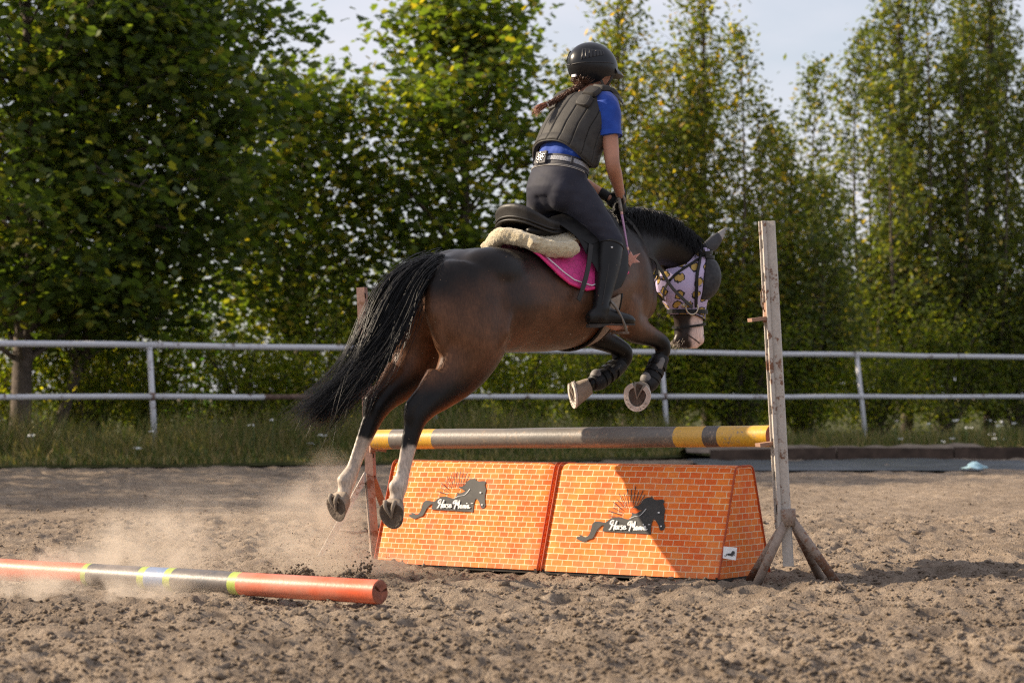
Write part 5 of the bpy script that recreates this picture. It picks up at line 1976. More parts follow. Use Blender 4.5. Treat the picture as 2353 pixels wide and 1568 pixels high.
# panels stuffed under the tree
for sgn in (-1, 1):
    rings = []
    for k in range(14):
        f = k / 13
        t = 1.03 + f * .52
        lo = torso_pt(t, R(90 - sgn * 22), .105)
        zt_ = (float(np.interp(t, SE[:, 0], SE[:, 1])) - .045) * HK + Z0
        lo_z = lo.z - .030
        s = sgn * (.100 - .02 * f)
        zt_, lo_z = (zt_ - Z0) / HK, (lo_z - Z0) / HK
        cz, hz = (zt_ + lo_z) / 2, max(.02, (zt_ - lo_z) / 2)
        e = math.sqrt(max(.06, 1 - (2 * f - 1) ** 6))
        rings.append([W(t, s + .055 * e * math.cos(2 * math.pi * j / 16), cz + hz * e * math.sin(2 * math.pi * j / 16)) for j in range(16)])
    MB().loft(rings).build('panel', LEATHER, saddle)
# skirts and flaps hanging down each side
for sgn in (-1, 1):
    grid = []
    for i in range(20):
        f = i / 19
        ph = 12 + 76 * f
        r0 = float(np.interp(f, [0, .3, .7, .9, 1], [1.18, 1.28, 1.335, 1.36, 1.43]))
        r1 = float(np.interp(f, [0, .3, .7, .9, 1], [1.52, 1.58, 1.60, 1.57, 1.50]))
        o_ = float(np.interp(f, [0, .25, .5, 1], [.15, .10, .05, .034]))
        grid.append([torso_pt(r0 + (r1 - r0) * j / 14, R(90 - sgn * ph), o_) for j in range(15)])
    sheet('flap', grid, LEATHER, saddle, .007)
    grid = []
    for i in range(10):
        f = i / 9
        ph = 10 + 34 * f
        r0 = float(np.interp(f, [0, .6, 1], [1.22, 1.26, 1.34]))
        r1 = float(np.interp(f, [0, .6, 1], [1.56, 1.55, 1.48]))
        o_ = float(np.interp(f, [0, .3, .6, 1], [.150, .128, .098, .074]))
        grid.append([torso_pt(r0 + (r1 - r0) * j / 10, R(90 - sgn * ph), o_) for j in range(11)])
    sheet('skirt', grid, LEATHER, saddle, .007)
# spare end of the near stirrup leather lying back over the cloth, and its twin
for sgn in (-1, 1):
    pts = [torso_pt(lerp(1.345, 1.185, f), R(90 - sgn * lerp(44, 89, f)), lerp(.075, .036, f ** .6)) for f in np.linspace(0, 1, 12)]
    nr_ = [(torso_pt(lerp(1.345, 1.185, f), R(90 - sgn * lerp(44, 89, f)), .2) - torso_pt(lerp(1.345, 1.185, f), R(90 - sgn * lerp(44, 89, f)), .1)) for f in np.linspace(0, 1, 12)]
    MB().tube(pts, .0125, flat=(1, .22), up=nr_).build('leather_end', LEATHER_W, saddle, smooth=False)
# stirrups
IRON = pmat('dull_stirrup', (0.12, 0.11, 0.10), (0.25, 0.22, 0.19), 30, 0.45, 0.2, 90, metal=0.7)
TREAD = pmat('tan_tread', (0.10, 0.07, 0.05), (0.18, 0.13, 0.10), 60, 0.8, 0.6, 150)
BALL = Vector(H(1424, 757, -.345))
for sgn in (1, -1):
    def LS(t, s, z):
        return W(t, s * sgn if sgn == -1 else s, z)
    def Q(t, s, z):
        return W(t, s if sgn == 1 else -s, z)
    bt, bs, bz = BALL
    top = (bt - .085, bs + .012, bz + .155)
    for e in (-1, 1):
        pts = [Q(*top), Q(top[0] + .008, bs + e * .030, bz + .125), Q(bt - .035, bs + e * .042, bz + .06), Q(bt - .005, bs + e * .044, bz + .005), Q(bt, bs + e * .040, bz - .012)]
        MB().tube([Vector(p) for p in cat_rom([tuple(p) for p in pts], 4)], .0075, 8).build('stirrup_side', IRON, saddle)
    mb = MB()
    mb.box(Q(bt, bs, bz - .016), (.045, .082, .012), Matrix.Rotation(HA, 3, 'Z'))
    mb.build('stirrup_tread', TREAD, saddle, smooth=False)
    pts = [Q(*top), Q(bt - .06, bs + .03, bz + .26), Q(bt - .03, bs + .07, bz + .36), Q(bt - .01, bs + .09, bz + .46)]
    MB().tube(pts, .012, flat=(1, .25), up=LEFT).build('stirrup_leather', LEATHER, saddle, smooth=False)

# girth
girth = thing('girth', W(1.50, 0, 1.11), 'pale beige girth strap with dark edge behind the front legs', 'girth')
GIR = pmat('beige_webbing', (0.22, 0.17, 0.13), (0.33, 0.27, 0.21), 60, 0.85, 0.4, 200)
rows = [[torso_pt(t, R(a), .012) for a in np.linspace(185, 355, 40)] for t in np.linspace(1.435, 1.53, 6)]
sheet('webbing', rows, GIR, girth, .010)
for t in (1.432, 1.533):
    MB().tube([torso_pt(t, R(a), .013) for a in np.linspace(185, 355, 40)], .007, 6).build('edge_binding', LEATHER, girth)

# spotted fly mask with ear covers and eye domes
def mat_leopard():
    m, n, b = new_mat('leopard_print_cloth')
    c = n.nodes.new('ShaderNodeTexCoord')
    wob = tex_noise(n, 45, 2, .5)
    ad = n.nodes.new('ShaderNodeVectorMath')
    ad.operation = 'MULTIPLY_ADD'
    L(n, wob.outputs['Color'], ad.inputs[0])
    ad.inputs[1].default_value = (.022, .022, 0)
    L(n, c.outputs['UV'], ad.inputs[2])
    v = n.nodes.new('ShaderNodeTexVoronoi')
    v.voronoi_dimensions = '2D'
    v.inputs['Scale'].default_value = 15.0
    v.inputs['Randomness'].default_value = .62
    L(n, ad.outputs['Vector'], v.inputs['Vector'])
    d = v.outputs['Distance']
    LIL = (0.50, 0.42, 0.63)
    r = ramp(n, d, [(0.0, (0.50, 0.33, 0.08)), (.245, (0.46, 0.30, 0.07)), (.262, (.012, .010, .012)), (.335, (.012, .010, .012)), (.352, LIL), (1.0, LIL)])
    r.color_ramp.interpolation = 'LINEAR'
    # broken rings and a few loose dots
    gap = tex_noise(n, 24, 2, .5)
    g = ramp(n, gap.outputs['Fac'], [(.57, (0, 0, 0)), (.60, (1, 1, 1))])
    ring = mth(n, 'MULTIPLY', g.outputs['Color'], mth(n, 'GREATER_THAN', d, .258))
    col = mixc(n, ring, r.outputs['Color'], LIL)
    L(n, col, b.inputs['Base Color'])
    b.inputs['Roughness'].default_value = .62
    t2 = tex_noise(n, 600, 2)
    bump(n, b, t2.outputs['Fac'], .15, .002)
    return m

LEO = mat_leopard()
MESHG = pmat('grey_mesh_cloth', (0.022, 0.022, 0.024), (0.050, 0.050, 0.054), 40, 0.55, 0.4, 400, 0.002, 0.2)
MESHL = pmat('pale_grey_ear_tip', (0.22, 0.21, 0.20), (0.32, 0.30, 0.29), 40, 0.7, 0.3, 300)
MESHD = pmat('dark_ear_cloth', (0.022, 0.022, 0.025), (0.045, 0.045, 0.05), 40, 0.7, 0.3, 300)
mask = thing('fly_mask', head_pt(.3, 0, 0), 'lilac leopard print fly mask with grey eye domes on the horse', 'fly mask')
grid = []
for i in range(40):
    q = .055 + .575 * i / 39
    tm = float(np.interp(q, [.05, .12, .20, .29, .34, 1], [98, 118, 142, 168, 180, 180]))
    drop = 0.035 if i > 30 else 0
    row = []
    for j in range(49):
        th = R(-tm + 2 * tm * j / 48)
        fold = .0025 * math.sin(9 * th + q * 30)
        nosq = (.045 * max(0, math.cos(th)) * max(0, (q - .5) / .13))
        row.append(head_pt(min(.99, q + nosq), th, .0095 + fold))
    grid.append(row)
mco = sheet('cloth', grid, LEO, mask)
uvl = mco.data.uv_layers.new(name='UVMap')
uq = []
for i in range(40):
    q = .055 + .575 * i / 39
    tm = float(np.interp(q, [.05, .12, .20, .29, .34, 1], [98, 118, 142, 168, 180, 180]))
    rad_ = .115 * float(np.interp(q, [0, .3, .45, .63], [.75, 1.08, 1.0, .72]))
    uq += [(R(-tm + 2 * tm * j / 48) * rad_ + 3, q * .62) for j in range(49)]
uvl.data.foreach_set('uv', np.array([uq[l.vertex_index] for l in mco.data.loops], dtype=np.float32).ravel())
MB().tube([p for p in grid[-1]], .0035, 6).build('hem', LEATHER, mask)
for sgn in (-1, 1):
    rows = []
    for i in range(13):
        f = i / 12
        for_q = .165 + .315 * f
        row = []
        for j in range(13):
            g_ = j / 12
            th = R(lerp(8, 74, g_)) * sgn
            bul = .038 * max(0, math.sin(math.pi * min(1, f * 1.02 + .0)) ** .55) * max(0, math.sin(math.pi * g_)) ** .6
            row.append(head_pt(for_q, th, .012 + bul))
        rows.append(row)
    sheet('eye_dome', rows, MESHG, mask)
    MB().tube(rows[0] + [r[-1] for r in rows] + rows[-1][::-1] + [r[0] for r in rows][::-1], .004, 6).build('dome_trim', LEATHER, mask)
    # ear cover
    b0 = head_pt(.075, R(52) * sgn, -.01)
    tip = HW(1668, 523, -.06) if sgn == -1 else b0 + LEFT * .10 + UP * .03 - FWD * .05
    ax_ = (tip - b0)
    sd_ = ax_.cross(HL * sgn).normalized()
    ot = (HL * sgn - HF * .4).normalized()
    for part, f0, f1, mt in (('ear_cover', 0, .66, MESHD), ('ear_tip', .66, 1.0, MESHL)):
        rings = []
        for i in range(12):
            f = lerp(f0, f1, i / 11)
            w = float(np.interp(f, [0, .12, .35, .6, .85, 1], [.030, .036, .040, .031, .015, .002]))
            c = b0 + ax_ * f + sd_ * (.010 * math.sin(math.pi * f))
            rings.append([c + sd_ * (w * math.cos(2 * math.pi * k / 14)) + ot * (w * .62 * math.sin(2 * math.pi * k / 14)) for k in range(14)])
        MB().loft(rings).build(part, mt, mask)

# bridle and reins
bridle = thing('bridle', head_pt(.5, R(-90), 0), 'black leather bridle buckled over the leopard print fly mask', 'bridle')
BRASS = pmat('bit_ring_metal', (0.45, 0.38, 0.28), (0.62, 0.54, 0.42), 40, 0.32, 0, metal=0.9)
def strap(name, pts, w=.0085, par=bridle, mt=LEATHER, th=.3):
    P = [Vector(p) for p in pts]
    cen = Vector((HS[30][0], HS[30][1], 0))
    ups = [Vector((p.x - cen.x, p.y - cen.y, 0)) for p in P]
    return MB().tube(P, w, flat=(1, th), up=ups).build(name, mt, par, smooth=False)
ring_ = lambda q, a0, a1, off, n=26, sl=0.0: [head_pt(q + sl * math.cos(R(lerp(a0, a1, k / n))), R(lerp(a0, a1, k / n)), off) for k in range(n + 1)]
strap('headpiece', [head_pt(.085 + .05 * abs(a) / 100, R(a), .017) for a in np.linspace(-100, 100, 22)], .010)
strap('browband', [head_pt(.155, R(a), .020) for a in np.linspace(-82, 82, 22)], .0085)
for sgn in (-1, 1):
    strap('cheekpiece', [head_pt(q, R(lerp(96, 90, (q - .1) / .45)) * sgn, .018) for q in np.linspace(.10, .56, 14)], .0085)
    strap('throat_lash', [head_pt(q, R(lerp(94, 178, f)) * sgn, .017) for q, f in zip(np.linspace(.17, .50, 14), np.linspace(0, 1, 14) ** .8)], .0065)
    c = head_pt(.565, R(104) * sgn, .020)
    nn = (c - head_pt(.565, R(104) * sgn, 0)).normalized()
    a_ = (UP - nn * nn.z).normalized()
    b_ = nn.cross(a_)
    MB().tube([c + (a_ * math.cos(k * math.pi / 14) + b_ * math.sin(k * math.pi / 14)) * .036 for k in range(28)], .0042, 8, loop=True).build('bit_ring', BRASS, bridle)
    MB().ball(head_pt(.545, R(125) * sgn, .016), .012, .012, .012).build('buckle', BRASS, bridle)
strap('noseband', ring_(.60, 0, 360, .019), .0105)
strap('flash_strap', ring_(.725, 0, 360, .011, 26, -.02), .006)

# tendon boots on the folded front legs
TBOOT = pmat('black_tendon_boot', (0.009, 0.009, 0.010), (0.020, 0.020, 0.022), 30, 0.5, 0.3, 160, spec=.25)
TPAD = pmat('dusty_grey_boot_pad', (0.11, 0.10, 0.095), (0.19, 0.175, 0.16), 25, 0.6, 0.3)
for st, lab in ((FORE_R, 'black tendon boot on the front leg with its horseshoe facing out'), (FORE_L, 'black tendon boot with a loose strap on the farther front leg')):
    c = W(*st[8][:3])
    tb = thing('tendon_boot', c, lab, 'horse boot', 'tendon boots')
    seg = [(r[0], r[1], r[2], a, b) for r, a, b in zip(st[6:11], (.050, .048, .045, .052, .040), (.048, .045, .043, .048, .038))]
    seg[0] = tuple(np.array(st[6]) * .35 + np.array(st[7]) * .65)[:3] + (.047, .045)
    MB().loft(limb_rings(seg, 20)).build('shell', TBOOT, tb)
    d = (W(*st[9][:3]) - W(*st[7][:3])).normalized()
    bk = (-FWD - d * (-FWD).dot(d)).normalized()
    for f in (.25, .55, .85):
        p = W(*st[7][:3]).lerp(W(*st[9][:3]), f)
        sdv = d.cross(bk)
        MB().tube([p + (bk * math.cos(k * math.pi / 10) + sdv * math.sin(k * math.pi / 10)) * .0485 for k in range(20)], .012, flat=(.9, .2), up=[(bk * math.cos(k * math.pi / 10) + sdv * math.sin(k * math.pi / 10)) for k in range(20)], loop=True).build('strap', LEATHER, tb, smooth=False)
    p = W(*st[9][:3])
    MB().ball(p + bk * .026 + d * .006, .034, .034, .040, None, 14, 9).build('fetlock_pad', TPAD, tb)
    p = W(*st[7][:3]).lerp(W(*st[8][:3]), .6)
    MB().ball(p + d.cross(bk) * -.030 + bk * .015, .022, .022, .05, Matrix((d.cross(bk), bk, d)).transposed(), 12, 8).build('strike_pad', TPAD if st is FORE_R else TBOOT, tb)
    if st is FORE_L:
        a = W(*st[7][:3]) + bk * .045
        MB().tube([a, a + bk * .035 + UP * .012, a + bk * .055 + UP * .045 + d * -.01], .017, flat=(1, .3), up=LEFT).build('loose_strap', LEATHER, tb, smooth=False)

# ------------------------------------------------------------------ the rider
SKIN = attr_mat('rider_skin', 0.5, 40, 0.06, 0.08, 300, 0.35, 0.0)  # plain skin tone from the vertex colours, varied slightly by noise
rider_root = W(1.33, 0, 1.80)
rider = thing('person', rider_root, 'rider in helmet, grey body protector and blue shirt standing in the stirrups', 'person')
RX = [(1.335, 1.845), (1.365, 1.95), (1.388, 2.06), (1.458, 2.19), (1.542, 2.31), (1.585, 2.385), (1.602, 2.43)]

def rax(f):
    f = min(max(f, 0), 6)
    i = min(int(f), 5)
    p = np.array(RX[i]) + (np.array(RX[i + 1]) - np.array(RX[i])) * (f - i)
    a = np.array(RX[max(i - 1, 0)])
    b = np.array(RX[min(i + 2, 6)])
    d = (b - a) / np.linalg.norm(b - a)
    return p, d

def lat(f):
    """Her upper body leans a little to her right."""
    return -.030 * min(1.0, max(0.0, (f - 2.3) / 2.0)) * max(0.0, min(1.0, (6.2 - f) / 1.2))

def rring(f, a, b, n=32, da=0.0, fn=None):
    """Ring square to the spine; k=0 is the chest side, going to its left."""
    p, d = rax(f)
    fw = np.array([d[1], -d[0]])
    out = []
    for k in range(n):
        th = 2 * math.pi * k / n
        cs, sn = math.cos(th), math.sin(th)
        m = fn(th) if fn else 0
        q = p + fw * ((a + m) * cs + da)
        out.append(W(q[0], lat(f) + (b + m) * math.copysign(abs(sn) ** .9, sn), q[1]))
    return out

def tube_l(mb, pts, n=16):
    """pts rows (t, s, z, r) in the horse frame."""
    P = cat_rom(pts, 5)
    mb.tube([W(*p[:3]) for p in P], [p[3] for p in P], n)

SHO = {-1: (1.535, -.178, 2.352), 1: (1.62, .115, 2.345)}
ELB = {-1: H(1407, 378, -.238), 1: (1.60, .235, 2.06)}
WRI = {-1: H(1427, 455, -.125), 1: H(1392, 450, .060)}
HIP = {-1: (1.365, -.085, 1.905), 1: (1.365, .085, 1.905)}
KNE = {-1: H(1404, 556, -.262)}
KNE[1] = (KNE[-1][0], -KNE[-1][1], KNE[-1][2])
ANK = {-1: H(1379, 712, -.335)}
ANK[1] = (ANK[-1][0], -ANK[-1][1], ANK[-1][2])
TOE = {-1: H(1456, 746, -.365)}
TOE[1] = (TOE[-1][0], -TOE[-1][1], TOE[-1][2])
HEE = {-1: H(1350, 747, -.318)}
HEE[1] = (HEE[-1][0], -HEE[-1][1], HEE[-1][2])

def ip(a, b, f):
    return tuple(np.array(a) + (np.array(b) - np.array(a)) * f)

# --- body under the clothes, one surface
rb = MB()
rb.loft([rring(f, a, b, 28) for f, a, b in ((0, .06, .09), (.15, .105, .15), (1, .115, .160), (2, .092, .132), (3, .100, .142), (4, .105, .150), (4.6, .092, .150), (5, .075, .12), (5.5, .05, .07), (6, .045, .05))])
HR_A = HA - R(6)
RF = Vector((math.cos(HR_A), math.sin(HR_A), 0))
RL = Vector((-RF.y, RF.x, 0))
HC = W(1.627, 0, 2.560)                                 # middle of the skull
MH = Matrix((RF, RL, UP)).transposed()
rb.tube([W(1.56, 0, 2.40), W(1.595, 0, 2.45), HC + RF * .0 - UP * .05], [.055, .050, .052], 16)
rb.ball(HC + UP * .012, .097, .076, .105, MH, 22, 14)
rb.ball(HC + RF * .040 - UP * .055, .058, .054, .060, MH, 18, 12)       # jaw
rb.ball(HC + RF * .078 - UP * .088, .020, .024, .018, MH, 12, 8)        # chin
rb.ball(HC + RF * .100 - UP * .030, .014, .011, .024, MH, 12, 8)        # nose
rb.ball(HC + RF * .112 - UP * .040, .011, .012, .010, MH, 10, 7)
for s_ in (-1, 1):
    rb.ball(HC + RF * .070 - UP * .035 + RL * (s_ * .036), .026, .022, .024, MH, 12, 8)   # cheek
    rb.ball(HC - RF * .002 - UP * .022 + RL * (s_ * .078), .017, .007, .028, MH, 12, 8)   # ear
rb.ball(HC + RF * .092 - UP * .064, .012, .022, .008, MH, 12, 8)        # lips
for s_ in (-1, 1):
    a, b, c = SHO[s_], ELB[s_], WRI[s_]
    tube_l(rb, [ip(a, (1.53, 0, 2.36), .45) + (.062,), a + (.060,), ip(a, b, .3) + (.047,), ip(a, b, .7) + (.041,), b + (.037,), ip(b, c, .25) + (.037,), ip(b, c, .6) + (.030,), c + (.023,), ip(b, c, 1.12) + (.022,)])
    h, k_, n_ = HIP[s_], KNE[s_], ANK[s_]
    tube_l(rb, [ip(h, (1.37, 0, 1.98), .3) + (.08,), h + (.085,), ip(h, k_, .4) + (.072,), ip(h, k_, .8) + (.055,), k_ + (.048,), ip(k_, n_, .3) + (.048,), ip(k_, n_, .7) + (.036,), n_ + (.03,), ip(HEE[s_], TOE[s_], .55) + (.026,), ip(HEE[s_], TOE[s_], .85) + (.02,)])
me = remesh(rb, .0095, 3)
wc = offset_mesh(me, rider_root)
nn = np.array([noise.noise(Vector(c) * 14) for c in wc])
C = np.array([0.44, 0.225, 0.150])[None] * (1 + .10 * nn)[:, None]
el = np.linalg.norm(wc - np.array(W(*ELB[-1])[:]), axis=1)
C *= np.where(el < .05, .92, 1)[:, None] * np.array([1, .97, .96])[None]
set_colors(me, C)
put('body', me, SKIN, rider, rider_root)
EYEW = pmat('eye', (0.03, 0.02, 0.015), (0.06, 0.04, 0.03), 60, 0.2, 0)
BROWH = pmat('brown_hair', (0.060, 0.028, 0.016), (0.16, 0.075, 0.042), 120, 0.45, 0.2, 300, spec=.5)
for s_ in (-1, 1):
    MB().ball(HC + RF * .0885 - UP * .012 + RL * (s_ * .032), .010, .013, .008, MH, 10, 7).build('eye', EYEW, rider)
    MB().tube([HC + RF * .096 + UP * .006 + RL * (s_ * .016), HC + RF * .097 + UP * .011 + RL * (s_ * .032), HC + RF * .086 + UP * .008 + RL * (s_ * .050)], .0035, 6).build('eyebrow', BROWH, rider)
LIPS = pmat('lips', (0.34, 0.13, 0.10), (0.42, 0.17, 0.13), 60, 0.5, 0)
MB().tube([HC + RF * .100 - UP * .066 + RL * .022 - RF * .008, HC + RF * .105 - UP * .063, HC + RF * .100 - UP * .066 - RL * .022 - RF * .008], .0045, 8).build('mouth', LIPS, rider)

# --- blue shirt
BLUE = pmat('royal_blue_shirt', (0.008, 0.040, 0.26), (0.012, 0.062, 0.36), 14, 0.75, 0.35, 45, 0.006, 0.25, sheen=0.2)
sb = MB()
sb.loft([rring(f, a, b, 36, da) for f, a, b, da in ((1.80, .095, .130, -.002), (2.0, .114, .154, 0), (2.4, .120, .160, 0), (3, .112, .152, 0), (4, .116, .160, 0), (4.6, .100, .160, 0), (5, .082, .130, 0), (5.5, .058, .078, 0), (5.85, .052, .060, 0))])
for s_ in (-1, 1):
    a, b = SHO[s_], ELB[s_]
    tube_l(sb, [ip(a, (1.53, 0, 2.36), .5) + (.070,), ip(a, (1.53, 0, 2.36), .1) + (.072,), ip(a, b, .1) + (.070,), ip(a, b, .28) + (.064,), ip(a, b, .46) + (.062,), ip(a, b, .53) + (.061,)], 22)
me = remesh(sb, .0085, 3)
off = rider_root
wc = offset_mesh(me, off)
vn = np.empty(len(me.vertices) * 3, dtype=np.float32)
me.vertices.foreach_get('normal', vn)
dn = np.array([.0075 * noise.noise(Vector((c[0] * 20 + c[2] * 8, c[1] * 20, c[2] * 8))) + .0025 * noise.noise(Vector(c) * 45) for c in wc])
me.vertices.foreach_set('co', (wc - np.array(off[:]) + vn.reshape(-1, 3) * dn[:, None]).astype(np.float32).ravel())
shirt = put('shirt', me, BLUE, rider, off)
for s_ in (-1, 1):
    a, b = W(*SHO[s_]), W(*ELB[s_])
    d = (b - a).normalized()
    c = a.lerp(b, .525)
    MB().tube([c - d * .022, c + d * .003], [.0635, .0640], 24, caps=False).build('sleeve_hem', BLUE, shirt)
COLLAR = pmat('pale_collar', (0.55, 0.55, 0.60), (0.66, 0.66, 0.70), 40, 0.7, 0.2)
p, d = rax(5.95)
MB().loft([rring(5.55, .066, .080, 28, -.002), rring(5.85, .060, .066, 28, -.004), rring(6.0, .058, .062, 28, -.008), rring(5.95, .052, .056, 28, -.008)], caps=False).build('collar', COLLAR, shirt)

# --- breeches
BREE = pmat('dark_grey_breeches', (0.020, 0.021, 0.032), (0.033, 0.034, 0.048), 10, 0.66, 0.2, 60, 0.003, 0.14, sheen=0.05)
bb = MB()
bb.loft([rring(f, a, b, 36, da) for f, a, b, da in ((-.12, .06, .07, -.02), (.05, .105, .135, -.02), (.45, .128, .170, -.016), (.9, .130, .176, -.010), (1.3, .124, .170, -.005), (1.75, .112, .154, 0), (1.95, .110, .150, 0))])
for s_ in (-1, 1):
    h, k_, n_ = HIP[s_], KNE[s_], ANK[s_]
    bb.ball(W(1.318, 0, 1.905), .088, .095, .10, None, 18, 12)
    bb.ball(W(1.318, s_ * .070, 1.895), .086, .098, .10, None, 18, 12)
    tube_l(bb, [ip(h, (1.37, 0, 1.98), .35) + (.095,), h + (.100,), ip(h, k_, .22) + (.098,), ip(h, k_, .5) + (.087,), ip(h, k_, .8) + (.070,), k_ + (.063,), ip(k_, n_, .15) + (.060,), ip(k_, n_, .35) + (.056,)], 20)
me = remesh(bb, .0085, 5)
wc = offset_mesh(me, off)
vn = np.empty(len(me.vertices) * 3, dtype=np.float32)
me.vertices.foreach_get('normal', vn)
kd = np.linalg.norm(wc - np.array(W(*KNE[-1])[:]), axis=1)
hd_ = np.linalg.norm(wc - np.array(W(1.40, -.10, 1.93)[:]), axis=1)
dn = np.array([.0026 * noise.noise(Vector((c[0] * 14 + c[2] * 12, c[1] * 14, c[2] * 34))) for c in wc]) * (1 + 2.2 * np.exp(-(kd / .11) ** 2) + 1.2 * np.exp(-(hd_ / .09) ** 2))
me.vertices.foreach_set('co', (wc - np.array(off[:]) + vn.reshape(-1, 3) * dn[:, None]).astype(np.float32).ravel())
bre = put('breeches', me, BREE, rider, off)
THREAD = pmat('pale_thread', (0.34, 0.32, 0.30), (0.45, 0.43, 0.40), 60, 0.7, 0)
def on_ring(f, a, b, th, da=0.0):
    p, d = rax(f)
    fw = np.array([d[1], -d[0]])
    cs, sn = math.cos(th), math.sin(th)
    q = p + fw * (a * cs + da)
    return W(q[0], lat(f) + b * math.copysign(abs(sn) ** .9, sn), q[1])
for f0 in (1.44, 1.375):
    w = (f0 - 1.3) / .45
    aa, b2 = lerp(.124, .112, w) + .003, lerp(.170, .154, w) + .003
    MB().tube([on_ring(f0 - .10 * (1 - abs(math.cos(th))) * -0.3, aa, b2, th, -.003) for th in np.linspace(R(92), R(275), 46)], .0016, 5).build('stitching', THREAD, bre)

# belt with its buckle plate at the back
BELT = pmat('grey_braided_belt', (0.16, 0.17, 0.20), (0.46, 0.47, 0.50), 150, 0.6, 0.9, 220, 0.006)
MB().loft([rring(1.66, .1185, .1595, 60), rring(1.66, .1235, .1645, 60), rring(1.865, .1205, .1615, 60), rring(1.865, .115, .156, 60)], caps=False, loop=True).build('belt', BELT, rider, angle=.8)
WAIST = pmat('dark_waistband', (0.022, 0.022, 0.028), (0.034, 0.033, 0.042), 20, 0.65, 0.2)
MB().loft([rring(1.50, .1185, .1605, 50), rring(1.50, .1215, .1635, 50), rring(1.98, .1155, .1555, 50), rring(1.98, .112, .152, 50)], caps=False, loop=True).build('waistband', WAIST, rider, angle=.8)
BUCK = pmat('silver_buckle', (0.10, 0.09, 0.085), (0.80, 0.74, 0.70), 190, 0.35, 1.0, 190, 0.01, metal=.6)
thb = R(172)
c = on_ring(1.76, .129, .170, thb)
e1 = (on_ring(1.76, .124, .163, thb + .1) - on_ring(1.76, .124, .163, thb - .1)).normalized()
e2 = (on_ring(2.0, .124, .163, thb) - on_ring(1.5, .124, .163, thb)).normalized()
e3 = e1.cross(e2)
MB().box(c, (.078, .062, .012), Matrix((e1, e2, e3)).transposed()).build('buckle_plate', WAIST, rider, smooth=False)
bk = MB()
for k in range(9):
    a = k * 2.4
    r_ = .007 + .0027 * k
    bk.tube([c + e3 * (-.008 if e3.dot(c - W(1.37, 0, c.z)) < 0 else .008) + e1 * ((r_ * math.cos(a) + .009 * math.cos(q)) * .95) + e2 * (r_ * .8 * math.sin(a) + .008 * math.sin(q)) for q in np.linspace(0, 5.4, 9)], .0022, 6)
bk.build('buckle_ornament', pmat('polished_silver', (.62, .58, .55), (.8, .77, .74), 50, .25, 0, metal=.9), rider)
for deg in (138, 236, 100):
    p0, p1 = on_ring(1.60, .1255, .167, R(deg)), on_ring(1.92, .1215, .163, R(deg))
    MB().tube([p0, p0.lerp(p1, .5) + (p0 - W(1.39, 0, p0.z)).normalized() * .006, p1], .006, flat=(1, .4), up=[(p0 - W(1.39, 0, p0.z))] * 3).build('belt_loop', WAIST, rider, smooth=False)

# --- body protector with stitched foam panels
VEST = pmat('charcoal_nylon', (0.032, 0.030, 0.028), (0.050, 0.047, 0.044), 30, 0.62, 0.4, 220, 0.003, 0.22)
GROOVES = [R(a) for a in (180, 200, 160, 221, 139, 244, 116, 268, 92, 310, 50, 20, 340)]
def vest_fn(depth):
    def fn(th):
        m = 0
        for g_ in GROOVES:
            d = abs((th - g_ + math.pi) % (2 * math.pi) - math.pi)
            m -= depth * math.exp(-(d / .015) ** 2)
        return m + depth * .15
    return fn
NV = 360
vr = []
prof = [(2.30, .124, .162, 0), (2.28, .142, .182, 0), (2.29, .150, .190, .003), (2.36, .153, .194, .006), (2.56, .150, .193, .007), (2.61, .1475, .190, .003), (2.66, .150, .193, .007), (3.0, .150, .194, .007), (3.5, .150, .198, .007), (4.0, .146, .188, .007), (4.35, .138, .180, .007), (4.6, .127, .166, .006), (4.85, .113, .150, .005), (5.05, .096, .125, .004), (5.25, .080, .102, .003), (5.35, .066, .088, 0), (5.33, .060, .082, 0)]
for f, a, b, dp in prof:
    base = rring(f, a, b, NV, -.004, vest_fn(dp) if dp else None)
    if f < 2.8:                                        # lower edge sweeps down at the back
        dr = 1 if f < 2.45 else (2.8 - f) / .35
        base = [p_ - UP * (dr * (-.004 * max(0, -math.cos(2 * math.pi * k / NV)) ** 2 + .060 * abs(math.sin(2 * math.pi * k / NV)) ** 3)) for k, p_ in enumerate(base)]
    vr.append(base)
vest = MB().loft(vr, caps=False).build('body_protector', VEST, rider, angle=1.3)
TRIM = pmat('vest_edge_tape', (0.020, 0.019, 0.018), (0.034, 0.032, 0.030), 50, 0.65, 0.2)
MB().tube(vr[1], .0055, 6, loop=True).build('edge_tape', TRIM, vest)
# side lacing gap: pale adjusting strap
MB().tube([on_ring(f, .150, .186, R(268), -.004) for f in np.linspace(2.2, 3.3, 8)], .011, flat=(1, .25), up=[on_ring(f, .2, .25, R(268)) - on_ring(f, .1, .15, R(268)) for f in np.linspace(2.2, 3.3, 8)]).build('side_strap', pmat('grey_webbing', (.16, .15, .14), (.24, .225, .21), 80, .7, .4, 300), vest, smooth=False)
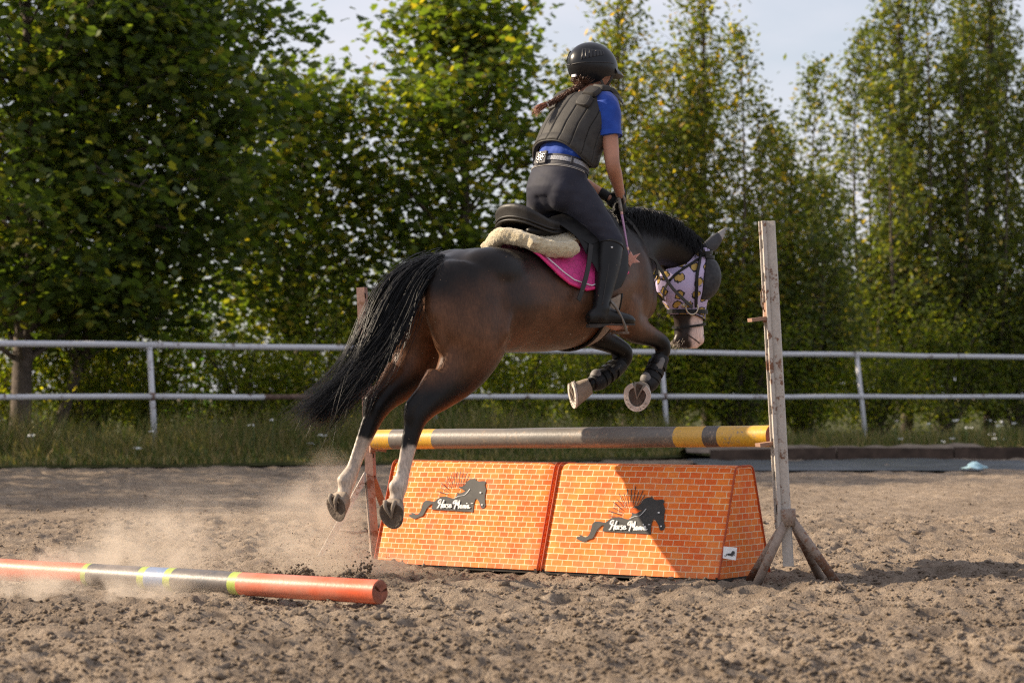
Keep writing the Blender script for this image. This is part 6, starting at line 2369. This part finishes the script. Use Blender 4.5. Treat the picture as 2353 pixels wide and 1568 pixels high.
# shoulder straps made of square foam cells
for s_ in (-1, 1):
    path = [(t_ + .014, s_ * w_ - .026, z_) for t_, w_, z_ in ((1.392, .095, 2.335), (1.432, .106, 2.398), (1.490, .112, 2.440), (1.560, .114, 2.445), (1.628, .110, 2.400))]
    for k in range(4):
        a, b = W(*path[k]), W(*path[k + 1])
        d = (b - a)
        nrm = (a.lerp(b, .5) - W(1.54, s_ * .09 - .026, 2.33)).normalized()
        nrm = (nrm - d.normalized() * nrm.dot(d.normalized())).normalized()
        sd_ = d.normalized().cross(nrm)
        rings = []
        for (q, hgt) in ((1.0, 0), (1.0, .016), (.86, .024)):
            ring = []
            for j in range(20):
                th = 2 * math.pi * j / 20
                x = math.copysign(abs(math.cos(th)) ** .45, math.cos(th)) * q
                y = math.copysign(abs(math.sin(th)) ** .45, math.sin(th)) * q
                ring.append(a.lerp(b, .5) + d * (x * .47) + sd_ * (y * .043) + nrm * (hgt - .004))
            rings.append(ring)
        MB().loft(rings).build('strap_cell', VEST, vest, angle=.9)
    ed = [W(path[k][0], path[k][1] - s_ * .052, path[k][2] + .004 - .012 * 0) for k in range(5)]
    MB().tube([Vector(p_) for p_ in cat_rom([tuple(e) for e in ed], 4)], .008, 8).build('strap_piping', TRIM, vest)
    # shoulder wing standing off the sleeve
    rows = []
    for i in range(7):
        a = lerp(R(35), R(150), i / 6)
        c = np.array([1.560, s_ * .150, 2.335])
        row = []
        for j in range(5):
            r_ = .085
            row.append(W(c[0] + .030 + r_ * .95 * -math.cos(a) * -1 * .9, c[1] + s_ * (.020 + .020 * j / 4 * 1.4), c[2] + r_ * math.sin(a) - .030 * (j / 4) ** 2))
        rows.append(row)
    sheet('shoulder_wing', rows, TRIM, vest, .010)

# --- gloves
GLOVE = pmat('black_glove', (0.009, 0.009, 0.0095), (0.018, 0.0175, 0.017), 40, 0.6, 0.3, 200, spec=.2)
GLOVE_T = pmat('grey_glove_cuff', (0.20, 0.18, 0.155), (0.30, 0.27, 0.235), 40, 0.75, 0.3)
HANDC = {}
for s_ in (-1, 1):
    w = W(*WRI[s_])
    e = W(*ELB[s_])
    d = (w - e).normalized()
    if s_ == -1:
        d = (d + Vector((0, 0, -.45))).normalized()
    ac = (UP - d * UP.dot(d)).normalized()              # thumb side
    cu = LEFT * (1 if s_ == -1 else -1)
    cu = (cu - d * cu.dot(d) - ac * cu.dot(ac)).normalized()
    gb = MB()
    gb.tube([w - d * .040, w - d * .01, w + d * .012], [.029, .0275, .027], 16)
    M = Matrix((d, ac, cu)).transposed()
    gb.ball(w + d * .048, .046, .040, .019, M, 18, 12)
    for k in range(4):
        x = (k - 1.5) * .0185
        ln = (1.0, 1.08, 1.02, .85)[k]
        kn = w + d * (.080 - .004 * abs(k - 1.2)) - ac * x
        pts = [w + d * .05 - ac * x, kn, kn + d * (.018 * ln) + cu * (.016 * ln), kn + d * (.012 * ln) + cu * (.040 * ln), kn - d * (.012 * ln) + cu * (.046 * ln), kn - d * (.026 * ln) + cu * (.034 * ln)]
        gb.tube([Vector(p_) for p_ in cat_rom([tuple(p_) for p_ in pts], 3)], [.0098 - .0002 * i for i in range(16)], 10)
    tb = w + d * .022 + ac * .026 + cu * .010
    pts = [tb, tb + d * .026 + ac * .012 + cu * .012, tb + d * .046 + ac * .006 + cu * .022, tb + d * .062 - ac * .006 + cu * .026]
    gb.tube([Vector(p_) for p_ in cat_rom([tuple(p_) for p_ in pts], 3)], [.0125 - .0003 * i for i in range(10)], 10)
    me = remesh(gb, .0042, 2)
    offset_mesh(me, off)
    gl = put('glove', me, GLOVE, rider, off)
    if s_ == -1:
        MB().tube([w - d * .030 - cu * .016 - ac * .010 - FWD * .012, w - d * .0 - cu * .020 - FWD * .018, w + d * .035 - cu * .014 - FWD * .016], [.010, .016, .009], flat=(1.2, .35), up=-FWD).build('cuff_flap', GLOVE_T, gl)
    HANDC[s_] = w + d * .085 + cu * .026

# --- tall boots
BOOT = pmat('black_boot_leather', (0.0055, 0.0055, 0.006), (0.012, 0.0115, 0.0115), 14, 0.34, 0.2, 60, 0.004, 0.28, rough2=0.48)
SOLE_B = pmat('boot_sole', (0.020, 0.016, 0.014), (0.05, 0.04, 0.033), 30, 0.8, 0.4)
STUD = pmat('steel_stud', (.5, .48, .46), (.6, .58, .56), 60, .3, 0, metal=.9)
for s_ in (-1, 1):
    k_, n_, he, to = KNE[s_], ANK[s_], HEE[s_], TOE[s_]
    gb = MB()
    top = ip(k_, n_, .04)
    tube_l(gb, [ip(k_, n_, .02) + (.064,), ip(k_, n_, .12) + (.0645,), ip(k_, n_, .35) + (.063,), ip(k_, n_, .6) + (.054,), ip(k_, n_, .82) + (.045,), n_ + (.044,), ip(n_, ip(he, to, .18), .6) + (.044,)], 22)
    hw_, tw_ = W(*he), W(*to)
    fd = (tw_ - hw_).normalized()
    fs = Vector((-fd.y, fd.x, 0)).normalized()
    fu = fs.cross(fd) * (1 if fs.cross(fd).z > 0 else -1)
    LN = (tw_ - hw_).length
    rings = []
    for f, wd_, hg, lo in ((.0, .024, .060, .008), (.05, .033, .074, 0), (.18, .038, .095, -.004), (.32, .038, .100, -.004), (.48, .042, .086, -.004), (.65, .047, .070, -.004), (.80, .046, .060, -.004), (.92, .037, .050, -.002), (1.0, .018, .030, .006)):
        c = hw_ + fd * (f * LN)
        rings.append([c + fs * (wd_ * math.cos(2 * math.pi * j / 18)) + fu * (lo + (hg - lo) * (.5 + .5 * math.sin(2 * math.pi * j / 18))) for j in range(18)])
    gb.loft(rings)
    me = remesh(gb, .0075, 4)
    wc = offset_mesh(me, off)
    vn = np.empty(len(me.vertices) * 3, dtype=np.float32)
    me.vertices.foreach_get('normal', vn)
    ad = np.linalg.norm(wc - np.array(W(*n_)[:]), axis=1)
    dn = np.array([.0035 * noise.noise(Vector((c[0] * 16, c[1] * 16, c[2] * 42))) for c in wc]) * np.exp(-(ad / .09) ** 2)
    me.vertices.foreach_set('co', (wc - np.array(off[:]) + vn.reshape(-1, 3) * dn[:, None]).astype(np.float32).ravel())
    bt = put('boot', me, BOOT, rider, off)
    mb = MB()
    rings = []
    for f, wd_ in ((0, .014), (.05, .024), (.18, .028), (.35, .027), (.48, .033), (.65, .038), (.8, .036), (.93, .027), (1.0, .010)):
        c = hw_ + fd * (f * LN)
        lo = -.012 if f < .3 else -.002
        rings.append([c + fs * wd_ + fu * .006, c - fs * wd_ + fu * .006, c - fs * wd_ + fu * lo, c + fs * wd_ + fu * lo])
    mb.loft(rings).build('sole', SOLE_B, bt, smooth=False)
    if s_ == -1:
        kk, aa = W(*ip(k_, n_, .04)), W(*ip(k_, n_, 1.0))
        out = (-LEFT * .75 - FWD * .66).normalized()
        pr_ = lambda f, r_: kk.lerp(aa, f) + out * r_
        MB().tube([pr_(f, r_) for f, r_ in zip(np.linspace(0.04, .95, 12), np.interp(np.linspace(0, 1, 12), [0, .35, .7, 1], [.0645, .063, .052, .045]))], .0035, 6).build('zip', LEATHER_W, bt)
        MB().ball(pr_(.045, .066) - UP * .004, .0075, .0075, .0075).build('snap_stud', STUD, bt)
        dd = (aa - kk).normalized()
        a_ = (out - dd * out.dot(dd)).normalized()
        b_ = dd.cross(a_)
        MB().tube([kk + dd * .012 + (a_ * math.cos(j * math.pi / 12) + b_ * math.sin(j * math.pi / 12)) * .0655 for j in range(24)], .0032, 6, loop=True).build('top_seam', LEATHER_W, bt)

# --- helmet
HELM = pmat('dark_helmet_shell', (0.006, 0.0068, 0.009), (0.011, 0.012, 0.015), 60, 0.30, 0.1, 400, 0.001, 0.32, coat=0.0)
HELM_M = pmat('matt_helmet_panel', (0.018, 0.018, 0.020), (0.03, 0.03, 0.032), 60, 0.55, 0.2)
HC2 = HC + UP * .020 - RF * .006
def shell(az, el, g=1.0):
    """az 0 = front; el up."""
    ca, sa = math.cos(az), math.sin(az)
    ce, se = math.cos(el), math.sin(el)
    fx = .139 if ca > 0 else .142
    return HC2 + RF * (fx * g * ca * ce) + RL * (.112 * g * sa * ce) + UP * ((.120 if se > 0 else .122) * g * se - .010 * ca * ce)
rings = []
for j in range(16):
    f = j / 15
    ring = []
    for k in range(48):
        az = 2 * math.pi * k / 48
        ca = math.cos(az)
        lo = R(-10) * max(0, ca) + R(-60) * max(0, -ca) ** .7 - R(27) * (1 - abs(ca)) ** 1.2
        if abs(math.sin(az)) > .75:
            lo -= R(4)
        el = lerp(lo, R(88), f ** .9)
        ridge = 1 + .012 * math.exp(-(math.sin(az) / .12) ** 2) * math.sin(math.pi * min(1, f * 1.3))
        ring.append(shell(az, el, ridge))
    rings.append(ring)
inner = [HC2 + (p_ - HC2) * .90 for p_ in rings[0]]
hel = MB().loft([inner] + rings).build('helmet', HELM, rider, angle=1.0)
# peak
rows = []
for i in range(9):
    az = lerp(R(-62), R(62), i / 8)
    row = []
    for j in range(5):
        g_ = j / 4
        row.append(shell(az, R(-3) - R(6) * g_, 1.0 + .0) + RF * (.052 * g_ * math.cos(az) ** 1.3) - UP * (.016 * g_))
    rows.append(row)
sheet('peak', rows, HELM, hel, .007)
# side vents: ribbed dark panel
for s_ in (-1, 1):
    rows = [[shell(R(lerp(95, 152, i / 8)) * s_, R(lerp(lerp(22, 4, i / 8), lerp(34, 34, i / 8), j / 5)), 1.012) for j in range(6)] for i in range(9)]
    sheet('vent_panel', rows, HELM_M, hel, .004)
    for i in range(7):
        MB().tube([shell(R(lerp(99, 148, i / 6)) * s_, R(lerp(lerp(22, 5, i / 6), 33, j / 5)), 1.024) for j in range(6)], .0028, 5).build('vent_rib', HELM, hel)
    MB().tube([shell(R(lerp(70, 178, f)) * s_, R(lerp(12, 0, f) - 6), 1.008) for f in np.linspace(0, 1, 14)], .0028, 6).build('shell_groove', HELM_M, hel)
    # harness
    jaw = HC + RF * .030 - UP * .098 + RL * (s_ * .052)
    a = shell(R(58) * s_, R(-14), .95)
    b_ = shell(R(112) * s_, R(-28), .93)
    MB().tube([a, a.lerp(jaw, .5) + RL * (s_ * .008), jaw], .0075, flat=(1, .25), up=RL).build('harness_strap', TRIM, hel, smooth=False)
    MB().tube([b_, b_.lerp(jaw, .5) + RL * (s_ * .006), jaw], .0075, flat=(1, .25), up=RL).build('harness_strap', TRIM, hel, smooth=False)
    MB().tube([jaw, HC + RF * .058 - UP * .112 + RL * (s_ * .028), HC + RF * .066 - UP * .114], .0075, flat=(1, .25), up=UP).build('chin_strap', TRIM, hel, smooth=False)
MB().box(shell(R(180), R(-32), 1.02), (.010, .030, .012), MH).build('adjuster', WPIPE, hel, smooth=False)

# --- hair: nape and flying plait
hair_n = []
gh_ = np.random.default_rng(5)
nape = HC - RF * .070 - UP * .062
pl = [nape + UP * .01, HW(1322, 203, .0) , HW(1300, 218, .03), HW(1278, 230, .05), HW(1258, 240, .07)]
pl = [Vector(p_) for p_ in cat_rom([tuple(p_) for p_ in pl], 8)]
paths, rads = [], []
for i in range(420):
    a = gh_.uniform(-100, 100)
    p0 = shell(R(180 + a * .8), R(-30 + gh_.uniform(-8, 6)), .90)
    p1 = nape + Vector(gh_.normal(0, .014, 3))
    m_ = p0.lerp(p1, .5) - RF * .018 - UP * .012 + Vector(gh_.normal(0, .006, 3))
    e_ = pl[6] + Vector(gh_.normal(0, .009, 3))
    c_ = curve_samples([tuple(p0), tuple(m_), tuple(p1), tuple(e_)], 10)
    paths.append(c_)
    rads.append(.0014 * np.ones(10))
# three interlaced locks
for lk in range(3):
    for i in range(60):
        o_ = gh_.normal(0, .0042, 2)
        c_ = []
        for k in range(32):
            f = k / 31
            p_ = pl[int(f * (len(pl) - 1))] if k < 31 else pl[-1]
            q = f * (len(pl) - 1)
            ii = min(int(q), len(pl) - 2)
            p_ = pl[ii].lerp(pl[ii + 1], q - ii)
            dd = (pl[ii + 1] - pl[ii]).normalized()
            aa = dd.cross(UP).normalized()
            bb_ = dd.cross(aa)
            ph = f * 26 + lk * 2.094
            r_ = .015 * (1 - .35 * f)
            c_.append((p_ + aa * (r_ * math.sin(ph) + o_[0]) + bb_ * (r_ * .55 * math.sin(2 * ph) + o_[1]))[:])
        paths.append(np.array(c_)[np.linspace(0, 31, 10).astype(int)] if False else np.array(c_))
        rads.append(.0017 * np.ones(32))
A_ = [(p_, r_) for p_, r_ in zip(paths, rads) if len(p_) == 10]
B_ = [(p_, r_) for p_, r_ in zip(paths, rads) if len(p_) == 32]
V1, F1 = strand_mesh(np.array([a[0] for a in A_]), np.array([a[1] for a in A_]))
V2, F2 = strand_mesh(np.array([a[0] for a in B_]), np.array([a[1] for a in B_]))
hair = put('hair', fast_mesh('hair', np.concatenate([V1, V2]) - np.array(off[:]), np.concatenate([F1, F2 + len(V1)])), BROWH, rider, off)
MB().tube([pl[-1] - (pl[-1] - pl[-3]).normalized() * .006, pl[-1] + (pl[-1] - pl[-3]).normalized() * .008], .0125, 12).build('hair_tie', COLLAR, hair)
end = [tuple(pl[-1]), tuple(HW(1246, 246, .075)), tuple(HW(1236, 254, .085)), tuple(HW(1230, 266, .09))]
end2 = [tuple(pl[-1]), tuple(HW(1244, 244, .085)), tuple(HW(1234, 248, .095)), tuple(HW(1226, 260, .10))]
pth, rad = bundle([end, end2], 140, 9, .005, .008, .0013, .008, .4, sd=9)
V, F = strand_mesh(pth, rad)
AUB = pmat('auburn_hair_tip', (0.16, 0.055, 0.028), (0.34, 0.135, 0.07), 120, 0.5, 0)
put('hair_end', fast_mesh('hair_end', V - np.array(off[:]), F), AUB, hair, off)

# ------------------------------------------------------------------ reins and whip, held by the rider
reins = thing('reins', HANDC[-1], 'black leather reins running from the gloved hands to the bit', 'reins')
for s_ in (-1, 1):
    bit = head_pt(.565, R(104) * s_, .026)
    if s_ == -1:
        mid = [HW(1452, 515, -.115), HW(1482, 562, -.125), HW(1512, 610, -.13), HW(1545, 662, -.12)]
    else:
        mid = [HANDC[1].lerp(bit, f) + UP * (-.03 * math.sin(math.pi * f)) + LEFT * .03 * math.sin(math.pi * f) for f in (.25, .5, .75)]
    pts = [HANDC[s_]] + mid + [bit]
    pts = [Vector(p_) for p_ in cat_rom([tuple(p_) for p_ in pts], 6)]
    MB().tube(pts, .0085, flat=(1, .28), up=LEFT).build('rein', LEATHER_W, reins, smooth=False)
lp = [HANDC[-1], HW(1448, 540, -.15), HW(1462, 572, -.155), HW(1492, 588, -.15), HW(1508, 602, -.148), HW(1509, 622, -.146), HW(1497, 640, -.14), HW(1480, 606, -.135), HW(1462, 560, -.13), HANDC[1]]
MB().tube([Vector(p_) for p_ in cat_rom([tuple(p_) for p_ in lp], 6)], .0085, flat=(1, .28), up=LEFT).build('slack_loop', LEATHER_W, reins, smooth=False)
MART = [HW(1470, 600, -.10), HW(1488, 650, -.06), HW(1500, 672, -.02), HW(1520, 700, 0), HW(1538, 730, .0)]

whip = thing('riding_whip', HANDC[-1], 'short pink riding whip with a star shaped flap in the gloved hand', 'whip')
w0, w1 = HW(1424, 468, -.15), HW(1444, 586, -.24)
wp = [w0.lerp(w1, f) for f in np.linspace(-.12, 1, 8)]
LILAC = pmat('lilac_whip_shaft', (0.40, 0.20, 0.36), (0.52, 0.30, 0.46), 60, 0.45, 0.1)
ROSE = pmat('rose_whip_flap', (0.72, 0.38, 0.33), (0.80, 0.46, 0.40), 40, 0.55, 0.2)
MB().tube(wp, [.0065, .0065, .0063, .006, .0058, .0055, .005, .0045], 10).build('shaft', LILAC, whip)
for f in (.18, .88):
    MB().tube([w0.lerp(w1, f - .03), w0.lerp(w1, f + .03)], .0072, 10).build('ferrule', ROSE, whip)
MB().tube([w0.lerp(w1, -.12), w0.lerp(w1, .16)], .0085, 10).build('grip', GLOVE_T, whip)
c = HW(1447, 597, -.245)
st = []
for k in range(12):
    r_ = .060 if k % 2 == 0 else .028
    a = k * math.pi / 6 + .5
    st.append(c + Vector((.95, -.1, .22)).normalized() * (r_ * math.cos(a)) + Vector((.02, -.45, .88)).normalized() * (r_ * .8 * math.sin(a)))
nn_ = Vector((-.15, -.85, -.4)).normalized() * .0025
MB().add([p_ + nn_ for p_ in st] + [p_ - nn_ for p_ in st], [tuple(range(12)), tuple(range(23, 11, -1))] + [(i, (i + 1) % 12, 12 + (i + 1) % 12, 12 + i) for i in range(12)]).build('star_flap', ROSE, whip, smooth=False)

# ------------------------------------------------------------------ kicked up sand and dust
pc, ps = [], []
gd_ = np.random.default_rng(44)
def spray(u, v, Y, n, w, h, dark=1):
    c = px(u, v, Y)
    for i in range(n):
        f = gd_.beta(1.0, 2.2)
        p = c + Vector((gd_.normal(0, w * (1 - .35 * f)), gd_.normal(0, w * .8), h * f))
        pc.append((p.x, p.y, max(p.z, .0)))
        ps.append(gd_.uniform(.002, .0085) * (1 - .4 * f) + .010 * (gd_.uniform() < .22) * (1 - f))
for (u, v, n, w, h) in ((662, 1324, 60, .045, .05), (695, 1320, 45, .035, .08), (802, 1326, 50, .035, .07), (828, 1322, 50, .026, .11), (848, 1318, 40, .016, .14), (760, 1330, 60, .14, .03)):
    spray(u, v, 11.15, n, w, h)
for i in range(150):                                     # crumbs thrown higher
    p = px(gd_.normal(770, 75), 1315 - 150 * gd_.beta(1, 2.5), 11.2 + gd_.uniform(-.2, .2))
    pc.append(p[:])
    ps.append(gd_.uniform(.0012, .0035))
for i in range(110):                                    # grains hanging in the air round the horse
    p = px(gd_.uniform(560, 1500), gd_.uniform(560, 1150), gd_.uniform(10.4, 11.4))
    pc.append(p[:])
    ps.append(gd_.uniform(.0009, .0019))
o = put('kicked_up_sand', clod_mesh('kicked_up_sand', np.array(pc), np.array(ps), .9), SAND, None, Vector((0, 0, 0)), False)
tag(o, 'clods and grains of sand thrown up behind the hind hooves', 'sand', None, 'stuff')

DUST_C = Vector((-1.45, 11.3, 0.52))
DUST_H = Vector((1.75, 1.7, 0.56))
m = bpy.data.materials.new('dust_air')
m.use_nodes = True
n = m.node_tree
n.nodes.clear()
out = n.nodes.new('ShaderNodeOutputMaterial')
pv = n.nodes.new('ShaderNodeVolumePrincipled')
pv.inputs['Color'].default_value = (0.86, 0.76, 0.65, 1)
pv.inputs['Anisotropy'].default_value = 0.35
tcn = n.nodes.new('ShaderNodeTexCoord')
total = None
for (u, v, Y, rx, ry, rz, dn) in ((770, 1300, 11.45, .36, .40, .20, 4.5), (750, 1180, 11.4, .22, .34, .34, 2.6), (690, 1230, 11.4, .28, .35, .30, 2.4), (345, 1255, 11.2, .34, .40, .24, 3.4),
                                  (250, 1320, 10.75, .75, .40, .16, 3.6), (60, 1375, 10.0, .60, .30, .16, 5.5), (480, 1230, 11.6, .80, .60, .36, .35), (900, 1310, 11.35, .36, .22, .11, 4.0), (330, 1375, 10.0, .45, .22, .12, 5.0)):
    c = px(u, v, Y) - DUST_C
    mp_ = n.nodes.new('ShaderNodeMapping')
    mp_.vector_type = 'TEXTURE'
    mp_.inputs['Location'].default_value = c
    mp_.inputs['Scale'].default_value = (rx, ry, rz)
    L(n, tcn.outputs['Object'], mp_.inputs['Vector'])
    gr = n.nodes.new('ShaderNodeTexGradient')
    gr.gradient_type = 'SPHERICAL'
    L(n, mp_.outputs['Vector'], gr.inputs['Vector'])
    val = mth(n, 'MULTIPLY', mth(n, 'POWER', gr.outputs['Fac'], 1.3), dn)
    total = val if total is None else mth(n, 'ADD', total, val)
t1 = tex_noise(n, 5.0, 6, .62, dist=1.0)
nm = ramp(n, t1.outputs['Fac'], [(.44, (0, 0, 0)), (.68, (2.6, 2.6, 2.6))])
L(n, mth(n, 'MULTIPLY', mth(n, 'MULTIPLY', total, nm.outputs['Color']), 1.8), pv.inputs['Density'])
L(n, pv.outputs['Volume'], out.inputs['Volume'])
me = MB().box(DUST_C, DUST_H * 2).mesh('dust_cloud', DUST_C)
o = put('dust_cloud', me, m, None, DUST_C, False)
tag(o, 'pale dust drifting over the ground pole and behind the hooves', 'dust', None, 'stuff')
